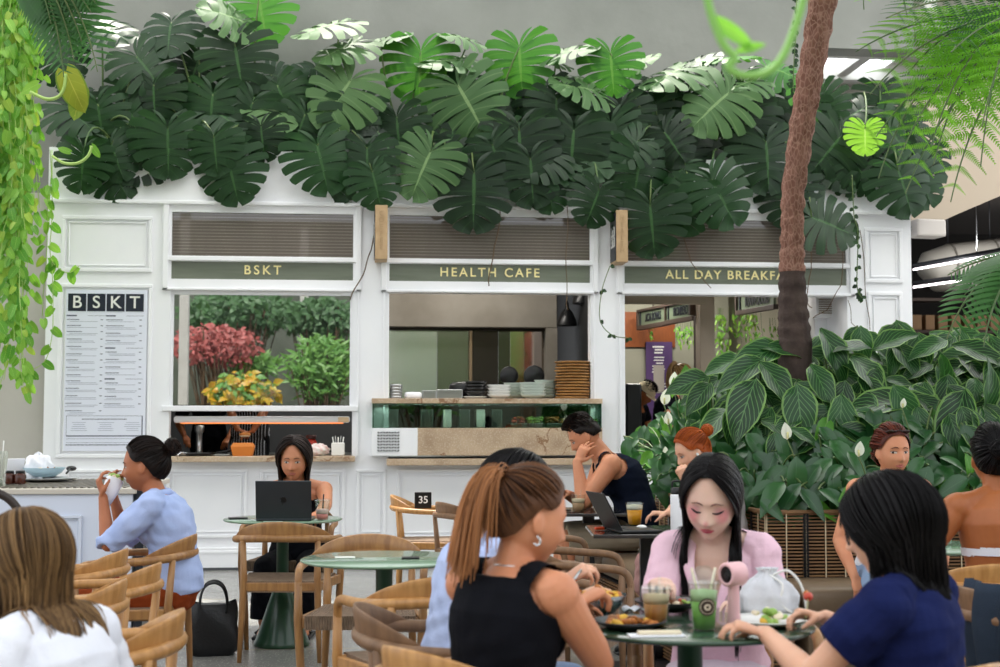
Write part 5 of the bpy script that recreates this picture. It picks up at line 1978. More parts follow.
for k, (px, py) in enumerate(((9, 484), (20, 484))):
    t = thing('sauce_bottle', ['dark brown sauce jar nearest the glass on the service counter', 'dark brown sauce jar beside the blue bowl'][k], 'jar', cp(px, py), 0)
    MB().lathe([(0, .001), (.032, .001), (.034, .01), (.034, .055), (.026, .065), (0, .066)], seg=24).build('jar', mat('brown_glass', '#4a2418', .2), t)
    MB().lathe([(0, .064), (.027, .064), (.027, .08), (0, .081)], seg=20).build('lid', M_blackplastic, t)
t = thing('serving_spoon', 'black serving spoon resting on the oval plate', 'spoon', cp(70, 477) + Vector((0, 0, .03)), hd(10))
MB().tube([(-.03, 0, .02), (.05, 0, .02), (.20, 0, .0)], [.010, .008, .006], 8, flat=.5).build('handle', M_blackplastic, t)
MB().ell((-.06, 0, .026), (.05, .035, .018)).build('spoon_bowl', M_blackplastic, t)
drink('tall_glass', 'tall clear glass at the edge of the service counter', cp(1, 486), .035, .20, M_clearcup, .3, [(M_ceramic, .01)], lid=False)
# black cup with white straws in front of the counter, on a dark chair arm
t = thing('dark_chair', 'dark bentwood chair showing only its curved arm beside the long-haired woman', 'chair', gp(-14, 5.2), 0)
MB().tube(smooth_pts([(-.16, 0, 1.02), (-.02, 0, 1.075), (.08, 0, 1.05), (.135, 0, .98), (.15, 0, .90), (.15, 0, .5), (.16, 0, 0)]), .016, 10).build('arm', mat('dark_bentwood', '#2c211c', .4), t)
MB().tube([(-.16, 0, 1.02), (-.17, 0, .5), (-.18, 0, 0)], .016, 10).build('leg', mat('dark_bentwood', '#2c211c', .4), t)
MB().box((0, 0, .45), (.34, .30, .03), 0, .01).build('seat', mat('dark_bentwood', '#2c211c', .4), t)

# ---- menu panel beside the window
mx0, mx1 = FX(65.5), FX(147)
mz0, mz1 = FZ(451, 105), FZ(290, 105)
t = thing('menu_board', 'tall white menu board headed BSKT in four black squares', 'menu', ((mx0 + mx1) / 2, Y0 - .012, mz0), 0)
w_, h_ = mx1 - mx0, mz1 - mz0
MB().box((0, 0, h_ / 2), (w_, .012, h_), 0, .001).build('sheet', mat('menu_paper', '#dfe3f0', .6), t)
sq = (FX(144) - FX(67)) / 4
hx = FX(67) - (mx0 + mx1) / 2
for k, ch in enumerate('BSKT'):
    cx_ = hx + sq * (k + .5)
    b_ = MB().box((cx_, -.008, h_ - .115), (sq * .93, .004, sq * .93), 0, 0).build('letter_square', mat('menu_black', '#1a2030', .5), t)
    o = text_obj(ch, sq * .92, M_ceramic, (cx_, -.0115, h_ - .115 - .002), (pi / 2, 0, 0), b_, 'letter', .0012, 'CENTER', 1, .0015)
    o.parent = b_
pm_ = MB()
tr2 = random.Random(8)
for col_ in (0, 1):
    x0 = hx + col_ * sq * 2.02
    z = h_ - .235
    k = 0
    while z > .36:
        if k % (7 if col_ == 0 else 4) == 0 and (k == 0 or col_ == 1):
            pm_.box((x0 + .04, -.0065, z), (.09, .0012, .012), 1)
            pm_.box((x0 + sq * 1.5, -.0065, z), (sq * .9, .0012, .003), 1)
            z -= .036
        wdt = tr2.uniform(.09, .16)
        # item name as a run of letter-like strokes
        x = x0
        while x < x0 + wdt:
            lw = tr2.uniform(.005, .009)
            pm_.box((x + lw / 2, -.0065, z), (lw, .0012, .0085), 1)
            x += lw + .003
        pm_.box((x0 + sq * 1.8, -.0065, z), (.022, .0012, .007), 1)
        z -= .017
        for j in range(tr2.choice([1, 2, 2])):
            pm_.box((x0 + tr2.uniform(.12, .15), -.0065, z), (tr2.uniform(.22, .28), .0012, .0045), 0)
            z -= .013
        z -= .024
        k += 1
# boxed panel and footer
bw0, bw1 = hx + .01, hx + sq * 3.98
zb0, zb1 = .135, .315
for (x, z, sx_, sz_) in (((bw0 + bw1) / 2, zb0, bw1 - bw0, .010), (bw1, (zb0 + zb1) / 2, .010, zb1 - zb0), ((bw0 + bw1) / 2, zb1, bw1 - bw0, .003), (bw0, (zb0 + zb1) / 2, .003, zb1 - zb0)):
    pm_.box((x, -.0065, z), (sx_, .0012, sz_), 1)
x = bw0 + .14
while x < bw1 - .14:
    lw = tr2.uniform(.005, .009)
    pm_.box((x, -.0065, zb1 - .03), (lw, .0012, .009), 1)
    x += lw + .004
for c_ in (0, 1, 2):
    for j in range(5):
        pm_.box((bw0 + .11 + c_ * .235, -.0065, zb1 - .06 - j * .018), (tr2.uniform(.10, .15), .0012, .0045), 0)
for z in (.11, .075):
    pm_.box(((bw0 + bw1) / 2, -.0065, z), (bw1 - bw0, .0012, .0025), 1)
x = bw0
while x < bw1:
    lw = tr2.uniform(.005, .009)
    pm_.box((x, -.0065, .055), (lw, .0012, .010), 1)
    x += lw + .0035
pm_.build('print', [mat('menu_grey', '#a9aebc', .6), mat('menu_dark', '#5a6070', .6)], t)

# ---- box signs on the piers (timber edge, dark face with white BSKT tiles)
M_ply = mat('plywood_edge', '#b59a77', .6, var='#a88c68', vscale=14)
def box_sign(pxl, pxr, ptop, pbot, lab, face):
    x0, x1 = FX(pxl, Y0 - .3), FX(pxr, Y0 - .3)
    z1, z0 = aty((pxl + pxr) / 2, ptop, Y0 - .3).z, aty((pxl + pxr) / 2, pbot, Y0 - .3).z
    t = thing('box_sign', lab, 'sign', ((x0 + x1) / 2, Y0 - .002, z0), 0, 'timber box signs on the piers')
    h, w = z1 - z0, x1 - x0
    MB().box((0, -.15, h / 2), (w, .30, h), 0, .004).build('timber_case', M_ply, t)
    sx = -w / 2 - .003
    MB().box((sx, -.15, h / 2), (.008, .27, h - .04), 0, .002).build('dark_face', mat('sign_black', '#24262c', .5), t)
    for r_, row in enumerate(('BS', 'KT')):
        for c_, ch in enumerate(row):
            # seen from the left-hand side: first letter is deeper (towards the wall)
            yy = -.15 + (.5 - c_) * .095
            zz = h / 2 + .05 - r_ * .098
            s = MB().box((sx - .005, yy, zz), (.004, .088, .09), 0, 0).build('letter_tile', M_ceramic, t)
            o = text_obj(ch, .085, M_ink, (sx - .0085, yy, zz), (pi / 2, 0, -pi / 2), s, 'letter', .001, 'CENTER', 1, .003)
    # faint incised lettering down the front edge
    for k, ch in enumerate(face):
        text_obj(ch, .062, mat('ply_incised', '#a18763', .6), (0, -.3035, h - .075 - k * (h - .12) / len(face)), (pi / 2, 0, 0), t, 'edge_letter', .001, 'CENTER', 1)
    return t


box_sign(374.5, 387, 205, 259, 'plywood box sign on the pier between the glazed window and the fridge bay', 'COFFEE')
box_sign(617, 628.5, 210, 262, 'plywood box sign with black face and white BSKT tiles on the pier', 'HEALTH')

# ---- display fridge under bay 2
Yd = Y0 - .14
def dx(px): return FX(px, Yd)
def dz(py, px=490): return aty(px, py, Yd).z


zf0, zf1, zf2, zf3 = dz(455.5), dz(428), dz(403.5), dz(398.5)
t = thing('display_fridge', 'glass-fronted salad fridge with marble front set in the kiosk counter', 'fridge', ((dx(372) + dx(602)) / 2, Yd, zf0), 0)
cx_ = t.location.x
W2 = (dx(602) - dx(372)) / 2
hgt = zf1 - zf0
MB().box(((dx(418) + dx(602)) / 2 - cx_, .01 + .3, hgt / 2), (dx(602) - dx(418), .62, hgt), 0, .003).build('marble_front', M_marble, t)
gb = MB().box(((dx(372) + dx(418)) / 2 - cx_, .31, hgt / 2), (dx(418) - dx(372), .62, hgt), 0, .003).build('motor_cover', M_white, t)
m = MB()
for r_ in range(7):
    for c_ in range(8):
        m.box((dx(379) - cx_ + c_ * .0255, -.004, .045 + r_ * (hgt - .085) / 6), (.018, .01, .009), 0, 0, Euler((0, (-.5 if c_ % 2 else .5), 0)))
m.build('vent', mat('vent_black', '#202226', .5), gb)
MB().box((0, .30, zf3 - zf0 - (zf3 - zf2) / 2), (2 * W2, .64, zf3 - zf2), 0, .003).build('top_slab', M_marble, t)
gz = (zf2 + zf1) / 2 - zf0
MB().box((0, .006, gz), (2 * W2 - .02, .008, zf2 - zf1), 0, 0).build('front_glass', glass_mat('fridge_glass', '#b4cabf', .12, .0), t)
for sx in (-1, 1):
    MB().box((sx * (W2 - .012), .30, gz), (.012, .6, zf2 - zf1), 0, 0).build('side_glass', glass_mat('fridge_glass', '#cfe0d8'), t)
MB().box((0, .61, gz), (2 * W2, .02, zf2 - zf1), 0, 0).build('back_panel', mat('fridge_back', '#1b2421', .4), t)
ld = bpy.data.lights.new('lamp', 'AREA')  # fill light added inside the fridge so its contents show
ld.shape = 'RECTANGLE'
ld.size, ld.size_y, ld.energy = 2 * W2 - .1, .04, 7
lo = bpy.data.objects.new('lamp', ld)
COL.objects.link(lo)
lo.parent = t
lo.location = (0, .08, zf2 - zf0 - .012)
lo.rotation_euler = (-.3, 0, 0)
MB().box((0, .06, zf2 - zf0 - .006), (2 * W2 - .1, .03, .010)).build('added_light_strip', M_white, t)
# fridge contents
frs = [(-.86, .10, 'steel'), (-.55, .12, 'steel'), (-.36, .08, 'white'), (-.20, .10, 'steel'), (-.05, .08, 'white'), (.10, .10, 'steel')]
for i, (x, w, mm) in enumerate(frs):
    c = thing('food_tub', ['steel tub of green leaves at the vent end of the fridge', 'steel tub in the dim half of the fridge', 'slim white tub standing in the fridge', 'steel tub next to the slim white tub', 'white tub in the fridge middle', 'steel tub before the food trays in the fridge'][i],
              'tub', (cx_ + x, Yd + .30, zf1 + .002), 0, 'tubs in the display fridge')
    MB().box((0, 0, .085), (w, .26, .17), 0, .008).build('tub', M_steel if mm == 'steel' else M_ceramic, c)
tray_cols = [([F_re, F_or], 'tray of orange roast vegetables in the fridge'), ([F_gr, F_gr], 'tray of green salad under the pastries in the fridge'), ([F_br, F_or], 'tray of brown pastries in the fridge'), ([F_gr, F_ye], 'tray of pale green salad beside the pastries'), ([F_gr, F_gr, F_gr], 'tray of leafy greens at the far end of the fridge')]
for i, (ms_, lab) in enumerate(tray_cols):
    c = thing('food_tray', lab, 'tray', (cx_ + .30 + i * .165, Yd + .28, zf1 + .002), 0, 'food trays in the display fridge')
    MB().box((0, 0, .02), (.15, .34, .04), 0, .006).build('tray', M_steel, c)
    q = random.Random(i)
    m = MB()
    for k in range(26):
        s = q.uniform(.018, .03)
        m.ell((q.uniform(-.06, .06), q.uniform(-.15, .15), .045 + q.random() * .05), (s, s, s * .6), q.randrange(len(ms_)), 8, 6)
    m.build('food', ms_, c)
# on the fridge top
ZT = zf3 + .001
def tp(px, dy=.25):
    p = aty(px, 398, Yd + dy)
    return Vector((p.x, p.y, ZT))


def stack(px, dy, n, r, h, step, mt, name, labf, cat, group, kind='bowl'):
    first = None
    for k in range(n):
        loc = tp(px, dy) + Vector((0, 0, k * step))
        lab = labf(k, n)
        if first is None:
            first = bowl(name, lab, loc, r, h, mt, group, cat=cat) if kind == 'bowl' else plate(name, lab, loc, r, mt, group, h=h, cat=cat)
        else:
            copy_thing(first, loc, 0, lab, group)


ordn = ['lowest', 'second', 'third', 'fourth', 'fifth', 'sixth', 'seventh', 'eighth', 'ninth', 'tenth', 'eleventh', 'twelfth', 'thirteenth', 'fourteenth']


def ol(what, n_):
    def f(k, n):
        o_ = 'topmost' if k == n - 1 else ordn[k]
        return f'{what}, {o_} from the base' if o_ not in ('topmost', 'lowest') else f'{what}, {o_} of its stack'
    return f


stack(499, .18, 4, .115, .045, .028, M_ceramic, 'white_bowl', ol('wide white bowl left of centre on the fridge top'.replace('left of centre ', 'beside the black bowls '), 4), 'bowl', 'white bowls on the fridge top')
stack(533, .18, 5, .125, .048, .026, mat('celadon_ceramic', '#c4cfc6', .3), 'pale_bowl', ol('pale green-white bowl beside the timber boards', 5), 'bowl', 'pale bowls on the fridge top')
stack(546, .42, 6, .115, .046, .027, mat('celadon_ceramic', '#c4cfc6', .3), 'pale_bowl', ol('pale bowl in the rear stack against the boards', 6), 'bowl', 'rear pale bowls')
stack(515, .42, 5, .11, .046, .027, mat('celadon_ceramic', '#c4cfc6', .3), 'pale_bowl', ol('pale bowl in the rear stack below the black pan', 5), 'bowl', 'rear pale bowls by the pan')
plate('white_plate', 'single white plate under the black bowls on the fridge top', tp(475, .20), .115, M_ceramic)
for k in range(4):
    loc = tp(476, .20) + Vector((0, 0, .022 + k * .030))
    lab = ol('black bowl standing on the white plate', 4)(k, 4)
    if k == 0:
        b0 = bowl('black_bowl', lab, loc, .105, .05, mat('black_ceramic', '#1c1b1b'), 'black bowls on the fridge top')
    else:
        copy_thing(b0, loc, 0, lab, 'black bowls on the fridge top')
# timber serving boards
b0 = None
for k in range(13):
    loc = tp(573, .24) + Vector((0.006 * ((k * 7) % 3 - 1), 0, k * .0275))
    lab = ol('round-edged timber tray in the tall stack by the pier', 13)(k, 13)
    if b0 is None:
        b0 = thing('timber_tray', lab, 'tray', loc, 0, 'timber trays on the fridge top')
        MB().lathe([(0, .001), (.15, .001), (.165, .008), (.168, .020), (.160, .022), (.155, .012), (0, .012)], seg=36).build('tray', mat('honey_timber', '#a8793f', .5, var='#7d5426', vscale=9), b0)
    else:
        copy_thing(b0, loc, .3 * k, lab, 'timber trays on the fridge top')
# steel tins, cup stack, pans
for k in range(5):
    loc = tp(396, .2) + Vector((0, 0, k * .027))
    lab = ol('steel ring mould stacked at the window jamb', 5)(k, 5)
    if k == 0:
        b0 = thing('ring_mould', lab, 'mould', loc, 0, 'steel moulds on the fridge top')
        MB().lathe([(.055, .001), (.057, .001), (.057, .025), (.055, .025)], seg=28).build('mould', M_steel, b0)
    else:
        copy_thing(b0, loc, 0, lab, 'steel moulds on the fridge top')
for px, w, h, lab in ((429, .13, .075, 'small steel tin near the folded white cloth'), (449, .24, .085, 'long steel tin beside the dark pan')):
    t = thing('steel_tin', lab, 'tin', tp(px, .24), 0)
    MB().box((0, 0, h / 2), (w, .18, h), 0, .006).build('tin', M_steel, t)
t = thing('folded_cloth', 'folded white cloth by the steel moulds', 'cloth', tp(413, .2), .1)
MB().box((0, 0, .03), (.15, .14, .06), 0, .02, smooth=True).build('cloth', M_paper, t)
t = thing('dark_pan', 'deep dark frying pan with a lid, behind the black bowls', 'pan', tp(464, .45), 0)
MB().lathe([(0, .001), (.11, .001), (.14, .05), (.14, .13), (.11, .16), (0, .165)], seg=32).build('pan', M_blackplastic, t)
MB().tube([(.13, 0, .09), (.26, 0, .12)], .012, 8).build('handle', M_blackplastic, t)
for k, (px, dz_, lab) in enumerate(((509, .16, 'black round pan standing on edge over the rear bowls'), (534, .20, 'large black round lid standing on edge above the pale bowls'))):
    t = thing('round_skillet', lab, 'pan', tp(px, .56) + Vector((0, 0, .10 + .03 * k)), 0)
    MB().lathe([(0, -.012), (.085 + k * .01, -.012), (.09 + k * .012, 0), (.085 + k * .01, .012), (0, .02)], (0, 0, .10), 32, 0, 'y').build('disc', M_blackplastic, t)
    MB().box((0, 0, -.05), (.03, .03, .14), 0, .004).build('knob', M_blackplastic, t)
    MB().box((0, 0, -.11 + .0), (.12, .06, .03), 0, .004).build('rest', M_blackplastic, t)
    t.location.z = ZT + .126
# pendant lamps in the back room
for (px, py, D, r, lab) in ((584, 304, 14.6, .125, 'black dome pendant lamp nearest the pier of the fridge bay'), (567, 326, 14.9, .11, 'black dome pendant lamp hanging lower, farther from the pier'), (588, 318, 15.6, .08, 'small black dome pendant lamp half hidden behind the nearest one')):
    P = at(px, py, D)
    t = thing('pendant_lamp', lab, 'lamp', P, 0, 'black pendant lamps')
    MB().lathe([(r, 0), (r, .01), (r * .93, .06), (r * .6, .14), (r * .22, .19), (r * .18, .24), (r * .06, .27), (0, .27)], seg=32).build('shade', M_blackplastic, t)
    MB().lathe([(r * .97, .004), (0, .006)], seg=28).build('diffuser', mat('lamp_inner', '#e8e2d0', .6, emis='#fff0d8', estr=1.2), t)
    MB().tube([(0, 0, .26), (0, 0, 3.3 - P.z)], .005, 6).build('cord', M_brass, t)

# ---- kitchen window ledge
ZL = zlt + .001
def lp(px, dy=.05):
    p = aty(px, 455, Y0 + dy)
    return Vector((p.x, p.y, ZL))


P0, P1 = aty(174, 419.5, Y0 + .16), aty(350, 420, Y0 + .16)
t = thing('heat_lamp_bar', 'long white heat lamp bar with orange glow across the serving hatch', 'lamp', ((P0.x + P1.x) / 2, P0.y, P0.z), 0)
MB().box((0, 0, 0), (P1.x - P0.x, .07, .06), 0, .02, smooth=True).build('housing', M_white, t)
MB().box((0, -.0, -.034), (P1.x - P0.x - .12, .05, .010), 0, .004).build('element', mat('heat_glow', '#ff9a50', .4, emis='#ff9a58', estr=.7), t)
MB().box((P1.x - P0.x) and ((P1.x - P0.x) / 2 - .06, -.03, 0), (.10, .02, .045), 0, .006).build('switch_box', mat('warm_white', '#e8cfa8', .5), t)
t = thing('takeaway_box', 'orange kraft takeaway box under the cook\'s hands', 'box', lp(243, .03), 0)
m = MB()
m.add([(-.085, -.06, 0), (.085, -.06, 0), (.085, .06, 0), (-.085, .06, 0), (-.105, -.075, .085), (.105, -.075, .085), (.105, .075, .085), (-.105, .075, .085), (-.085, -.06, .118), (.085, -.06, .118), (.085, .06, .118), (-.085, .06, .118)],
      [(3, 2, 1, 0), (0, 1, 5, 4), (1, 2, 6, 5), (2, 3, 7, 6), (3, 0, 4, 7), (4, 5, 9, 8), (5, 6, 10, 9), (6, 7, 11, 10), (7, 4, 8, 11), (8, 9, 10, 11)], smooth=False)
m.build('box', mat('orange_kraft', '#c9762c', .6), t)
t = thing('frying_pan', 'black frying pan at the dark end of the serving hatch', 'pan', lp(199, .08), 0)
MB().lathe([(0, .001), (.13, .001), (.16, .03), (.155, .03), (.128, .005), (0, .005)], seg=32).build('pan', M_blackplastic, t)
MB().tube([(.15, 0, .025), (.30, .02, .05)], .01, 8).build('handle', M_blackplastic, t)
t = thing('steel_column_lamp', 'steel column lamp behind the frying pan in the hatch', 'lamp', lp(199, .45) , 0)  # silver column lamp at the back of the hatch
MB().lathe([(0, .001), (.05, .001), (.05, .02), (.03, .03), (.03, .2), (.045, .22), (.045, .27), (0, .28)], seg=24).build('column', M_steel, t)
t = thing('crumpled_receipt', 'crumpled white receipt paper on the stone ledge beside the bun', 'paper', lp(178, .02), 0)
MB().grid(lambda u, v: ((u - .5) * .16, (v - .5) * .08, .004 + .03 * abs(sin(u * 6 + v * 4))), 14, 10).build('paper', M_paper, t)
t = thing('sauce_jar', 'jar of red sauce with a dark lid in the serving hatch', 'jar', lp(311, .2), 0)
MB().lathe([(0, .001), (.05, .001), (.055, .01), (.055, .12), (.04, .14), (.04, .15), (0, .15)], seg=28).build('jar', mat('red_sauce', '#b02c18', .25), t)
MB().lathe([(0, .148), (.048, .148), (.048, .185), (0, .186)], seg=24).build('lid', mat('dark_red_lid', '#3a1612', .4), t)
t = thing('tea_towel', 'crumpled pink and white tea towel on the ledge', 'towel', lp(318, .02), 0)
def tt(u, v):
    a, b = u * 2 * pi, (v - .5) * pi
    r = .07 * (1 + .2 * sin(4 * a + 3 * b) * cos(5 * b))
    return (cos(a) * cos(b) * r * 1.5, sin(a) * cos(b) * r * .8, .055 + sin(b) * r * .75)
MB().grid(tt, 30, 16, closed_u=True).build('cloth', mat('pink_check', '#e2b8b4', .8, var='#eeeeea', vscale=30), t)
t = thing('cutlery_tub', 'white tub with spoons standing in it at the hatch end', 'tub', lp(338, .03), 0)
MB().box((0, 0, .06), (.12, .10, .12), 0, .01).build('tub', M_ceramic, t)
for k in range(5):
    MB().tube([(-.04 + k * .02, 0, .10), (-.05 + k * .025, .01, .17 + .01 * (k % 2))], .006, 6).build('spoon', M_steel if k % 2 else M_ceramic, t)
t = thing('steel_tray', 'flat steel tray lying behind the takeaway box', 'tray', lp(222, .1), 0)
MB().box((0, 0, .008), (.16, .12, .016), 0, .005).build('tray', M_steel, t)

# ---- passage: hanging sign frames, boards, small unit
def sign_panel(pts, Dn, Df, txt, lab, tsize):
    """frame whose near right end is at Dn and far left end at Df; pts = (left px, right px, left bottom py, right bottom py, left top py, right top py)"""
    l, r, lb, rb, lt_, rt_ = pts
    A, B = at(l, lb, Df), at(r, rb, Dn)
    z0 = (A.z + B.z) / 2
    h = abs(at(l, lt_, Df).z - A.z)
    d = Vector((B.x - A.x, B.y - A.y, 0))
    L = d.length
    t = thing('hanging_sign', lab, 'sign', (A.x, A.y, z0), math.atan2(d.y, d.x), 'sage menu signs in the passage')
    MB().box((L / 2, 0, h / 2), (L, .03, h), 0, .003).build('panel', mat('sage_panel', '#73816a', .5), t)
    m = MB()
    m.box((L / 2, -.004, -.02), (L + .06, .06, .05), 0, .003)
    m.box((L / 2, -.004, h + .015), (L + .06, .06, .03), 0, .003)
    m.box((-.02, -.004, h / 2), (.035, .06, h), 0, .003)
    m.build('frame', M_brown, t)
    m = MB()
    for q in (.0, ):
        m.box((.06, -.02, h / 2), (.03, .012, h), 0, 0)
    m.build('edge_strip', M_ink, t)
    MB().tube([(L / 2, 0, h), (L / 2, 0, 3.3 - z0)], .008, 6).build('rod', M_brown, t)
    text_obj(txt, tsize, M_ink, (L * .56, -.022, h / 2), (pi / 2, 0, 0), t, 'lettering', .002, 'CENTER', 1.0, .003, sx=.62)
    return t


sign_panel((640, 667, 327, 321, 313, 308), 15.6, 16.4, 'ACAI BOWLS', 'sage hanging sign reading ACAI BOWLS, deepest in the passage', .13)
sign_panel((668, 694, 321, 316, 307, 302), 14.8, 15.5, 'FROMBEAD', 'sage hanging sign beside the dark post, above the purple board', .13)
sign_panel((739, 775, 311, 305, 296.5, 291), 14.2, 15.0, 'KINWOOOD', 'sage hanging sign near the tree trunk above the vines', .15)
YP = YC - .10
p0, p1 = aty(646, 398, YP), aty(672, 342, YP)
t = thing('menu_poster', 'purple menu board with white print hanging in the passage', 'menu', ((p0.x + p1.x) / 2, YP, p0.z - .5), 0)
MB().box((0, 0, (p1.z - p0.z + .5) / 2), (p1.x - p0.x, .03, p1.z - p0.z + .5), 0, .003).build('board', mat('purple_board', '#4a3160', .6), t)
m = MB()
hh = p1.z - p0.z + .5
for k in range(16):
    m.box((tr2.uniform(-.02, .03), -.017, hh - .06 - k * .035 - (.02 if k > 2 else 0)), (tr2.uniform(.08, .16), .003, .012 if k > 2 else .018))
m.build('print', M_ceramic, t)
t = thing('paper_notice', 'grey paper notice pinned on the purple menu board', 'notice', (aty(659, 375, YP - .03).x, YP - .025, aty(659, 392, YP).z), 0)
MB().box((0, 0, .16), (.13, .004, .32), 0, .001).build('sheet', mat('grey_paper', '#9a948c', .7), t)
# coffee machine silhouette behind the capped barista
t = thing('coffee_machine', 'black coffee machine at the passage wall beside the capped barista', 'coffee machine', aty(631, 455, Y0 + .9) * 1.0, 0)
t.location.z = .0
zc_ = aty(631, 384, Y0 + .9).z
MB().box((0, 0, .5), (.30, .4, 1.0), 0, .01).build('cabinet', mat('dark_cabinet', '#2a2a2c', .5), t)
MB().box((0, 0, (1.0 + zc_) / 2), (.16, .34, zc_ - 1.0), 0, .02).build('body', M_blackplastic, t)
MB().tube([(.05, -.2, 1.25), (.05, -.26, 1.22), (.05, -.28, 1.12)], .012, 8).build('steam_wand', M_steel, t)
t = thing('red_tub', 'small red and white tub below the capped barista', 'tub', (aty(641, 430, Y0 + .7).x, Y0 + .66, 1.0), 0)
MB().lathe([(0, .001), (.035, .001), (.045, .1), (0, .101)], seg=20).build('tub', mat('red_tub', '#b8322c', .5), t)
cb_ = thing('passage_bench', 'white bench in the passage bearing the red tub', 'bench', (aty(645, 430, Y0 + .7).x + .1, Y0 + .68, 0), 0)
MB().box((0, 0, .98), (.5, .34, .03), 0, .004).build('top', M_white, cb_)
MB().box((0, 0, .48), (.46, .30, .96), 0, .004).build('body', M_white, cb_)
# white vented unit and blue notice on the side return
YR = Y0 + .68
a_, b_ = aty(812, 318, YR), aty(845, 289, YR)
t = thing('vented_cabinet', 'white wall cabinet with a louvred vent beside the tree trunk', 'cabinet', ((a_.x + b_.x) / 2, YR, a_.z), 0)
MB().box((0, -.06, (b_.z - a_.z) / 2), (b_.x - a_.x, .14, b_.z - a_.z), 0, .004).build('body', M_white, t)
m = MB()
for k in range(7):
    m.box((-.06, -.134, .04 + k * .022), (.17, .006, .010), 0)
m.build('louvre', mat('louvre_brown', '#8a7d70', .5), t)
a_, b_ = aty(820, 356, YR), aty(844, 327, YR)
t = thing('blue_notice', 'blue and white notice on the white wall beside the trunk', 'notice', ((a_.x + b_.x) / 2, YR - .008, a_.z - .15), 0)
MB().box((0, 0, .2), (b_.x - a_.x, .006, .42), 0, .001).build('sheet', mat('sky_blue_print', '#8fb9cf', .6, var='#7fa9bf', vscale=9), t)
MB().box((0, -.004, .16), (.14, .003, .03), 0).build('print', M_ceramic, t)

# ---- market hall beyond the kiosk
YH = Y0 + 4.2
def hp(px, py, Y=YH): return aty(px, py, Y)


t = thing('air_duct', 'fat pale spiral air duct hanging in the dark market hall', 'duct', hp(960, 265), 0)
o_ = Vector(t.location)
rD = (hp(950, 240).z - hp(950, 300).z) / 2 * .80
Q = [hp(926, 276) - o_, hp(930, 272) - o_, hp(950, 268) - o_, hp(1100, 252) - o_]
MB().tube([Q[0], Q[1], Q[2], Q[3]], [rD * .55, rD * .85, rD, rD * 1.02], 32).build('duct', mat('duct_grey', '#a8a39a', .5), t)
m = MB()
for px in (948, 990, 1032):
    c = hp(px, 268 - (px - 950) * .11) - o_
    m.tube([c + Vector((-.012, 0, 0)), c + Vector((.012, 0, 0))], rD * 1.03, 32)
m.build('band', mat('duct_seam', '#6d6860', .5), t)
m = MB()
for px in (948, 990):
    c = hp(px, 246) - o_
    m.tube([c, c + Vector((0, 0, 1.0))], .006, 5)
m.build('hanger', M_black, t)
for i, (a, b, lab) in enumerate((((912, 271), (1060, 244), 'long white strip light crossing in front of the duct'), ((912, 288.5), (1060, 268), 'thin white strip light under the duct'))):
    P0, P1 = hp(*a, Y0 + 3.4), hp(*b, Y0 + 2.6)
    t = thing('strip_light', lab, 'light', P0, 0, 'strip lights in the market hall')
    MB().tube([(0, 0, .05), P1 - P0 + Vector((0, 0, .05))], .045, 4).build('housing', M_black, t)
    MB().tube([(0, -.035, .012), P1 - P0 + Vector((0, -.035, .012))], .013, 6).build('tube', mat('strip_glow', '#ffffff', .4, emis='#fff2f6', estr=4), t)
    ld = bpy.data.lights.new('lamp', 'AREA')
    ld.shape = 'RECTANGLE'
    ld.size, ld.size_y, ld.energy = 2.2, .05, 14
    lo = bpy.data.objects.new('lamp', ld)
    COL.objects.link(lo)
    lo.parent = t
    lo.location = (P1 - P0) * .6 + Vector((0, .05, .08))
    lo.rotation_euler = (pi * .8, 0, 0)
    c = (P1 - P0) * .45
    MB().tube([c + Vector((0, 0, .06)), c + Vector((0, 0, .9))], .005, 5).build('wire', M_steel, t)
t = thing('wall_speaker', 'white box speaker at the kiosk corner above the strip lights', 'speaker', hp(926, 229, Y0 + .3), .15)
MB().box((0, 0, 0), (.32, .22, .17), 0, .02).build('body', mat('warm_white_plastic', '#d9d2cc', .5), t)
MB().box((-.17, .02, 0), (.12, .05, .05), 0, .004).build('bracket', M_steel, t)
t = thing('market_shelf', 'dark shelf along the back of the market hall', 'shelf', (hp(960, 330).x, YH + .2, 0), 0)
zsh = hp(940, 330).z
MB().box((.4, 0, zsh - .02), (3.6, .4, .04), 0, .004).build('shelf_board', mat('dark_timber', '#3a2a20', .6), t)
MB().box((.4, .05, (zsh - .04) / 2), (3.4, .3, zsh - .04), 0, .004).build('carcass', M_hall, t)
MB().box((.4, .1, hp(940, 300).z + .02), (3.6, .3, .04), 0, .004).build('upper_board', mat('dark_timber', '#3a2a20'), t)
MB().box((-1.3, .1, (zsh + hp(940, 300).z) / 2), (.04, .3, hp(940, 300).z - zsh), 0, .002).build('upright', mat('dark_timber', '#3a2a20'), t)
b0 = None
for k in range(9):
    loc = Vector((hp(919 + k * 13, 330).x, YH + .15, zsh + .001))
    lab = 'brown paper box on the dark market shelf, one of a plain row'
    if b0 is None:
        b0 = thing('paper_box', lab, 'box', loc, 0, 'brown boxes on the market shelf')
        MB().box((0, 0, .10), (.12, .2, .19), 0, .004).build('box', mat('kraft_box', '#8a6a4a', .7), b0)
    else:
        copy_thing(b0, loc, 0, lab, 'brown boxes on the market shelf')
# ============================================================ PEOPLE
def smoothstep(a, b, x):
    t = max(0.0, min(1.0, (x - a) / (b - a)))
    return t * t * (3 - 2 * t)


def gss(x, s):
    return math.exp(-x * x / (2 * s * s))


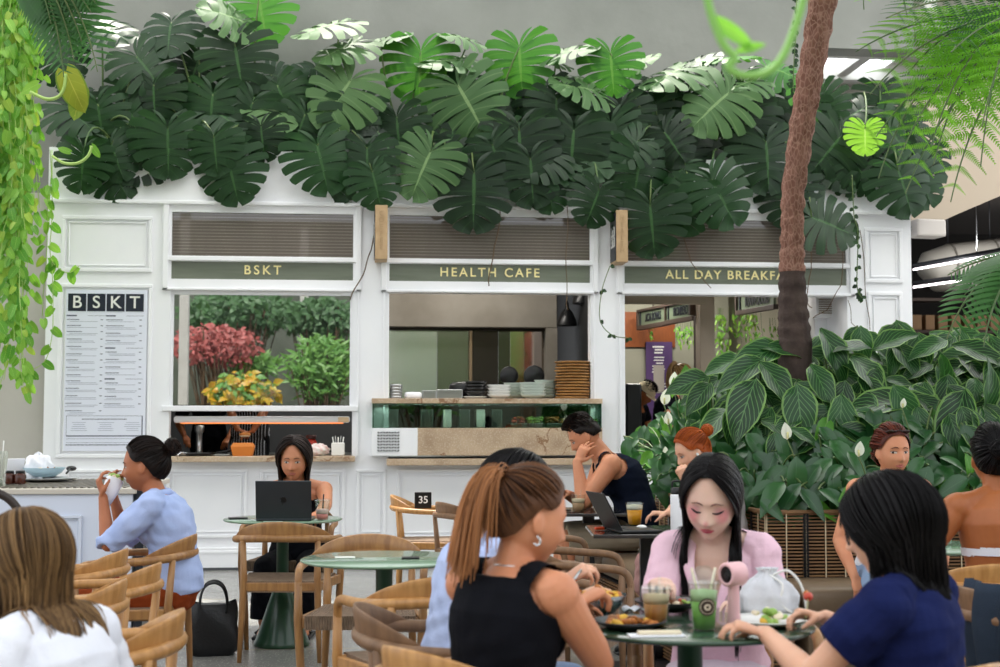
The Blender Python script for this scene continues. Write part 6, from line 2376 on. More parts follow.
def head_point(az, el, male=False):
    """az 0 = face, positive to the person's right; radians"""
    ce, se = cos(el), sin(el)
    dx, dy = sin(az) * ce, cos(az) * ce
    z = se * (.120 if se > 0 else .116)
    a = .072 if not male else .075
    x = a * dx
    t = max(0, -z / .116)
    up = max(0, z / .12)
    if dy > 0:
        cf = (max(0, ce) ** .78) * cos(az)
        y = .086 * (cf if z < 0 else dy) * (1 - .05 * t)
        y = .086 * (max(0, (y / .086)) ** .86)
    else:
        y = .102 * dy * (1 - .42 * t ** 1.2)
    x *= (1 - (.30 if not male else .20) * t ** 1.7) * (1 + .03 * up)
    if z < 0:
        x *= (1 + .16 * (1 - abs(1 - 2 * t)) * .5)
    w = smoothstep(.15, .6, dy)
    if w > 0:
        # brow, sockets, nose, cheeks, lips, chin
        y += w * .004 * gss(z - .026, .010) * gss(x, .035)
        for sx in (-1, 1):
            y -= w * .0085 * gss(x - sx * .031, .014) * gss(z - .004, .010)
            y += w * .0045 * gss(x - sx * .031, .009) * gss(z - .002, .006)
            y += w * .005 * gss(x - sx * .036, .016) * gss(z + .030, .014)
            y += w * .004 * gss(x - sx * .011, .005) * gss(z + .036, .006)
        nz = 0
        if -.045 < z < .020:
            nz = smoothstep(.020, -.036, z) if z > -.036 else smoothstep(-.047, -.036, z)
        y += w * .022 * nz * gss(x, .0085 if z > -.03 else .0105)
        y += w * .0065 * gss(x, .015) * (gss(z + .057, .0045) + 1.0 * gss(z + .068, .005))
        y -= w * .003 * gss(x, .018) * gss(z + .0625, .002)
        y -= w * .003 * gss(x, .016) * gss(z + .080, .005)
        y += w * (.009 if male else .007) * gss(x, .016) * gss(z + .098, .012)
    return Vector((x, y, z))


def head_mesh(mb, M, male=False, nu=80, nv=60):
    V = []
    for j in range(1, nv):
        el = -pi / 2 + pi * j / nv
        for i in range(nu):
            az = 2 * pi * i / nu
            V.append(head_point(az, el, male))
    b, t = len(V), len(V) + 1
    V += [Vector((0, .0, -.116)), Vector((0, 0, .12))]
    F = []
    for j in range(nv - 2):
        for i in range(nu):
            i2 = (i + 1) % nu
            F.append((j * nu + i, (j + 1) * nu + i, (j + 1) * nu + i2, j * nu + i2))
    for i in range(nu):
        i2 = (i + 1) % nu
        F.append((b, i, i2))
        F.append((t, (nv - 2) * nu + i2, (nv - 2) * nu + i))
    s = len(mb.v)
    mb.add(V, F)
    for sx in (-1, 1):
        mb.ell((sx * .074, -.010, -.008), (.009, .019, .031), 0, 12, 8, Euler((.15, sx * -.12, sx * .35)))
    for i in range(s, len(mb.v)):
        mb.v[i] = tuple(M @ Vector(mb.v[i]))


def face_y(x, z, male=False):
    """front surface depth for face position x,z"""
    best = 0.09
    lo, hi = 0.0, .12
    # solve for el given z (z depends only on el), then az by bisection on x
    el = math.asin(max(-1, min(1, z / (.120 if z > 0 else .116))))
    a0, a1 = -pi / 2, pi / 2
    for _ in range(22):
        m = (a0 + a1) / 2
        if head_point(m, el, male).x < x:
            a0 = m
        else:
            a1 = m
    return head_point((a0 + a1) / 2, el, male).y


def ik(S, T, L1, L2, pole):
    d = T - S
    dist = d.length
    if dist > (L1 + L2) * .995:
        T = S + d.normalized() * (L1 + L2) * .995
        d = T - S
        dist = d.length
    u = d.normalized()
    a = (L1 * L1 - L2 * L2 + dist * dist) / (2 * dist)
    h = math.sqrt(max(0, L1 * L1 - a * a))
    p = pole - u * pole.dot(u)
    if p.length < 1e-5:
        p = u.orthogonal()
    return S + u * a + p.normalized() * h, T


def hand_geo(mb, W_, d, n, right, curl, k=1.0, thumb=.5, spread=.0):
    d = d.normalized()
    n = (n - d * n.dot(d)).normalized()
    s = d.cross(n) if right else n.cross(d)      # thumb side
    # palm
    P = [W_ - d * .01 * k, W_ + d * .02 * k, W_ + d * .055 * k, W_ + d * .085 * k, W_ + d * .092 * k]
    R = [.022 * k, .028 * k, .037 * k, .038 * k, .030 * k]
    mb.tube(P, R, 16, 0, flat=.40, up=n)
    lens = (.074, .082, .076, .058)
    for i in range(4):
        off = (.028, .0095, -.0095, -.027)[i] * k
        base = W_ + d * (.082 - (.004 if i in (0, 3) else 0) - (.006 if i == 3 else 0)) * k + s * off
        dirv = (d + s * (spread * (1.5 - i) * .25)).normalized()
        pts = [base - dirv * .012 * k, base]
        ang = 0
        L = lens[i] * k
        p = base
        for j, fr in enumerate((.45, .30, .25)):
            ang += curl * (.75, .95, .6)[j] * (1 + .10 * i)
            v = dirv * cos(ang) + n * sin(ang)
            p = p + v * L * fr
            pts.append(p)
        mb.tube(pts, [.0078 * k, .0085 * k, .0078 * k, .007 * k, .0052 * k], 8, 0, roundcap=True)
    b = W_ + d * .02 * k + s * .024 * k
    v1 = (d * .62 + s * .62 + n * .45).normalized()
    v2 = (d * .85 + s * (.30 - .6 * thumb) + n * (.4 + .5 * thumb)).normalized()
    mb.tube([b - v1 * .01 * k, b + v1 * .028 * k, b + v1 * .028 * k + v2 * .028 * k, b + v1 * .028 * k + v2 * .05 * k], [.013 * k, .0115 * k, .0095 * k, .0065 * k], 8, 0, roundcap=True)


def bake(mb, name, mats, parent, voxel, smooth_n=2, cut=None, wrinkle=0.0, seed=0, fac=.5, recolor=None):
    me = bpy.data.meshes.new(name)
    me.from_pydata([tuple(p) for p in mb.v], [], mb.f)
    tmp = bpy.data.objects.new('tmp', me)
    COL.objects.link(tmp)
    r = tmp.modifiers.new('r', 'REMESH')
    r.mode = 'VOXEL'
    r.voxel_size = voxel
    r.adaptivity = 0.0
    if smooth_n:
        s = tmp.modifiers.new('s', 'SMOOTH')
        s.factor = fac
        s.iterations = smooth_n
    dg = bpy.context.evaluated_depsgraph_get()
    dg.update()
    ev = tmp.evaluated_get(dg)
    out = bpy.data.meshes.new_from_object(ev)
    bpy.data.objects.remove(tmp)
    bpy.data.meshes.remove(me)
    n = len(out.vertices)
    co = np.empty(n * 3, dtype=np.float32)
    out.vertices.foreach_get('co', co)
    co = co.reshape(-1, 3)
    if wrinkle:
        no = np.empty(n * 3, dtype=np.float32)
        out.vertex_normals.foreach_get('vector', no)
        no = no.reshape(-1, 3)
        x, y, z = co[:, 0] + seed, co[:, 1] - seed, co[:, 2]
        w = (np.sin(x * 31 + 9 * np.sin(z * 13) + y * 11) * .5 + np.sin(z * 42 + 6 * np.sin(x * 17 + y * 9)) * .35 + np.sin((x + z) * 67 + 4 * np.sin(y * 25)) * .25)
        w = np.sign(w) * np.abs(w) ** 1.3
        co += no * (w * wrinkle)[:, None]
        out.vertices.foreach_set('co', co.ravel())
    out.name = name
    out.materials.clear()
    for m in (mats if isinstance(mats, (list, tuple)) else [mats]):
        out.materials.append(m)
    out.polygons.foreach_set('use_smooth', [True] * len(out.polygons))
    if recolor is not None:
        pc = np.empty(len(out.polygons) * 3, dtype=np.float32)
        out.polygons.foreach_get('center', pc)
        out.polygons.foreach_set('material_index', recolor(pc.reshape(-1, 3)).astype(np.int32))
    if cut is not None:
        bm = bmesh.new()
        bm.from_mesh(out)
        kill = [f for f in bm.faces if cut(f.calc_center_median())]
        bmesh.ops.delete(bm, geom=kill, context='FACES')
        # drop scraps
        bm.to_mesh(out)
        bm.free()
    o = bpy.data.objects.new(name, out)
    COL.objects.link(o)
    if parent is not None:
        o.parent = parent
    return o


def skin_mat(name, col, var, blush=None, rough=.45):
    m = mat(name, col, rough, var=var, vscale=9, sss=.12, spec=.35)
    if blush:
        nt = m.node_tree
        b = nt.nodes['Principled BSDF']
        src = b.inputs['Base Color'].links[0].from_socket
        tc = [n for n in nt.nodes if n.bl_idname == 'ShaderNodeTexCoord'][0]
        c = src
        for (ctr, rad, colr, strength) in blush:
            vm = nt.nodes.new('ShaderNodeVectorMath')
            vm.operation = 'DISTANCE'
            nt.links.new(tc.outputs['Object'], vm.inputs[0])
            vm.inputs[1].default_value = tuple(ctr)
            mr = nt.nodes.new('ShaderNodeMapRange')
            mr.inputs['From Min'].default_value = rad
            mr.inputs['From Max'].default_value = rad * .25
            mr.inputs['To Min'].default_value = 0
            mr.inputs['To Max'].default_value = strength
            mr.interpolation_type = 'SMOOTHSTEP'
            nt.links.new(vm.outputs['Value'], mr.inputs['Value'])
            c = mixc(nt, mr.outputs[0], c, lin(colr))
        nt.links.new(c, b.inputs['Base Color'])
    return m


def hair_mat(name, dark, light, rough=.42):
    if name in MATS:
        return MATS[name]
    m = bpy.data.materials.new(name)
    m.use_nodes = True
    nt = m.node_tree
    b = nt.nodes['Principled BSDF']
    b.inputs['Roughness'].default_value = rough
    b.inputs['Specular IOR Level'].default_value = .18
    a = nt.nodes.new('ShaderNodeAttribute')
    a.attribute_name = 'rnd'
    c = mixc(nt, a.outputs['Fac'], lin(dark), lin(light))
    nt.links.new(c, b.inputs['Base Color'])
    MATS[name] = m
    return m


HC, HA, HB, HCz = Vector((0, -.010, .010)), .079, .105, .119


def E(az, el, lift=0.0):
    return HC + Vector(((HA + lift) * sin(az) * cos(el), (HB + lift) * cos(az) * cos(el), (HCz + lift) * sin(el)))


def hairline(az):
    a = abs((az + pi) % (2 * pi) - pi)
    a = math.degrees(a)
    pts = [(0, 47), (30, 44), (50, 34), (64, 16), (78, 8), (90, 10), (102, -4), (118, -26), (140, -36), (180, -40)]
    for (x0, y0), (x1, y1) in zip(pts, pts[1:]):
        if a <= x1:
            return radians(y0 + (y1 - y0) * (a - x0) / (x1 - x0))
    return radians(-40)


def strand(mb, P, w, rnd, seg=3, flat=.45):
    n = len(P)
    R = [w * (.55 + .45 * min(1, i / 3)) * (1 if i < n * .7 else (1 - .75 * (i - n * .7) / (n * .3))) for i in range(n)]
    mb.tube(P, R, seg, 0, flat=flat, cap=False, rnd=rnd)


def hair(style, MH, p, parent, col, rng, cols=None):
    """MH: head-local -> person-local"""
    mb = MB()
    k = p.get('k', 1)
    lift0 = p.get('lift', .004)
    # scalp cap
    na, ne = 48, 12
    V = []
    for i in range(na):
        az = 2 * pi * i / na
        e0 = hairline(az) + p.get('cap_shift', 0)
        if style == 'short':
            e0 = max(e0, radians(-14))
        for j in range(ne):
            el = e0 + (pi / 2 - e0) * (j / (ne - 1))
            V.append(MH @ E(az, el, lift0 + .003 * sin(j)))
    F = [(i * ne + j, ((i + 1) % na) * ne + j, ((i + 1) % na) * ne + j + 1, i * ne + j + 1) for i in range(na) for j in range(ne - 1)]
    mb.add(V, F, 0, rnd=.15)
    R3 = MH.to_3x3()

    def slerp(d0, d1, t):
        d0, d1 = d0.normalized(), d1.normalized()
        om = math.acos(max(-1, min(1, d0.dot(d1))))
        if om < 1e-4:
            return d0
        return (d0 * sin((1 - t) * om) + d1 * sin(t * om)) / sin(om)

    def dirv(az, el):
        return Vector((sin(az) * cos(el), cos(az) * cos(el), sin(el)))

    def onE(d, lift):
        return HC + Vector(((HA + lift) * d.x, (HB + lift) * d.y, (HCz + lift) * d.z))

    def collide(q):
        for (a, b, r) in (cols or []):
            ab = b - a
            t = max(0, min(1, (q - a).dot(ab) / ab.dot(ab)))
            c = a + ab * t
            dv = q - c
            if dv.length < r:
                dv2 = Vector((dv.x, dv.y, dv.z * .2))
                if dv2.length < 1e-5:
                    dv2 = Vector((0, -1, 0))
                q = c + dv.normalized() * r if dv.length > 1e-5 else c + dv2.normalized() * r
        return q

    if style in ('long', 'bob'):
        N = p.get('n', 420)
        Lh = p['length']
        part = p.get('part', .12)
        for i in range(N):
            sd = 1 if rng.random() < .5 else -1
            azt = radians(rng.uniform(p.get('az0', 70), 180))
            q = azt / pi
            # root on the parting line, running from hairline back over the crown
            fr = (azt - radians(65)) / radians(115)
            el_r = radians(50 + 75 * min(1, max(0, fr * 1.0)) + rng.uniform(-4, 4))
            azr = part * (1 - fr)
            d0 = dirv(azr, el_r) if el_r < pi / 2 else dirv(azr + pi, pi - el_r)
            tipel = radians(p.get('tipel', -18) + rng.uniform(-6, 4))
            d1 = dirv(sd * azt, tipel)
            vol = p.get('vol', .008) * rng.uniform(.3, 1.2)
            P = []
            M = 9
            for j in range(M + 1):
                t = j / M
                P.append(MH @ onE(slerp(d0, d1, t), lift0 + vol * (.3 + sin(pi * min(1, t * .8)))))
            L = Lh * rng.uniform(p.get('ragged', .82), 1.05) * (1 if fr > .25 else p.get('front', .9))
            steps = max(3, int(L / .028))
            q_ = P[-1].copy()
            d = (P[-1] - P[-2]).normalized()
            ph = rng.uniform(0, 6)
            hv = Vector((-sd * p.get('inward', .10), 0, 0))
            for j in range(steps):
                d = (d * .55 + (Vector((0, 0, -1)) + (R3 @ hv) * (1 if j < steps * .6 else -.3)) * .55 + Vector((cos(ph + j * .8), sin(ph * 1.7 + j * .7), 0)) * p.get('wave', .05)).normalized()
                q_ = collide(q_ + d * (L / steps))
                P.append(q_.copy())
            strand(mb, P, p.get('w', .0045) * rng.uniform(.7, 1.2), rng.random())
        if p.get('fringe'):
            for i in range(p['fringe']):
                azr = radians(rng.uniform(-40, 40))
                d0 = dirv(azr * .5, radians(80))
                d1 = dirv(azr * 1.6 + radians(p.get('fdir', 0)), radians(rng.uniform(4, 18)))
                P = [MH @ onE(slerp(d0, d1, j / 8), lift0 + .006 + .004 * sin(j)) for j in range(9)]
                strand(mb, P, .004, rng.random())
    if style in ('pony', 'bun'):
        hl_ = p.get('head_light', 1.0)
        N = p.get('n', 380)
        tie = dirv(radians(p.get('tie_az', 180)), radians(p.get('tie_el', 25)))
        for i in range(N):
            az = rng.uniform(-pi, pi)
            e0 = hairline(az) + p.get('cap_shift', 0)
            el = e0 + (radians(80) - e0) * rng.random() ** 1.8
            d0 = dirv(az, el)
            vol = p.get('vol', .006) * rng.uniform(.5, 1.3)
            M = 10
            P = []
            for j in range(M + 1):
                t = j / M
                P.append(MH @ onE(slerp(d0, tie, t), lift0 + vol * sin(pi * t) + .010 * t ** 4))
            strand(mb, P, p.get('w', .0045) * rng.uniform(.7, 1.2), rng.random() * hl_)
        T = MH @ onE(tie, .014)
        out = (R3 @ Vector((tie.x, tie.y, tie.z * .6))).normalized()
        if style == 'pony':
            Lh = p['length']
            for i in range(p.get('n2', 200)):
                j3 = Vector((rng.gauss(0, 1), rng.gauss(0, 1), rng.gauss(0, 1)))
                d = (out * p.get('out', 1.0) + Vector((0, 0, p.get('upk', .35))) + j3 * .16).normalized()
                q_ = T + j3 * .007
                P = [T + j3 * .004, ]
                L = Lh * rng.uniform(.75, 1.05)
                steps = 13
                sp = Vector((j3.x, j3.y, 0)) * p.get('fan', .03)
                for j in range(steps):
                    d = (d * .66 + (Vector((0, 0, -1)) + sp + (p.get('sway') or Vector((0, 0, 0)))) * .38).normalized()
                    q_ = collide(q_ + d * (L / steps))
                    P.append(q_.copy())
                strand(mb, P, p.get('w2', .005) * rng.uniform(.7, 1.2), rng.random() * .6 + p.get('tail_light', .4))
            mb.tube([T - out * .006, T + out * .012], .017, 12, 0, rnd=.05)
        else:
            r = p.get('bun_r', .042)
            c = T + out * r * .62 + Vector((0, 0, p.get('bun_up', .01)))
            mb.ell(c, (r * .86, r * .86, r * .8), 0, 16, 12, rnd=.2)
            for i in range(110):
                ax = (out + Vector((rng.gauss(0, .5), rng.gauss(0, .5), rng.gauss(0, .5)))).normalized()
                a = ax.orthogonal().normalized()
                b = ax.cross(a)
                rr_ = r * rng.uniform(.84, 1.04)
                hgt = rng.uniform(-.55, .55)
                s0 = rng.uniform(0, 6.28)
                P = [c + ax * (hgt * rr_) + (a * cos(s0 + q * .42) + b * sin(s0 + q * .42)) * rr_ * math.sqrt(1 - hgt * hgt) * (1 + .02 * q / 9) for q in range(10)]
                strand(mb, P, .004, rng.random())
            for i in range(p.get('wisps', 10)):
                v = Vector((rng.gauss(0, 1), rng.gauss(0, 1), rng.gauss(0, 1))).normalized()
                P = [c + v * r * .8, c + v * r * 1.15, c + v * r * 1.4 + Vector((0, 0, -.01))]
                strand(mb, P, .0016, rng.random())
    if style == 'short':
        for i in range(p.get('n', 700)):
            az = rng.uniform(-pi, pi)
            e0 = max(hairline(az) - radians(6), radians(-16))
            el = e0 + (radians(88) - e0) * rng.random()
            topk = smoothstep(20, 50, math.degrees(el))
            L = .004 + .038 * topk
            d0 = dirv(az, el)
            nrm = (R3 @ Vector((d0.x / HA, d0.y / HB, d0.z / HCz))).normalized()
            fw_ = (R3 @ Vector((rng.uniform(-.4, .4), p.get('fwd', .8), .25)))
            q0 = MH @ onE(d0, .001)
            P = [q0]
            d = (nrm * (.5 + .5 * topk) + fw_ * .5).normalized()
            for j in range(4):
                d = (d + fw_ * .2).normalized()
                P.append(P[-1] + d * L / 4)
            strand(mb, P, .0042, rng.random())
    o = mb.build('hair', col, parent)
    return o


def face_parts(t, MH, f):
    male = f.get('male', False)

    def P3(x, z, off):
        return MH @ Vector((x, face_y(x, z, male) + off, z))

    # lips: upper and lower, one mesh
    m = MB()
    for top in (1, 0):
        V, F = [], []
        n, r = 13, 4
        for i in range(n):
            u = i / (n - 1) * 2 - 1
            x = u * f.get('mouth_w', .023)
            for j in range(r):
                v = j / (r - 1)
                if top:
                    h = .0085 * (1 - abs(u) ** 1.6) * (1 - .22 * gss(u, .14))
                    z = -.0622 + h * v
                else:
                    h = .0105 * (1 - abs(u) ** 2)
                    z = -.0625 - h * v
                V.append(P3(x, z, .0010 + .0016 * sin(pi * v)))
        for i in range(n - 1):
            for j in range(r - 1):
                F.append((i * r + j, (i + 1) * r + j, (i + 1) * r + j + 1, i * r + j + 1))
        m.add(V, F)
    m.build('lips', f.get('lips', mat('lips_natural', '#b0635a', .4)), t)
    bm_ = f.get('brow', mat('brow_dark', '#2a201c', .8))
    for sx in (-1, 1):
        pts = [P3(sx * (.013 + .034 * q), .023 + .006 * sin(pi * min(1, q * 1.15)) - .004 * q, .0012) for q in (0, .2, .4, .6, .8, 1)]
        MB().tube(pts, [.0022, .0030, .0030, .0026, .0018, .0008], 5, 0, flat=.5, roundcap=True).build('eyebrow', bm_, t)
        closed = f.get('closed', False)
        ex, ez = sx * .031, .001
        if not closed:
            # almond eye white, iris and pupil on the same ball
            w, h = .0145, .0052
            V, F = [], []
            ring = 16
            for rr in (0, .35, .7, 1):
                for q in range(ring):
                    a = q / ring * 2 * pi
                    x = ex + cos(a) * w * rr
                    z = ez + sin(a) * h * rr * (1 if sin(a) > 0 else .8) + .001 * cos(a) * sx
                    V.append(P3(x, z, .0018 * (1 - rr) + .0006))
            for i in range(3):
                for q in range(ring):
                    F.append((i * ring + q, i * ring + (q + 1) % ring, (i + 1) * ring + (q + 1) % ring, (i + 1) * ring + q))
            e = MB().add(V, F).build('eye', mat('eye_white', '#b9aca2', .5), t)
            gx = f.get('gaze', 0) * .004
            MB().ell(P3(ex + gx, ez, .0012), (.0066, .0024, .0056), 0, 12, 8).build('iris', mat('iris_dark', '#2c1f18', .2), e)
        # upper lash line
        zz = ez - (.002 if closed else -.0052)
        pts = [P3(ex + sx * w_, zz + (-.0045 if closed else .0) * (1 - (w_ / .0155) ** 2) * 1 + (0 if closed else .002 * (1 - (w_ / .0155) ** 2)) + (.001 if w_ > 0 else 0), .0022) for w_ in (-.0145, -.010, -.005, 0, .005, .010, .0165)]
        MB().tube(pts, [.0012, .0024, .0032, .0034, .0034, .0030, .0014] if closed else [.0008, .0012, .0014, .0015, .0015, .0013, .0008], 5).build('eyelashes', mat('lash_black', '#120d0c', .6), t)


SK = {}


def skin(key):
    if key not in SK:
        c = {'fair': ('#cf8f6c', '#c68462'), 'tan': ('#b67a52', '#a86d46'), 'olive': ('#b2714f', '#a56544'), 'pale': ('#dfae92', '#d6a286'), 'brown': ('#a5633a', '#985830')}[key]
        SK[key] = skin_mat('skin_' + key, c[0], c[1])
    return SK[key]


def person(spec):
    s = spec
    k = s.get('k', 1.0)
    male = s.get('male', False)
    near = s['D'] < 5.5
    vox = .0046 if near else (.007 if s['D'] < 10 else .009)
    rng = random.Random(s.get('seed', 1))
    lean, sidel, tw = radians(s.get('lean', 6)), radians(s.get('side', 0)), radians(s.get('twist', 0))
    Lt = .475 * k
    # pose in local frame, pelvis at origin for now
    Sd = Vector((sin(sidel), sin(lean), cos(lean))).normalized()
    curve = s.get('slump', .03)
    N0 = Sd * Lt
    Xs = Vector((cos(tw), sin(tw), 0))
    Xs = (Xs - Sd * Xs.dot(Sd)).normalized()
    Yf_ = Sd.cross(Xs)
    hl = s.get('neck_fwd', .035) * k
    RH = Matrix.Rotation(radians(s.get('hyaw', 0)), 3, 'Z') @ Matrix.Rotation(-radians(s.get('hpitch', 0)), 3, 'X') @ Matrix.Rotation(radians(s.get('hroll', 0)), 3, 'Y')
    nb = Vector((sin(tw) * -hl, cos(tw) * hl, 0))
    Hc = N0 + nb + Vector((0, 0, .075 * k)) + RH @ Vector((0, .022, .075)) * k
    # root placement so that the head centre lands on its pixel
    rz = hd(s['heading'])
    target = at(s['hx'], s['hy'], s['D'])
    Rz = Matrix.Rotation(rz, 3, 'Z')
    off = Rz @ Hc
    root_loc = Vector((target.x - off.x, target.y - off.y, 0))
    pz = target.z - Hc.z
    if s.get('info', 1):
        print('PERSON', s['label'][:40], 'pelvis z %.3f' % pz)
    t = thing('person', s['label'], 'person', root_loc, rz)
    Pv = Vector((0, 0, pz))

    def up(v):
        return v + Pv
    Minv = (Matrix.Translation(root_loc) @ Rz.to_4x4()).inverted()
    MH = Matrix.Translation(up(Hc)) @ RH.to_4x4() @ Matrix.Scale(k * s.get('hk', 1), 4)
    sw = (.165 if not male else .19) * k * s.get('shw', 1)
    wf = s.get('wid', 1.0)
    secs = [(-.16, .10, .07, 0), (-.05, .155, .11, -.01), (.10, .168, .118, -.005), (.30, .140, .098, 0), (.45, .135, .096, .0), (.62, .148, .108, 0), (.78, .160, .112, -.003), (.90, .150, .092, -.006), (.98, .10, .068, -.008), (1.04, .058, .052, -.004)]
    if male:
        secs = [(t_, hw * (1.08 if t_ > .5 else 1.06 if t_ > .2 else .98), hd_ * 1.08, y_) for t_, hw, hd_, y_ in secs]

    def tors(mb, inf=0.0, t0=-1, t1=2, mi=0, seg=32, wmul=1.0):
        ss = [q for q in secs if t0 <= q[0] <= t1]
        V = []
        for (t_, hw, hd_, yo) in ss:
            c = Sd * (Lt * t_) + Yf_ * (yo * k - curve * sin(pi * max(0, min(1, t_))) * k)
            for q in range(seg):
                a = 2 * pi * q / seg
                ca, sa = cos(a), sin(a)
                x = (abs(ca) ** .85) * (1 if ca > 0 else -1) * (hw * wf * wmul * k + inf)
                y = (abs(sa) ** .95) * (1 if sa > 0 else -1) * (hd_ * wf * k + inf)
                V.append(up(c + Xs * x + Yf_ * y))
        n = len(ss)
        F = [(i * seg + q, i * seg + (q + 1) % seg, (i + 1) * seg + (q + 1) % seg, (i + 1) * seg + q) for i in range(n - 1) for q in range(seg)]
        F += [tuple(range(seg - 1, -1, -1)), tuple((n - 1) * seg + q for q in range(seg))]
        mb.add(V, F, mi)

    N_ = up(N0)
    sh = {}
    for side, nm in ((1, 'R'), (-1, 'L')):
        raise_ = s.get('shrug' + nm, 0)
        sh[nm] = up(Sd * (Lt * .925) + Xs * (side * sw) - Yf_ * .012 + Vector((0, 0, raise_)))
    hips = {nm: Pv + Vector((sd_ * .085 * k * wf, .01, -.02)) for sd_, nm in ((1, 'R'), (-1, 'L'))}
    ua, fa = .285 * k * s.get('armk', 1), .245 * k * s.get('armk', 1)
    arms = {}
    for side, nm in ((1, 'R'), (-1, 'L')):
        a = s.get('arm' + nm, {})
        if 'w' in a:
            T = Minv @ a['w']
        else:
            T = sh[nm] + Vector(a.get('rel', (side * .06, .20, -.42)))
        pole = Vector(a.get('pole', (side * .5, -.4, -.6)))
        if 'we' in a:
            pole = (Minv @ a['we']) - sh[nm]
        El, Wr = ik(sh[nm], T, ua, fa, pole)
        arms[nm] = (sh[nm], El, Wr, a)
    legs = {}
    stand = s.get('stand', False)
    for side, nm in ((1, 'R'), (-1, 'L')):
        H = hips[nm]
        if stand:
            K = H + Vector((side * .01, .02, -(pz - .02) * .50))
            A = Vector((H.x + side * .02, H.y, .08))
        else:
            lg = s.get('leg' + nm, {})
            kn = lg.get('knee', (side * .09, .42 * k, .0))
            K = Vector((H.x + kn[0] - side * .05, H.y + kn[1], max(.42, pz - .04) + kn[2]))
            an = lg.get('ankle', (0, .02, 0))
            A = Vector((K.x + an[0], K.y + an[1], .085 + an[2]))
        legs[nm] = (H, K, A)
    ra = s.get('armr', 1.0) * k * (1.12 if male else 1.0)
    body = MB()
    tors(body)
    if s.get('bust', 0 if male else 1):
        for sx in (-1, 1):
            body.ell(up(Sd * (Lt * .66) + Xs * (sx * .068 * k) + Yf_ * (.085 * k * wf - curve * .8)), (.058 * k, .045 * k, .058 * k), 0, 14, 10)
    # neck, trapezius
    nk = (.050 if not male else .060) * k
    nkb = up(Hc + RH @ Vector((0, -.022, -.055)) * k)
    body.tube([N_ - Sd * .05, N_ + Sd * .01, nkb, nkb + (up(Hc) - nkb) * .5], [nk * 1.15, nk * 1.08, nk, nk * .9], 18)
    for nm in 'RL':
        S_, E_, W_, a = arms[nm]
        body.tube([nkb.lerp(N_, .75), N_.lerp(S_, .55) + Vector((0, 0, .008 * k)), S_], [nk * .8, .040 * k, .046 * ra], 14)
        body.ell(S_ + (E_ - S_).normalized() * .012, (.053 * ra, .053 * ra, .053 * ra), 0, 16, 12)
        body.tube([S_, S_.lerp(E_, .3), S_.lerp(E_, .7), E_], [.049 * ra, .047 * ra, .040 * ra, .034 * ra], 16, roundcap=True)
        body.tube([E_, E_.lerp(W_, .25), E_.lerp(W_, .7), W_], [.034 * ra, .037 * ra, .028 * ra, .0225 * ra], 16, roundcap=True)
        if not a.get('nohand'):
            dv = (W_ - E_).normalized()
            hdv = Vector(a['dir']) if 'dir' in a else dv
            if 'wdir' in a:
                hdv = Minv.to_3x3() @ a['wdir']
            nrm = Minv.to_3x3() @ a['wn'] if 'wn' in a else Vector(a.get('n', (0, 0, -1)))
            if abs(nrm.normalized().dot(hdv.normalized())) > .95:
                nrm = Vector((0, 1, 0))
            hand_geo(body, W_, hdv, nrm, nm == 'R', a.get('curl', .5), k * 1.0, a.get('thumb', .5), a.get('spread', .3))
        H, K, A = legs[nm]
        body.tube([H, H.lerp(K, .5), K], [.086 * k * wf, .072 * k * wf, .053 * k], 16, roundcap=True)
        body.tube([K, K.lerp(A, .3), A], [.052 * k, .052 * k, .034 * k], 14, roundcap=True)
        body.tube([A + Vector((0, -.03, -.03)), A + Vector((0, .05, -.045)), A + Vector((0, .13, -.062)), A + Vector((0, .16, -.066))], [.032 * k, .034 * k, .026 * k, .016 * k], 12, flat=.8, roundcap=True)
    s0 = len(body.v)
    head_mesh(body, MH, male)
    sk_m = s['skin'] if not isinstance(s['skin'], str) else skin(s['skin'])
    if callable(s.get('skinfn')):
        sk_m = s['skinfn'](MH)
    bo = bake(body, 'body', sk_m, t, vox, 2 if near else 1, fac=.4)
    if s.get('face'):
        face_parts(t, MH, dict(s['face'], male=male))
    # clothing -------------------------------------------------
    ctx = dict(t=t, tors=tors, up=up, Sd=Sd, Xs=Xs, Yf=Yf_, Lt=Lt, arms=arms, legs=legs, hips=hips, N=N_, Pv=Pv, k=k, nk=nk, nkb=nkb, ra=ra, sw=sw, vox=vox, MH=MH, sh=sh, curve=curve, wf=wf, secs=secs)
    for g in s.get('clothes', []):
        g(ctx)
    # hair ----------------------------------------------------
    cols = [(up(Sd * (Lt * .35)) + Xs * (x * k), up(Sd * (Lt * .86)) + Xs * (x * k), r * k * wf) for x, r in ((-.075, .105), (0, .125), (.075, .105))]
    for nm in 'RL':
        cols.append((N_ - Vector((0, 0, .01)), sh[nm], .066 * k))
        cols.append((sh[nm], arms[nm][1], .064 * ra))
    cols.append((N_, nkb, nk * 1.12))
    for (st, p_, m_) in s.get('hair', []):
        hair(st, MH, p_, t, m_, rng, cols)
    if s.get('extra'):
        s['extra'](ctx)
    return ctx


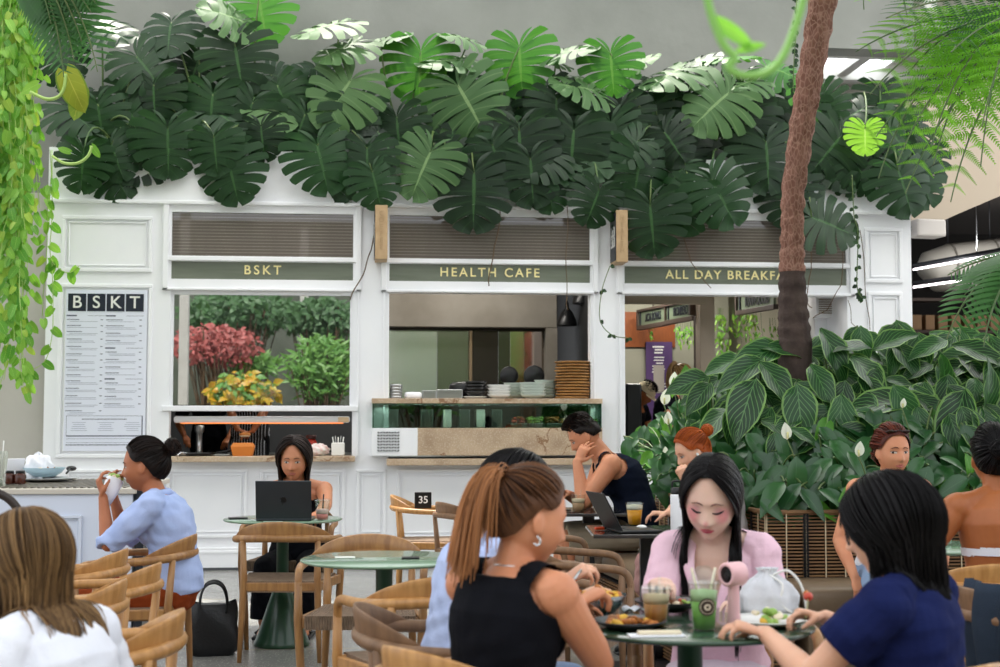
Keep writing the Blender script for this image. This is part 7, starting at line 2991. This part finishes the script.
# ---- garments
def c_top(m, sleeves=.45, inf=.012, t0=-.12, neck='round', name='top', wr=.003, loose=0.0, cuff=None, cut2=None, sl_inf=.014):
    def g(c):
        mb = MB()
        c['tors'](mb, inf + loose * .5, t0, .99)
        k = c['k']
        if c.get('bustc', 1):
            for sx in (-1, 1):
                mb.ell(c['up'](c['Sd'] * (c['Lt'] * .65) + c['Xs'] * (sx * .066 * k) + c['Yf'] * (.085 * k * c['wf'] - c['curve'] * .8)), (.066 * k + inf * .4, .052 * k, .066 * k), 0, 12, 8)
        for nm in 'RL':
            S_, E_, W_, a = c['arms'][nm]
            ra = c['ra']
            mb.tube([c['nkb'].lerp(c['N'], 1.0), c['N'].lerp(S_, .55) + Vector((0, 0, .006)), c['N'].lerp(S_, .9 if sleeves <= 0 else 1)], [c['nk'] * .8 + inf * .4, .040 * k + inf, .048 * ra + inf], 12)
            if sleeves > 0: mb.ell(S_ + (E_ - S_).normalized() * .012, (.053 * ra + inf,) * 3, 0, 14, 10)
            if sleeves > 0:
                q = min(1, sleeves)
                P = [S_, S_.lerp(E_, q * .5), S_.lerp(E_, q)]
                R = [.050 * ra + sl_inf, .048 * ra + sl_inf + loose, .042 * ra + sl_inf * 1.3 + loose]
                if sleeves > 1:
                    q2 = sleeves - 1
                    P += [E_.lerp(W_, q2 * .5), E_.lerp(W_, q2)]
                    R[-1] = .036 * ra + sl_inf + loose * .6
                    R += [.036 * ra + sl_inf + loose * .5, .026 * ra + (1 - q2) * .012 + sl_inf * 1.0]
                mb.tube(P, R, 16)
                if cuff:
                    A_, B_ = P[-2], P[-1]
                    d = (B_ - A_).normalized()
                    mb.tube([B_ - d * .035, B_ + d * .005], R[-1] + .006, 16)
        N, Sd, Yf, Xs = c['N'], c['Sd'], c['Yf'], c['Xs']

        def cut(p):
            r = p - N
            h = r.dot(Sd)
            y = r.dot(Yf)
            x = r.dot(Xs)
            rad = math.hypot(x, y - .0)
            if h > -.005 and rad < c['nk'] + .03 and neck != 'collar':
                return True
            if neck == 'round' and h > -.05 and y > 0 and abs(x) < .075 and h > -.055 + abs(x) * .25:
                return True
            if neck == 'v' and y > -.01 and abs(x) < .07 * (1 + h / .20) and h > -.20:
                return True
            if neck == 'deepv' and y > .0 and abs(x) < .10 * (1 + h / .28) and h > -.28:
                return True
            if cut2 and cut2(p, h, x, y, c):
                return True
            return False
        return bake(mb, name, m, c['t'], c['vox'], 3, cut=cut, wrinkle=wr, seed=hash(name) % 7 * .1 + c['k'], fac=.5)
    return g


def c_bottom(m, length=.95, inf=.014, name='trousers', flare=0.0, t1=.22):
    def g(c):
        mb = MB()
        c['tors'](mb, inf, -.3, .12)
        for nm in 'RL':
            H, K, A = c['legs'][nm]
            k = c['k']
            if length <= .5:
                q = length * 2
                mb.tube([H, H.lerp(K, q * .5), H.lerp(K, q)], [.088 * k * c['wf'] + inf, .076 * k * c['wf'] + inf, .062 * k + inf * 1.4], 16, roundcap=False)
            else:
                q = (length - .5) * 2
                mb.tube([H, H.lerp(K, .5), K], [.088 * k * c['wf'] + inf, .074 * k * c['wf'] + inf, .056 * k + inf], 16, roundcap=True)
                mb.tube([K, K.lerp(A, q * .5), K.lerp(A, q)], [.056 * k + inf, .052 * k + inf + flare * .5, .038 * k + inf * 1.3 + flare], 16, roundcap=False)
        return bake(mb, name, m, c['t'], max(c['vox'], .006), 3, wrinkle=.003)
    return g


def c_skirt(m, inf=.02, name='skirt', drop=.10, to=.95):
    def g(c):
        mb = MB()
        c['tors'](mb, inf - .012, -.3, .2)
        HR, KR, AR = c['legs']['R']
        HL, KL, AL = c['legs']['L']
        k = c['k']
        for q in np.linspace(0, 1, 7):
            H, K = HR.lerp(HL, q), KR.lerp(KL, q)
            mb.tube([H, H.lerp(K, to)], [.092 * k + inf, .070 * k + inf], 12, roundcap=True)
        if drop > .12:
            for q in np.linspace(0, 1, 7):
                K, A = KR.lerp(KL, q), AR.lerp(AL, q)
                mb.tube([K, K.lerp(A, drop)], [.06 * k + inf, .055 * k + inf * 1.5], 12, roundcap=True)
        return bake(mb, name, m, c['t'], max(c['vox'], .006), 3, wrinkle=.004)
    return g


def c_shoes(m, name='shoe', sandal=False):
    def g(c):
        for nm in 'RL':
            H, K, A = c['legs'][nm]
            mb = MB()
            k = c['k']
            if sandal:
                mb.box((A.x, A.y + .05, .011), (.085 * k, .25 * k, .020), 0, .008)
                mb.tube([(A.x - .04, A.y + .10, .03), (A.x, A.y + .09, .062), (A.x + .04, A.y + .10, .03)], .009, 8, flat=.5)
            else:
                mb.tube([A + Vector((0, -.035, -.03)), A + Vector((0, .05, -.035)), A + Vector((0, .14, -.05)), A + Vector((0, .17, -.056))], [.040 * k, .044 * k, .038 * k, .026 * k], 14, flat=.85, roundcap=True)
                mb.box((A.x, A.y + .06, .011), (.085 * k, .26 * k, .02), 0, .008)
            mb.build(name, m, c['t'])
    return g


# ---- cloth materials
def cloth(name, c, v=None, rough=.85, b=.25):
    return mat(name, c, rough, var=v, vscale=7, bump=b, bscale=220, spec=.1)


C_black = cloth('black_cloth', '#0c0d11', '#111218')
C_navy = cloth('navy_cloth', '#141b42', '#19224e')
C_navy2 = cloth('dark_navy_tank', '#111726', '#161d2e')
C_blue = cloth('pale_blue_shirt', '#a3b6e2', '#b2c2ea')
C_blue2 = cloth('light_blue_cotton', '#aab9dd', '#b6c4e6')
C_white = cloth('white_cotton', '#e6e8f0', '#dfe2ec')
C_rust = cloth('rust_linen', '#8c3f1c', '#7c3517')
C_pink = cloth('pale_pink_blazer', '#ecc9d6', '#e6bfcf')
C_denim = cloth('blue_denim', '#6d84a8', '#5d7398')
C_jeans = cloth('light_denim', '#8fa5c4', '#7f96b6')
C_sand = cloth('sand_cloth', '#a59a86', '#9a8f7c')
M_leathsh = mat('black_shoe', '#15151a', .5)
H_black = hair_mat('hair_black', '#060506', '#131012')
H_dark = hair_mat('hair_dark_brown', '#0d0807', '#2c1b13')
H_brown = hair_mat('hair_long_brown', '#3a2819', '#9a7850')
H_auburn = hair_mat('hair_auburn_tail', '#24120d', '#b0764a')
H_red = hair_mat('hair_ginger', '#8e3f16', '#cc6a2c')
H_aub2 = hair_mat('hair_dark_auburn', '#3a170f', '#6e3020')
H_blond = hair_mat('hair_dark_blonde', '#6a4a2c', '#c09a68')
lips_red = mat('lips_red', '#a8323a', .35)
lips_pink = mat('lips_rose', '#b04a5a', .35)

# 1 ---- woman with long brown hair at the picture edge, seen from behind
person(dict(label='woman with long straight light-brown hair and white top, seen from behind by the bottom corner', hx=24, hy=562, D=3.5, heading=158, k=.98, wid=.95, lean=12, hyaw=5, hpitch=8, skin='fair', seed=3,
            clothes=[c_top(C_white, .9, inf=.012, loose=.004, name='white_top'), c_bottom(C_jeans)],
            hair=[('long', dict(length=.44, n=820, vol=.012, w=.0046, wave=.06, part=.1, az0=62, inward=-.06, ragged=.6), H_brown)],
            armR=dict(rel=(.05, .22, -.30)), armL=dict(rel=(-.05, .2, -.30))))

# 2 ---- woman in the pale blue shirt eating a wrap
hL2, hR2 = at(103, 497, 6.84), at(113, 495, 7.02)
c2 = person(dict(label='woman with dark bun and rolled-sleeve pale blue shirt eating a wrap, in profile', hx=143, hy=466, D=6.93, heading=182, k=1.0, lean=12, hpitch=6, slump=.035, wid=.98, hk=1.06, skin='olive', seed=4,
                 face=dict(gaze=0, brow=mat('brow_dark', '#2a201c', .8)),
                 clothes=[c_top(C_blue, 1.12, inf=.016, loose=.010, neck='round', name='blue_shirt', wr=.005, cuff=1), c_skirt(C_rust, drop=.55, name='rust_trousers'), c_shoes(M_leathsh)],
                 hair=[('bun', dict(tie_el=24, bun_r=.044, bun_up=.004, wisps=18, vol=.008, head_light=.4, cap_shift=-.06), H_dark)],
                 armL=dict(w=hL2, pole=(-.25, .2, -1), curl=.75, wn=RT * .9 + FW * .4, wdir=Vector((0, 0, .9)) - RT * .25, thumb=.8),
                 armR=dict(w=hR2, pole=(.3, .1, -1), curl=.75, wn=RT * .9 - FW * .4, wdir=Vector((0, 0, .9)) - RT * .2, thumb=.8)))


def collar(c, m, w=.022):
    mb = MB()
    V, F = [], []
    n = 28
    for i in range(n + 1):
        a = radians(-140 + 280 * i / n) - pi / 2 * 1
        for (r, h) in ((c['nk'] + .014, .035), (c['nk'] + .024, .030), (c['nk'] + .030, .002), (c['nk'] + .018, .0)):
            V.append(c['N'] + c['Xs'] * (cos(a) * r) + c['Yf'] * (sin(a) * r - .004) + c['Sd'] * (h - .01))
    for i in range(n):
        for j in range(4):
            F.append((i * 4 + j, (i + 1) * 4 + j, (i + 1) * 4 + (j + 1) % 4, i * 4 + (j + 1) % 4))
    mb.add(V, F)
    return mb.build('collar', m, c['t'])


collar(c2, C_blue)
wp = thing('wrap_sandwich', 'half-eaten wrap in white paper held at the mouth', 'sandwich', at(112, 487, 6.93), hd(150))
wp.rotation_euler.y = .5
wp.scale = (1.3, 1.3, 1.3)
MB().tube([(-.0, 0, -.07), (0, 0, -.02), (0, 0, .03)], [.020, .030, .034], 16, 0, roundcap=False).build('paper', M_paper, wp)
q = MB()
for i in range(16):
    a = i * 2.4
    q.ell((cos(a) * .018, sin(a) * .018, .034 + .006 * (i % 3)), (.013, .012, .010), i % 3, 8, 6)
q.build('filling', [F_cr, F_gr, F_br], wp)

# 3 ---- woman behind the laptop
def strap_cut(p, h, x, y, c):
    return h > -.085 and not (.055 < abs(x) < .072 and h < .02)


person(dict(label='long-haired woman in a black strap top working behind the dark grey laptop', hx=294, hy=460, D=9.05, heading=270, k=1.10, lean=12, hpitch=10, neck_fwd=.05, hk=1.04, skin='fair', seed=5,
            face=dict(lips=mat('lips_natural', '#b0635a', .4)),
            clothes=[c_top(C_black, 0, inf=.010, neck='none', name='strap_top', cut2=strap_cut), c_bottom(C_black, .97, flare=.03), c_shoes(M_leathsh, 'sandal', True)],
            hair=[('long', dict(length=.28, n=420, vol=.016, w=.006, part=.0, az0=70, front=1.05), H_dark)],
            armR=dict(w=at(268, 514, 8.60), pole=(.9, -.1, -.5), curl=.4), armL=dict(w=at(318, 514, 8.60), pole=(-.9, -.1, -.5), curl=.4)))

# 4 ---- woman in the black vest (front)
def vest_cut(p, h, x, y, c):
    return min((p - c['sh']['R']).length, (p - c['sh']['L']).length) < .070 * c['k']


c4 = person(dict(label='woman with auburn ponytail and black sleeveless vest, seen from behind', hx=531, hy=519, D=3.72, heading=50, k=.98, lean=6, slump=.02, neck_fwd=.02, hyaw=-28, hpitch=14, wid=.93, shw=.95, hk=1.08, skin='fair', seed=6, armr=1.12,
                 face=dict(),
                 clothes=[c_top(C_black, 0, inf=.014, neck='none', name='black_vest', cut2=vest_cut, wr=.0025, loose=.01), c_bottom(C_jeans, .95)],
                 hair=[('pony', dict(tie_el=36, length=.30, n=560, n2=420, vol=.006, w=.0046, w2=.0036, fan=.03, upk=.10, tail_light=.45, head_light=.4, out=.9, sway=Vector((-.07, -.09, 0))), H_auburn)],
                 armk=.95, armR=dict(w=at(576, 604, 3.88), we=at(588, 650, 3.60), curl=.8, wn=Vector((0, 0, -1)), wdir=RT * .6 + Vector((0, 0, .25)) + FW * .4, thumb=.7),
                 armL=dict(w=at(560, 612, 4.1), pole=(-.6, -.2, -.8), curl=.5)))
er = MB().tube(smooth_pts([(0, 0, .0), (0, .010, -.006), (0, .012, -.016), (0, .004, -.022), (0, -.004, -.018)]), .0028, 8)
er.xf(c4['MH'] @ Matrix.Translation((.080, -.010, -.040)))
er.build('hoop_earring', mat('polished_silver', '#dfe2e6', .15, metal=1), c4['t'])
nkp = [c4['nkb'].lerp(c4['N'], .8) + c4['Xs'] * (cos(a) * (c4['nk'] + .006)) + c4['Yf'] * (sin(a) * (c4['nk'] + .006)) for a in [2 * pi * i / 24 for i in range(25)]]
MB().tube(nkp, .0022, 6).build('necklace', mat('polished_silver', '#dfe2e6'), c4['t'])

# 5 ---- dark-haired woman in light blue, behind the vest woman
person(dict(label='black-haired woman in a light blue shirt, mostly hidden behind the ponytail woman', hx=517, hy=494, D=4.42, heading=22, k=.98, lean=13, slump=.03, hyaw=-4, hpitch=20, wid=.98, hk=1.04, skin='pale', seed=7,
            clothes=[c_top(C_blue2, 1.7, inf=.016, loose=.010, name='blue_shirt', wr=.005), c_bottom(C_jeans, .95)],
            hair=[('long', dict(length=.14, n=420, vol=.012, w=.0055, part=.05, az0=70, inward=.15), H_black)],
            armR=dict(w=at(562, 583, 4.30), pole=(.5, -.3, -.9), curl=.85, wn=Vector((0, 0, -1)) + FW * .3, wdir=RT * .8 + Vector((0, 0, .5)), thumb=.8),
            armL=dict(w=at(575, 596, 4.55), pole=(-.5, -.2, -.9), curl=.5)))
fk = thing('fork', 'steel fork held by the light blue shirt woman over the pasta bowl', 'fork', at(582, 571, 4.28), hd(330))
MB().tube([(-.03, 0, .012), (.02, 0, -.002), (.07, 0, -.03)], [.005, .004, .004], 8, flat=.4).build('handle', M_steel, fk)
for j in (-1, 0, 1):
    MB().tube([(.065, j * .005, -.028), (.095, j * .005, -.045)], .0015, 5).build('tine', M_steel, fk)

# 6 ---- man in the navy tank top
def tank_cut(p, h, x, y, c):
    return min((p - c['sh']['R']).length, (p - c['sh']['L']).length) < .098 * c['k'] or (y > 0 and h > -.06 and abs(x) < .08)


person(dict(label='short-haired man in a navy tank top resting his cheek on his hand', hx=584, hy=437, D=9.3, heading=184, k=1.10, male=True, lean=24, slump=.07, hpitch=30, neck_fwd=.06, skin='fair', seed=8, armr=1.1,
            face=dict(brow=mat('brow_dark', '#2a201c', .8), lips=mat('lips_natural', '#b0635a', .4)),
            clothes=[c_top(C_navy2, 0, inf=.014, neck='none', name='tank_top', cut2=tank_cut, wr=.004, loose=.01), c_bottom(C_sand, .5, name='shorts'), c_shoes(M_leathsh)],
            hair=[('short', dict(n=900, lift=.0), H_dark)],
            armL=dict(w=at(577, 462, 9.12), we=at(569, 500, 9.05), curl=.35, wn=FW * .6 + RT * .5, wdir=RT * .45 + Vector((0, 0, .85)), thumb=.0, spread=.8),
            armR=dict(w=at(566, 494, 9.35), pole=(.6, -.2, -.8), curl=.4)))

# 7 ---- red-haired woman
c7 = person(dict(label='red-haired woman with a bun and white earphone, chin on hand, on the banquette', hx=691, hy=452, D=8.05, heading=196, k=1.0, lean=14, slump=.05, hpitch=24, neck_fwd=.05, skin='pale', seed=9,
                 face=dict(brow=mat('brow_ginger', '#8a4a2a', .8), lips=mat('lips_pale', '#c47a72', .4)),
                 clothes=[c_top(cloth('pale_grey_top', '#c6c2c4'), .25, inf=.012, name='pale_top'), c_skirt(cloth('rose_linen', '#b98f8c'), drop=.3, name='skirt'), c_shoes(M_leathsh)],
                 hair=[('bun', dict(tie_el=22, bun_r=.034, wisps=10, vol=.008, cap_shift=-.08), H_red)],
                 armL=dict(w=at(686, 484, 7.85), pole=(-.3, .1, -1), curl=1.0, wn=-RT * .2 + FW, wdir=Vector((0, 0, 1)) - RT * .25, thumb=.4),
                 armR=dict(w=at(662, 520, 7.72), pole=(.6, 0, -.8), curl=.6, wn=Vector((0, 0, -1)), wdir=-RT)))
MB().ell((0, 0, 0), (.006, .008, .010)).tube([(0, 0, 0), (0, .004, -.022)], .0035, 8).xf(c7['MH'] @ Matrix.Translation((-.084, .002, -.012))).build('earphone', M_ceramic, c7['t'])

# 8 ---- woman in the pink blazer
def blush(MH):
    def p(x, z):
        return MH @ Vector((x, face_y(x, z), z))
    return skin_mat('skin_blush', '#e6c4b2', '#deb8a4', [(p(-.047, -.016), .042, '#d9617c', .55), (p(.047, -.016), .042, '#d9617c', .55), (p(0, -.030), .016, '#e08a8c', .5), (p(-.031, .006), .020, '#b0607a', .35), (p(.031, .006), .020, '#b0607a', .35)])


c8 = person(dict(label='woman with long black hair, flushed cheeks and pale pink blazer looking down at her food', hx=711, hy=500, D=4.55, heading=252, k=1.0, lean=9, slump=.03, hyaw=0, hpitch=22, hroll=-4, neck_fwd=.05, wid=.92, shw=.92, hk=1.10, skin='pale', skinfn=blush, seed=10,
                 face=dict(closed=True, lips=mat('lips_deep_rose', '#b8485c', .3), brow=mat('brow_soft', '#6b4c44', .8), mouth_w=.021),
                 clothes=[c_top(C_pink, 1.96, inf=.012, loose=.004, neck='deepv', name='pink_blazer', wr=.004, sl_inf=.011, cuff=1), c_skirt(cloth('pink_white_skirt', '#d8ccd8'), name='skirt'), c_shoes(M_leathsh)],
                 hair=[('long', dict(length=.46, n=680, vol=.008, w=.0048, part=.12, az0=72, front=1.0, wave=.035, inward=.02), H_black)],
                 armR=dict(w=at(655, 590, 4.32), pole=(.25, -.35, -1.2), curl=.8, wn=-FW * .3 - Vector((0, 0, 1)), wdir=-FW * .7 + RT * .1 + Vector((0, 0, .3)), thumb=.8),
                 armL=dict(w=at(748, 612, 4.38), pole=(-.3, -.3, -1.2), curl=.6)))
# lapels and collar of the blazer
mb = MB()
for sx in (-1, 1):
    pts = []
    for q, (x, h, y) in enumerate([(.050, .02, -.02), (.070, -.01, .035), (.072, -.06, .085), (.052, -.12, .115), (.030, -.18, .135), (.008, -.245, .145)]):
        pts.append(c8['N'] + c8['Xs'] * (sx * x) + c8['Sd'] * h + c8['Yf'] * (y + .012))
    mb.tube(smooth_pts(pts, 4), [.020 * (1 - .7 * abs(i / 20 - .35)) for i in range(21)], 10, 0, flat=.28, up=c8['Yf'])
mb.build('lapel', C_pink, c8['t'])
st = MB()
for sx in (-1, 1):
    st.tube([c8['N'] + c8['Xs'] * (sx * x) + c8['Sd'] * h + c8['Yf'] * y for x, h, y in ((.062, -.02, .03), (.060, -.10, .105), (.050, -.17, .13))], .004, 6)
st.build('camisole_strap', mat('cream_strap', '#e8d8d0', .6), c8['t'])

# 9 ---- woman in the navy T-shirt
c9 = person(dict(label='woman with a layered black bob and navy T-shirt, back to the viewer, holding cutlery', hx=887, hy=529, D=3.62, heading=142, k=.95, lean=3, slump=.01, neck_fwd=.015, hyaw=16, hpitch=10, wid=.92, hk=1.13, shw=.95, skin='pale', seed=11, armr=1.08,
                 face=dict(), clothes=[c_top(C_navy, .62, inf=.016, loose=.010, name='navy_tshirt', wr=.004), c_bottom(C_jeans, .95)],
                 hair=[('bob', dict(length=.22, n=900, vol=.016, w=.0048, part=.1, az0=58, wave=.10, front=.7, inward=.12, fringe=60, ragged=.45), H_black)],
                 armL=dict(w=at(766, 634, 3.74), we=at(846, 700, 3.40), curl=.7, wn=Vector((0, 0, -1)) + RT * .3, wdir=-RT * .85 + Vector((0, 0, .25)) + FW * .1, thumb=.7),
                 armR=dict(w=at(826, 618, 3.92), pole=(.6, -.2, -.8), curl=.8, wn=Vector((0, 0, -1)) - FW * .3, wdir=-RT * .9 + Vector((0, 0, .15)), thumb=.8)))
gl = MB().tube([(-.076, -.01, .006), (-.079, .04, .006), (-.066, .082, .004)], .0022, 6)
gl.tube([(.076, -.01, .006), (.079, .04, .006), (.066, .082, .004)], .0022, 6)
for sx in (-1, 1):
    gl.tube([(sx * .034 + cos(a) * .026, .100 - abs(sx * .034 + cos(a) * .026) * .25, sin(a) * .021 - .002) for a in [2 * pi * i / 20 for i in range(21)]], .0018, 6)
gl.xf(c9['MH']).build('spectacles', M_blackplastic, c9['t'])
fk = thing('fork', 'wooden fork with a tomato piece held over the white plate', 'fork', at(806, 617, 3.9), hd(165))
MB().tube([(-.02, 0, 0), (.05, 0, .014), (.13, 0, .032)], [.0045, .004, .0035], 8, flat=.5).build('handle', mat('olive_wood', '#7d7a4c', .5), fk)
MB().ell((.150, 0, .038), (.020, .014, .013)).build('morsel', F_re, fk)
MB().ell((.164, .006, .044), (.012, .010, .010)).build('morsel', F_or, fk)

# 10 ---- auburn-haired woman facing the viewer
def camis_cut(p, h, x, y, c):
    return h > -.09 and not (.055 < abs(x) < .068 and h < .03)


c10 = person(dict(label='auburn-haired woman facing the viewer in a white strap top, sunglasses pushed into her hair', hx=893, hy=452, D=7.1, heading=266, k=1.0, lean=4, hyaw=14, hpitch=2, hk=1.04, skin='fair', seed=12,
                  face=dict(lips=mat('lips_nude', '#b8645c', .4), gaze=1.0, brow=mat('brow_auburn', '#5a3022', .8)),
                  clothes=[c_top(C_white, 0, inf=.010, neck='none', name='strap_top', cut2=camis_cut), c_bottom(C_jeans, .95), c_shoes(M_leathsh)],
                  hair=[('bun', dict(tie_el=0, bun_r=.035, vol=.016, bun_up=-.03, wisps=12, cap_shift=-.12), H_aub2)],
                  armR=dict(rel=(.05, .18, -.44)), armL=dict(rel=(-.05, .18, -.44))))
sg = MB()
for sx in (-1, 1):
    sg.ell((sx * .035, .058, .100), (.028, .006, .018), 0, 14, 8, Euler((-1.0, 0, sx * -.2)))
sg.tube([(-.06, .045, .102), (0, .066, .108), (.06, .045, .102)], .003, 6)
sg.xf(c10['MH']).build('sunglasses', mat('dark_lens', '#2a1512', .15), c10['t'])

# 11 ---- woman in the backless white top
def band(c):
    mb = MB()
    c['tors'](mb, .006, -1, 2)
    def cut(p):
        h = (p - c['Pv']).dot(c['Sd']) / c['Lt']
        return not (.52 < h < .585)
    bake(mb, 'back_band', C_white, c['t'], c['vox'], 2, cut=cut)
    nkp = [c['N'] + c['Sd'] * .012 + c['Xs'] * (cos(a) * (c['nk'] + .010)) + c['Yf'] * (sin(a) * (c['nk'] + .010)) for a in [2 * pi * i / 24 for i in range(25)]]
    MB().tube(nkp, .004, 6).build('neck_tie', C_white, c['t'])


person(dict(label='woman with black hair and a backless white halter top, back to the viewer', hx=992, hy=459, D=5.95, heading=96, k=1.06, lean=3, slump=.02, hyaw=-14, hpitch=4, wid=1.10, skin='brown', seed=13, armr=1.15, shw=1.05,
            clothes=[band, c_bottom(C_white, .95, name='white_trousers')],
            hair=[('bun', dict(tie_el=12, bun_r=.040, vol=.016, bun_up=-.01, wisps=8), H_black)],
            armL=dict(rel=(-.07, .14, -.42), pole=(-.8, -.5, 0)), armR=dict(rel=(.07, .14, -.42), pole=(.8, -.5, 0))))

# 12 ---- kitchen staff in the serving hatch
M_stripe = mat('striped_apron', '#15161a', .8)
nt = M_stripe.node_tree
_tc = [n for n in nt.nodes if n.bl_idname == 'ShaderNodeTexCoord'][0]
_s = nt.nodes.new('ShaderNodeSeparateXYZ')
nt.links.new(_tc.outputs['Object'], _s.inputs[0])
_f = mth(nt, 'GREATER_THAN', mth(nt, 'FRACT', mth(nt, 'MULTIPLY', _s.outputs[0], 38)), .82)
nt.links.new(mixc(nt, _f, lin('#15161a'), lin('#c9ccd4')), nt.nodes['Principled BSDF'].inputs['Base Color'])


def apron(c):
    mb = MB()
    c['tors'](mb, .022, -.3, .80)
    H, K, A = c['legs']['R']
    mb.box((0, .06, c['Pv'].z - .25), (.34, .16, .5), 0, .05)
    N = c['N']
    bake(mb, 'apron', M_stripe, c['t'], .012, 3, cut=lambda p: (p - N).dot(c['Yf']) < -.02)


yK = aty(243, 430, Y0 + .62)
Dk = yK.x * FW.x + yK.y * FW.y
person(dict(label='cook in a white T-shirt and striped apron wrapping food in the serving hatch', hx=247, hy=372, D=Dk, heading=268, k=1.04, stand=True, lean=10, hpitch=25, male=True, skin='brown', seed=14,
            face=dict(), clothes=[c_top(C_white, .55, inf=.014, name='white_tshirt'), apron, c_bottom(C_black, .97), c_shoes(M_leathsh)], hair=[('short', dict(n=400), H_black)],
            armR=dict(w=at(238, 433, Dk - .30), pole=(.8, -.3, -.5), curl=.6, wdir=RT * .8 - FW * .3 + Vector((0, 0, -.3)), wn=Vector((0, 0, -1))),
            armL=dict(w=at(252, 433, Dk - .30), pole=(-.8, -.3, -.5), curl=.6, wdir=-RT * .8 - FW * .3 + Vector((0, 0, -.3)), wn=Vector((0, 0, -1)))))
person(dict(label='second cook in black, only a dark sleeve and forearm showing deeper in the hatch', hx=208, hy=378, D=Dk + .45, heading=275, k=1.0, stand=True, lean=8, hpitch=20, male=True, skin='brown', seed=15,
            clothes=[c_top(C_black, .8, inf=.014, name='black_tshirt'), c_bottom(C_black, .97), c_shoes(M_leathsh)], hair=[('short', dict(n=300), H_black)],
            armR=dict(rel=(.02, .16, -.40)), armL=dict(rel=(-.02, .16, -.42))))
bn = thing('bread_bun', 'bread bun between the cook\'s hands above the orange box', 'bread', at(245, 434.5, Dk - .34), 0)
MB().ell((0, 0, 0), (.055, .045, .02)).ell((0, 0, -.012), (.05, .042, .012), 1).build('bun', [mat('bread_crust', '#c98a44', .6), F_cr], bn)

# 13, 14 ---- baristas in the end bay
Dp = 14.6
c13 = person(dict(label='barista in a beige cap and black T-shirt bending over his work in the passage', hx=645, hy=394, D=Dp, heading=330, k=1.0, stand=True, lean=18, hpitch=38, male=True, skin='brown', seed=16,
                  clothes=[c_top(C_black, .5, inf=.014, name='black_tshirt'), c_bottom(C_black, .97), c_shoes(M_leathsh)], hair=[('short', dict(n=300), H_black)],
                  armR=dict(rel=(.02, .28, -.36)), armL=dict(rel=(-.02, .28, -.36))))
cap = MB()
V, F = [], []
for i in range(28):
    for j in range(9):
        V.append(E(2 * pi * i / 28, radians(12) + (pi / 2 - radians(12)) * j / 8, .010))
F = [(i * 9 + j, ((i + 1) % 28) * 9 + j, ((i + 1) % 28) * 9 + j + 1, i * 9 + j + 1) for i in range(28) for j in range(8)]
cap.add(V, F)
cap.grid(lambda u, v: (sin((u - .5) * 2.2) * (.088 + .0 * v), -.01 + cos((u - .5) * 2.2) * .10 + v * .07 * cos((u - .5) * 2.6), .032 - v * .016), 14, 4)
cap.xf(c13['MH']).build('cap', mat('beige_cap', '#d8c8a4', .8), c13['t'])
person(dict(label='barista with dark blonde ponytail and black T-shirt looking down in the passage', hx=682, hy=379, D=13.75, heading=345, k=1.08, stand=True, lean=10, hpitch=26, skin='fair', seed=17,
            face=dict(), clothes=[c_top(C_black, .5, inf=.014, name='black_tshirt'), c_bottom(C_black, .97), c_shoes(M_leathsh)],
            hair=[('pony', dict(tie_el=38, length=.26, n=260, n2=120, w=.006, w2=.006, upk=.1, tail_light=.4), H_blond)],
            armR=dict(rel=(.02, .26, -.36)), armL=dict(rel=(-.02, .26, -.36))))

# dark jacket hanging over the chair at the side
jk = MB()
g_ = gp(1052, 4.72)
def jf(u, v):
    a = (u - .5) * 2.2
    r = .26 + .02 * sin(u * 23) + .03 * v
    return (sin(a) * r * .8, -.10 - cos(a) * r * .75 - .02 * sin(v * 9), .80 - v * .62)
jk.grid(jf, 40, 20)
jo = jk.build('jacket', cloth('dark_slate_jacket', '#2b3440', '#323c4a'), None)
sm_ = jo.modifiers.new('s', 'SOLIDIFY')
sm_.thickness = .014
jo.location = g_
jo.rotation_euler.z = hd(35)
tag(jo, 'dark slate jacket draped over the greyish chair by the backless-top woman', 'jacket')
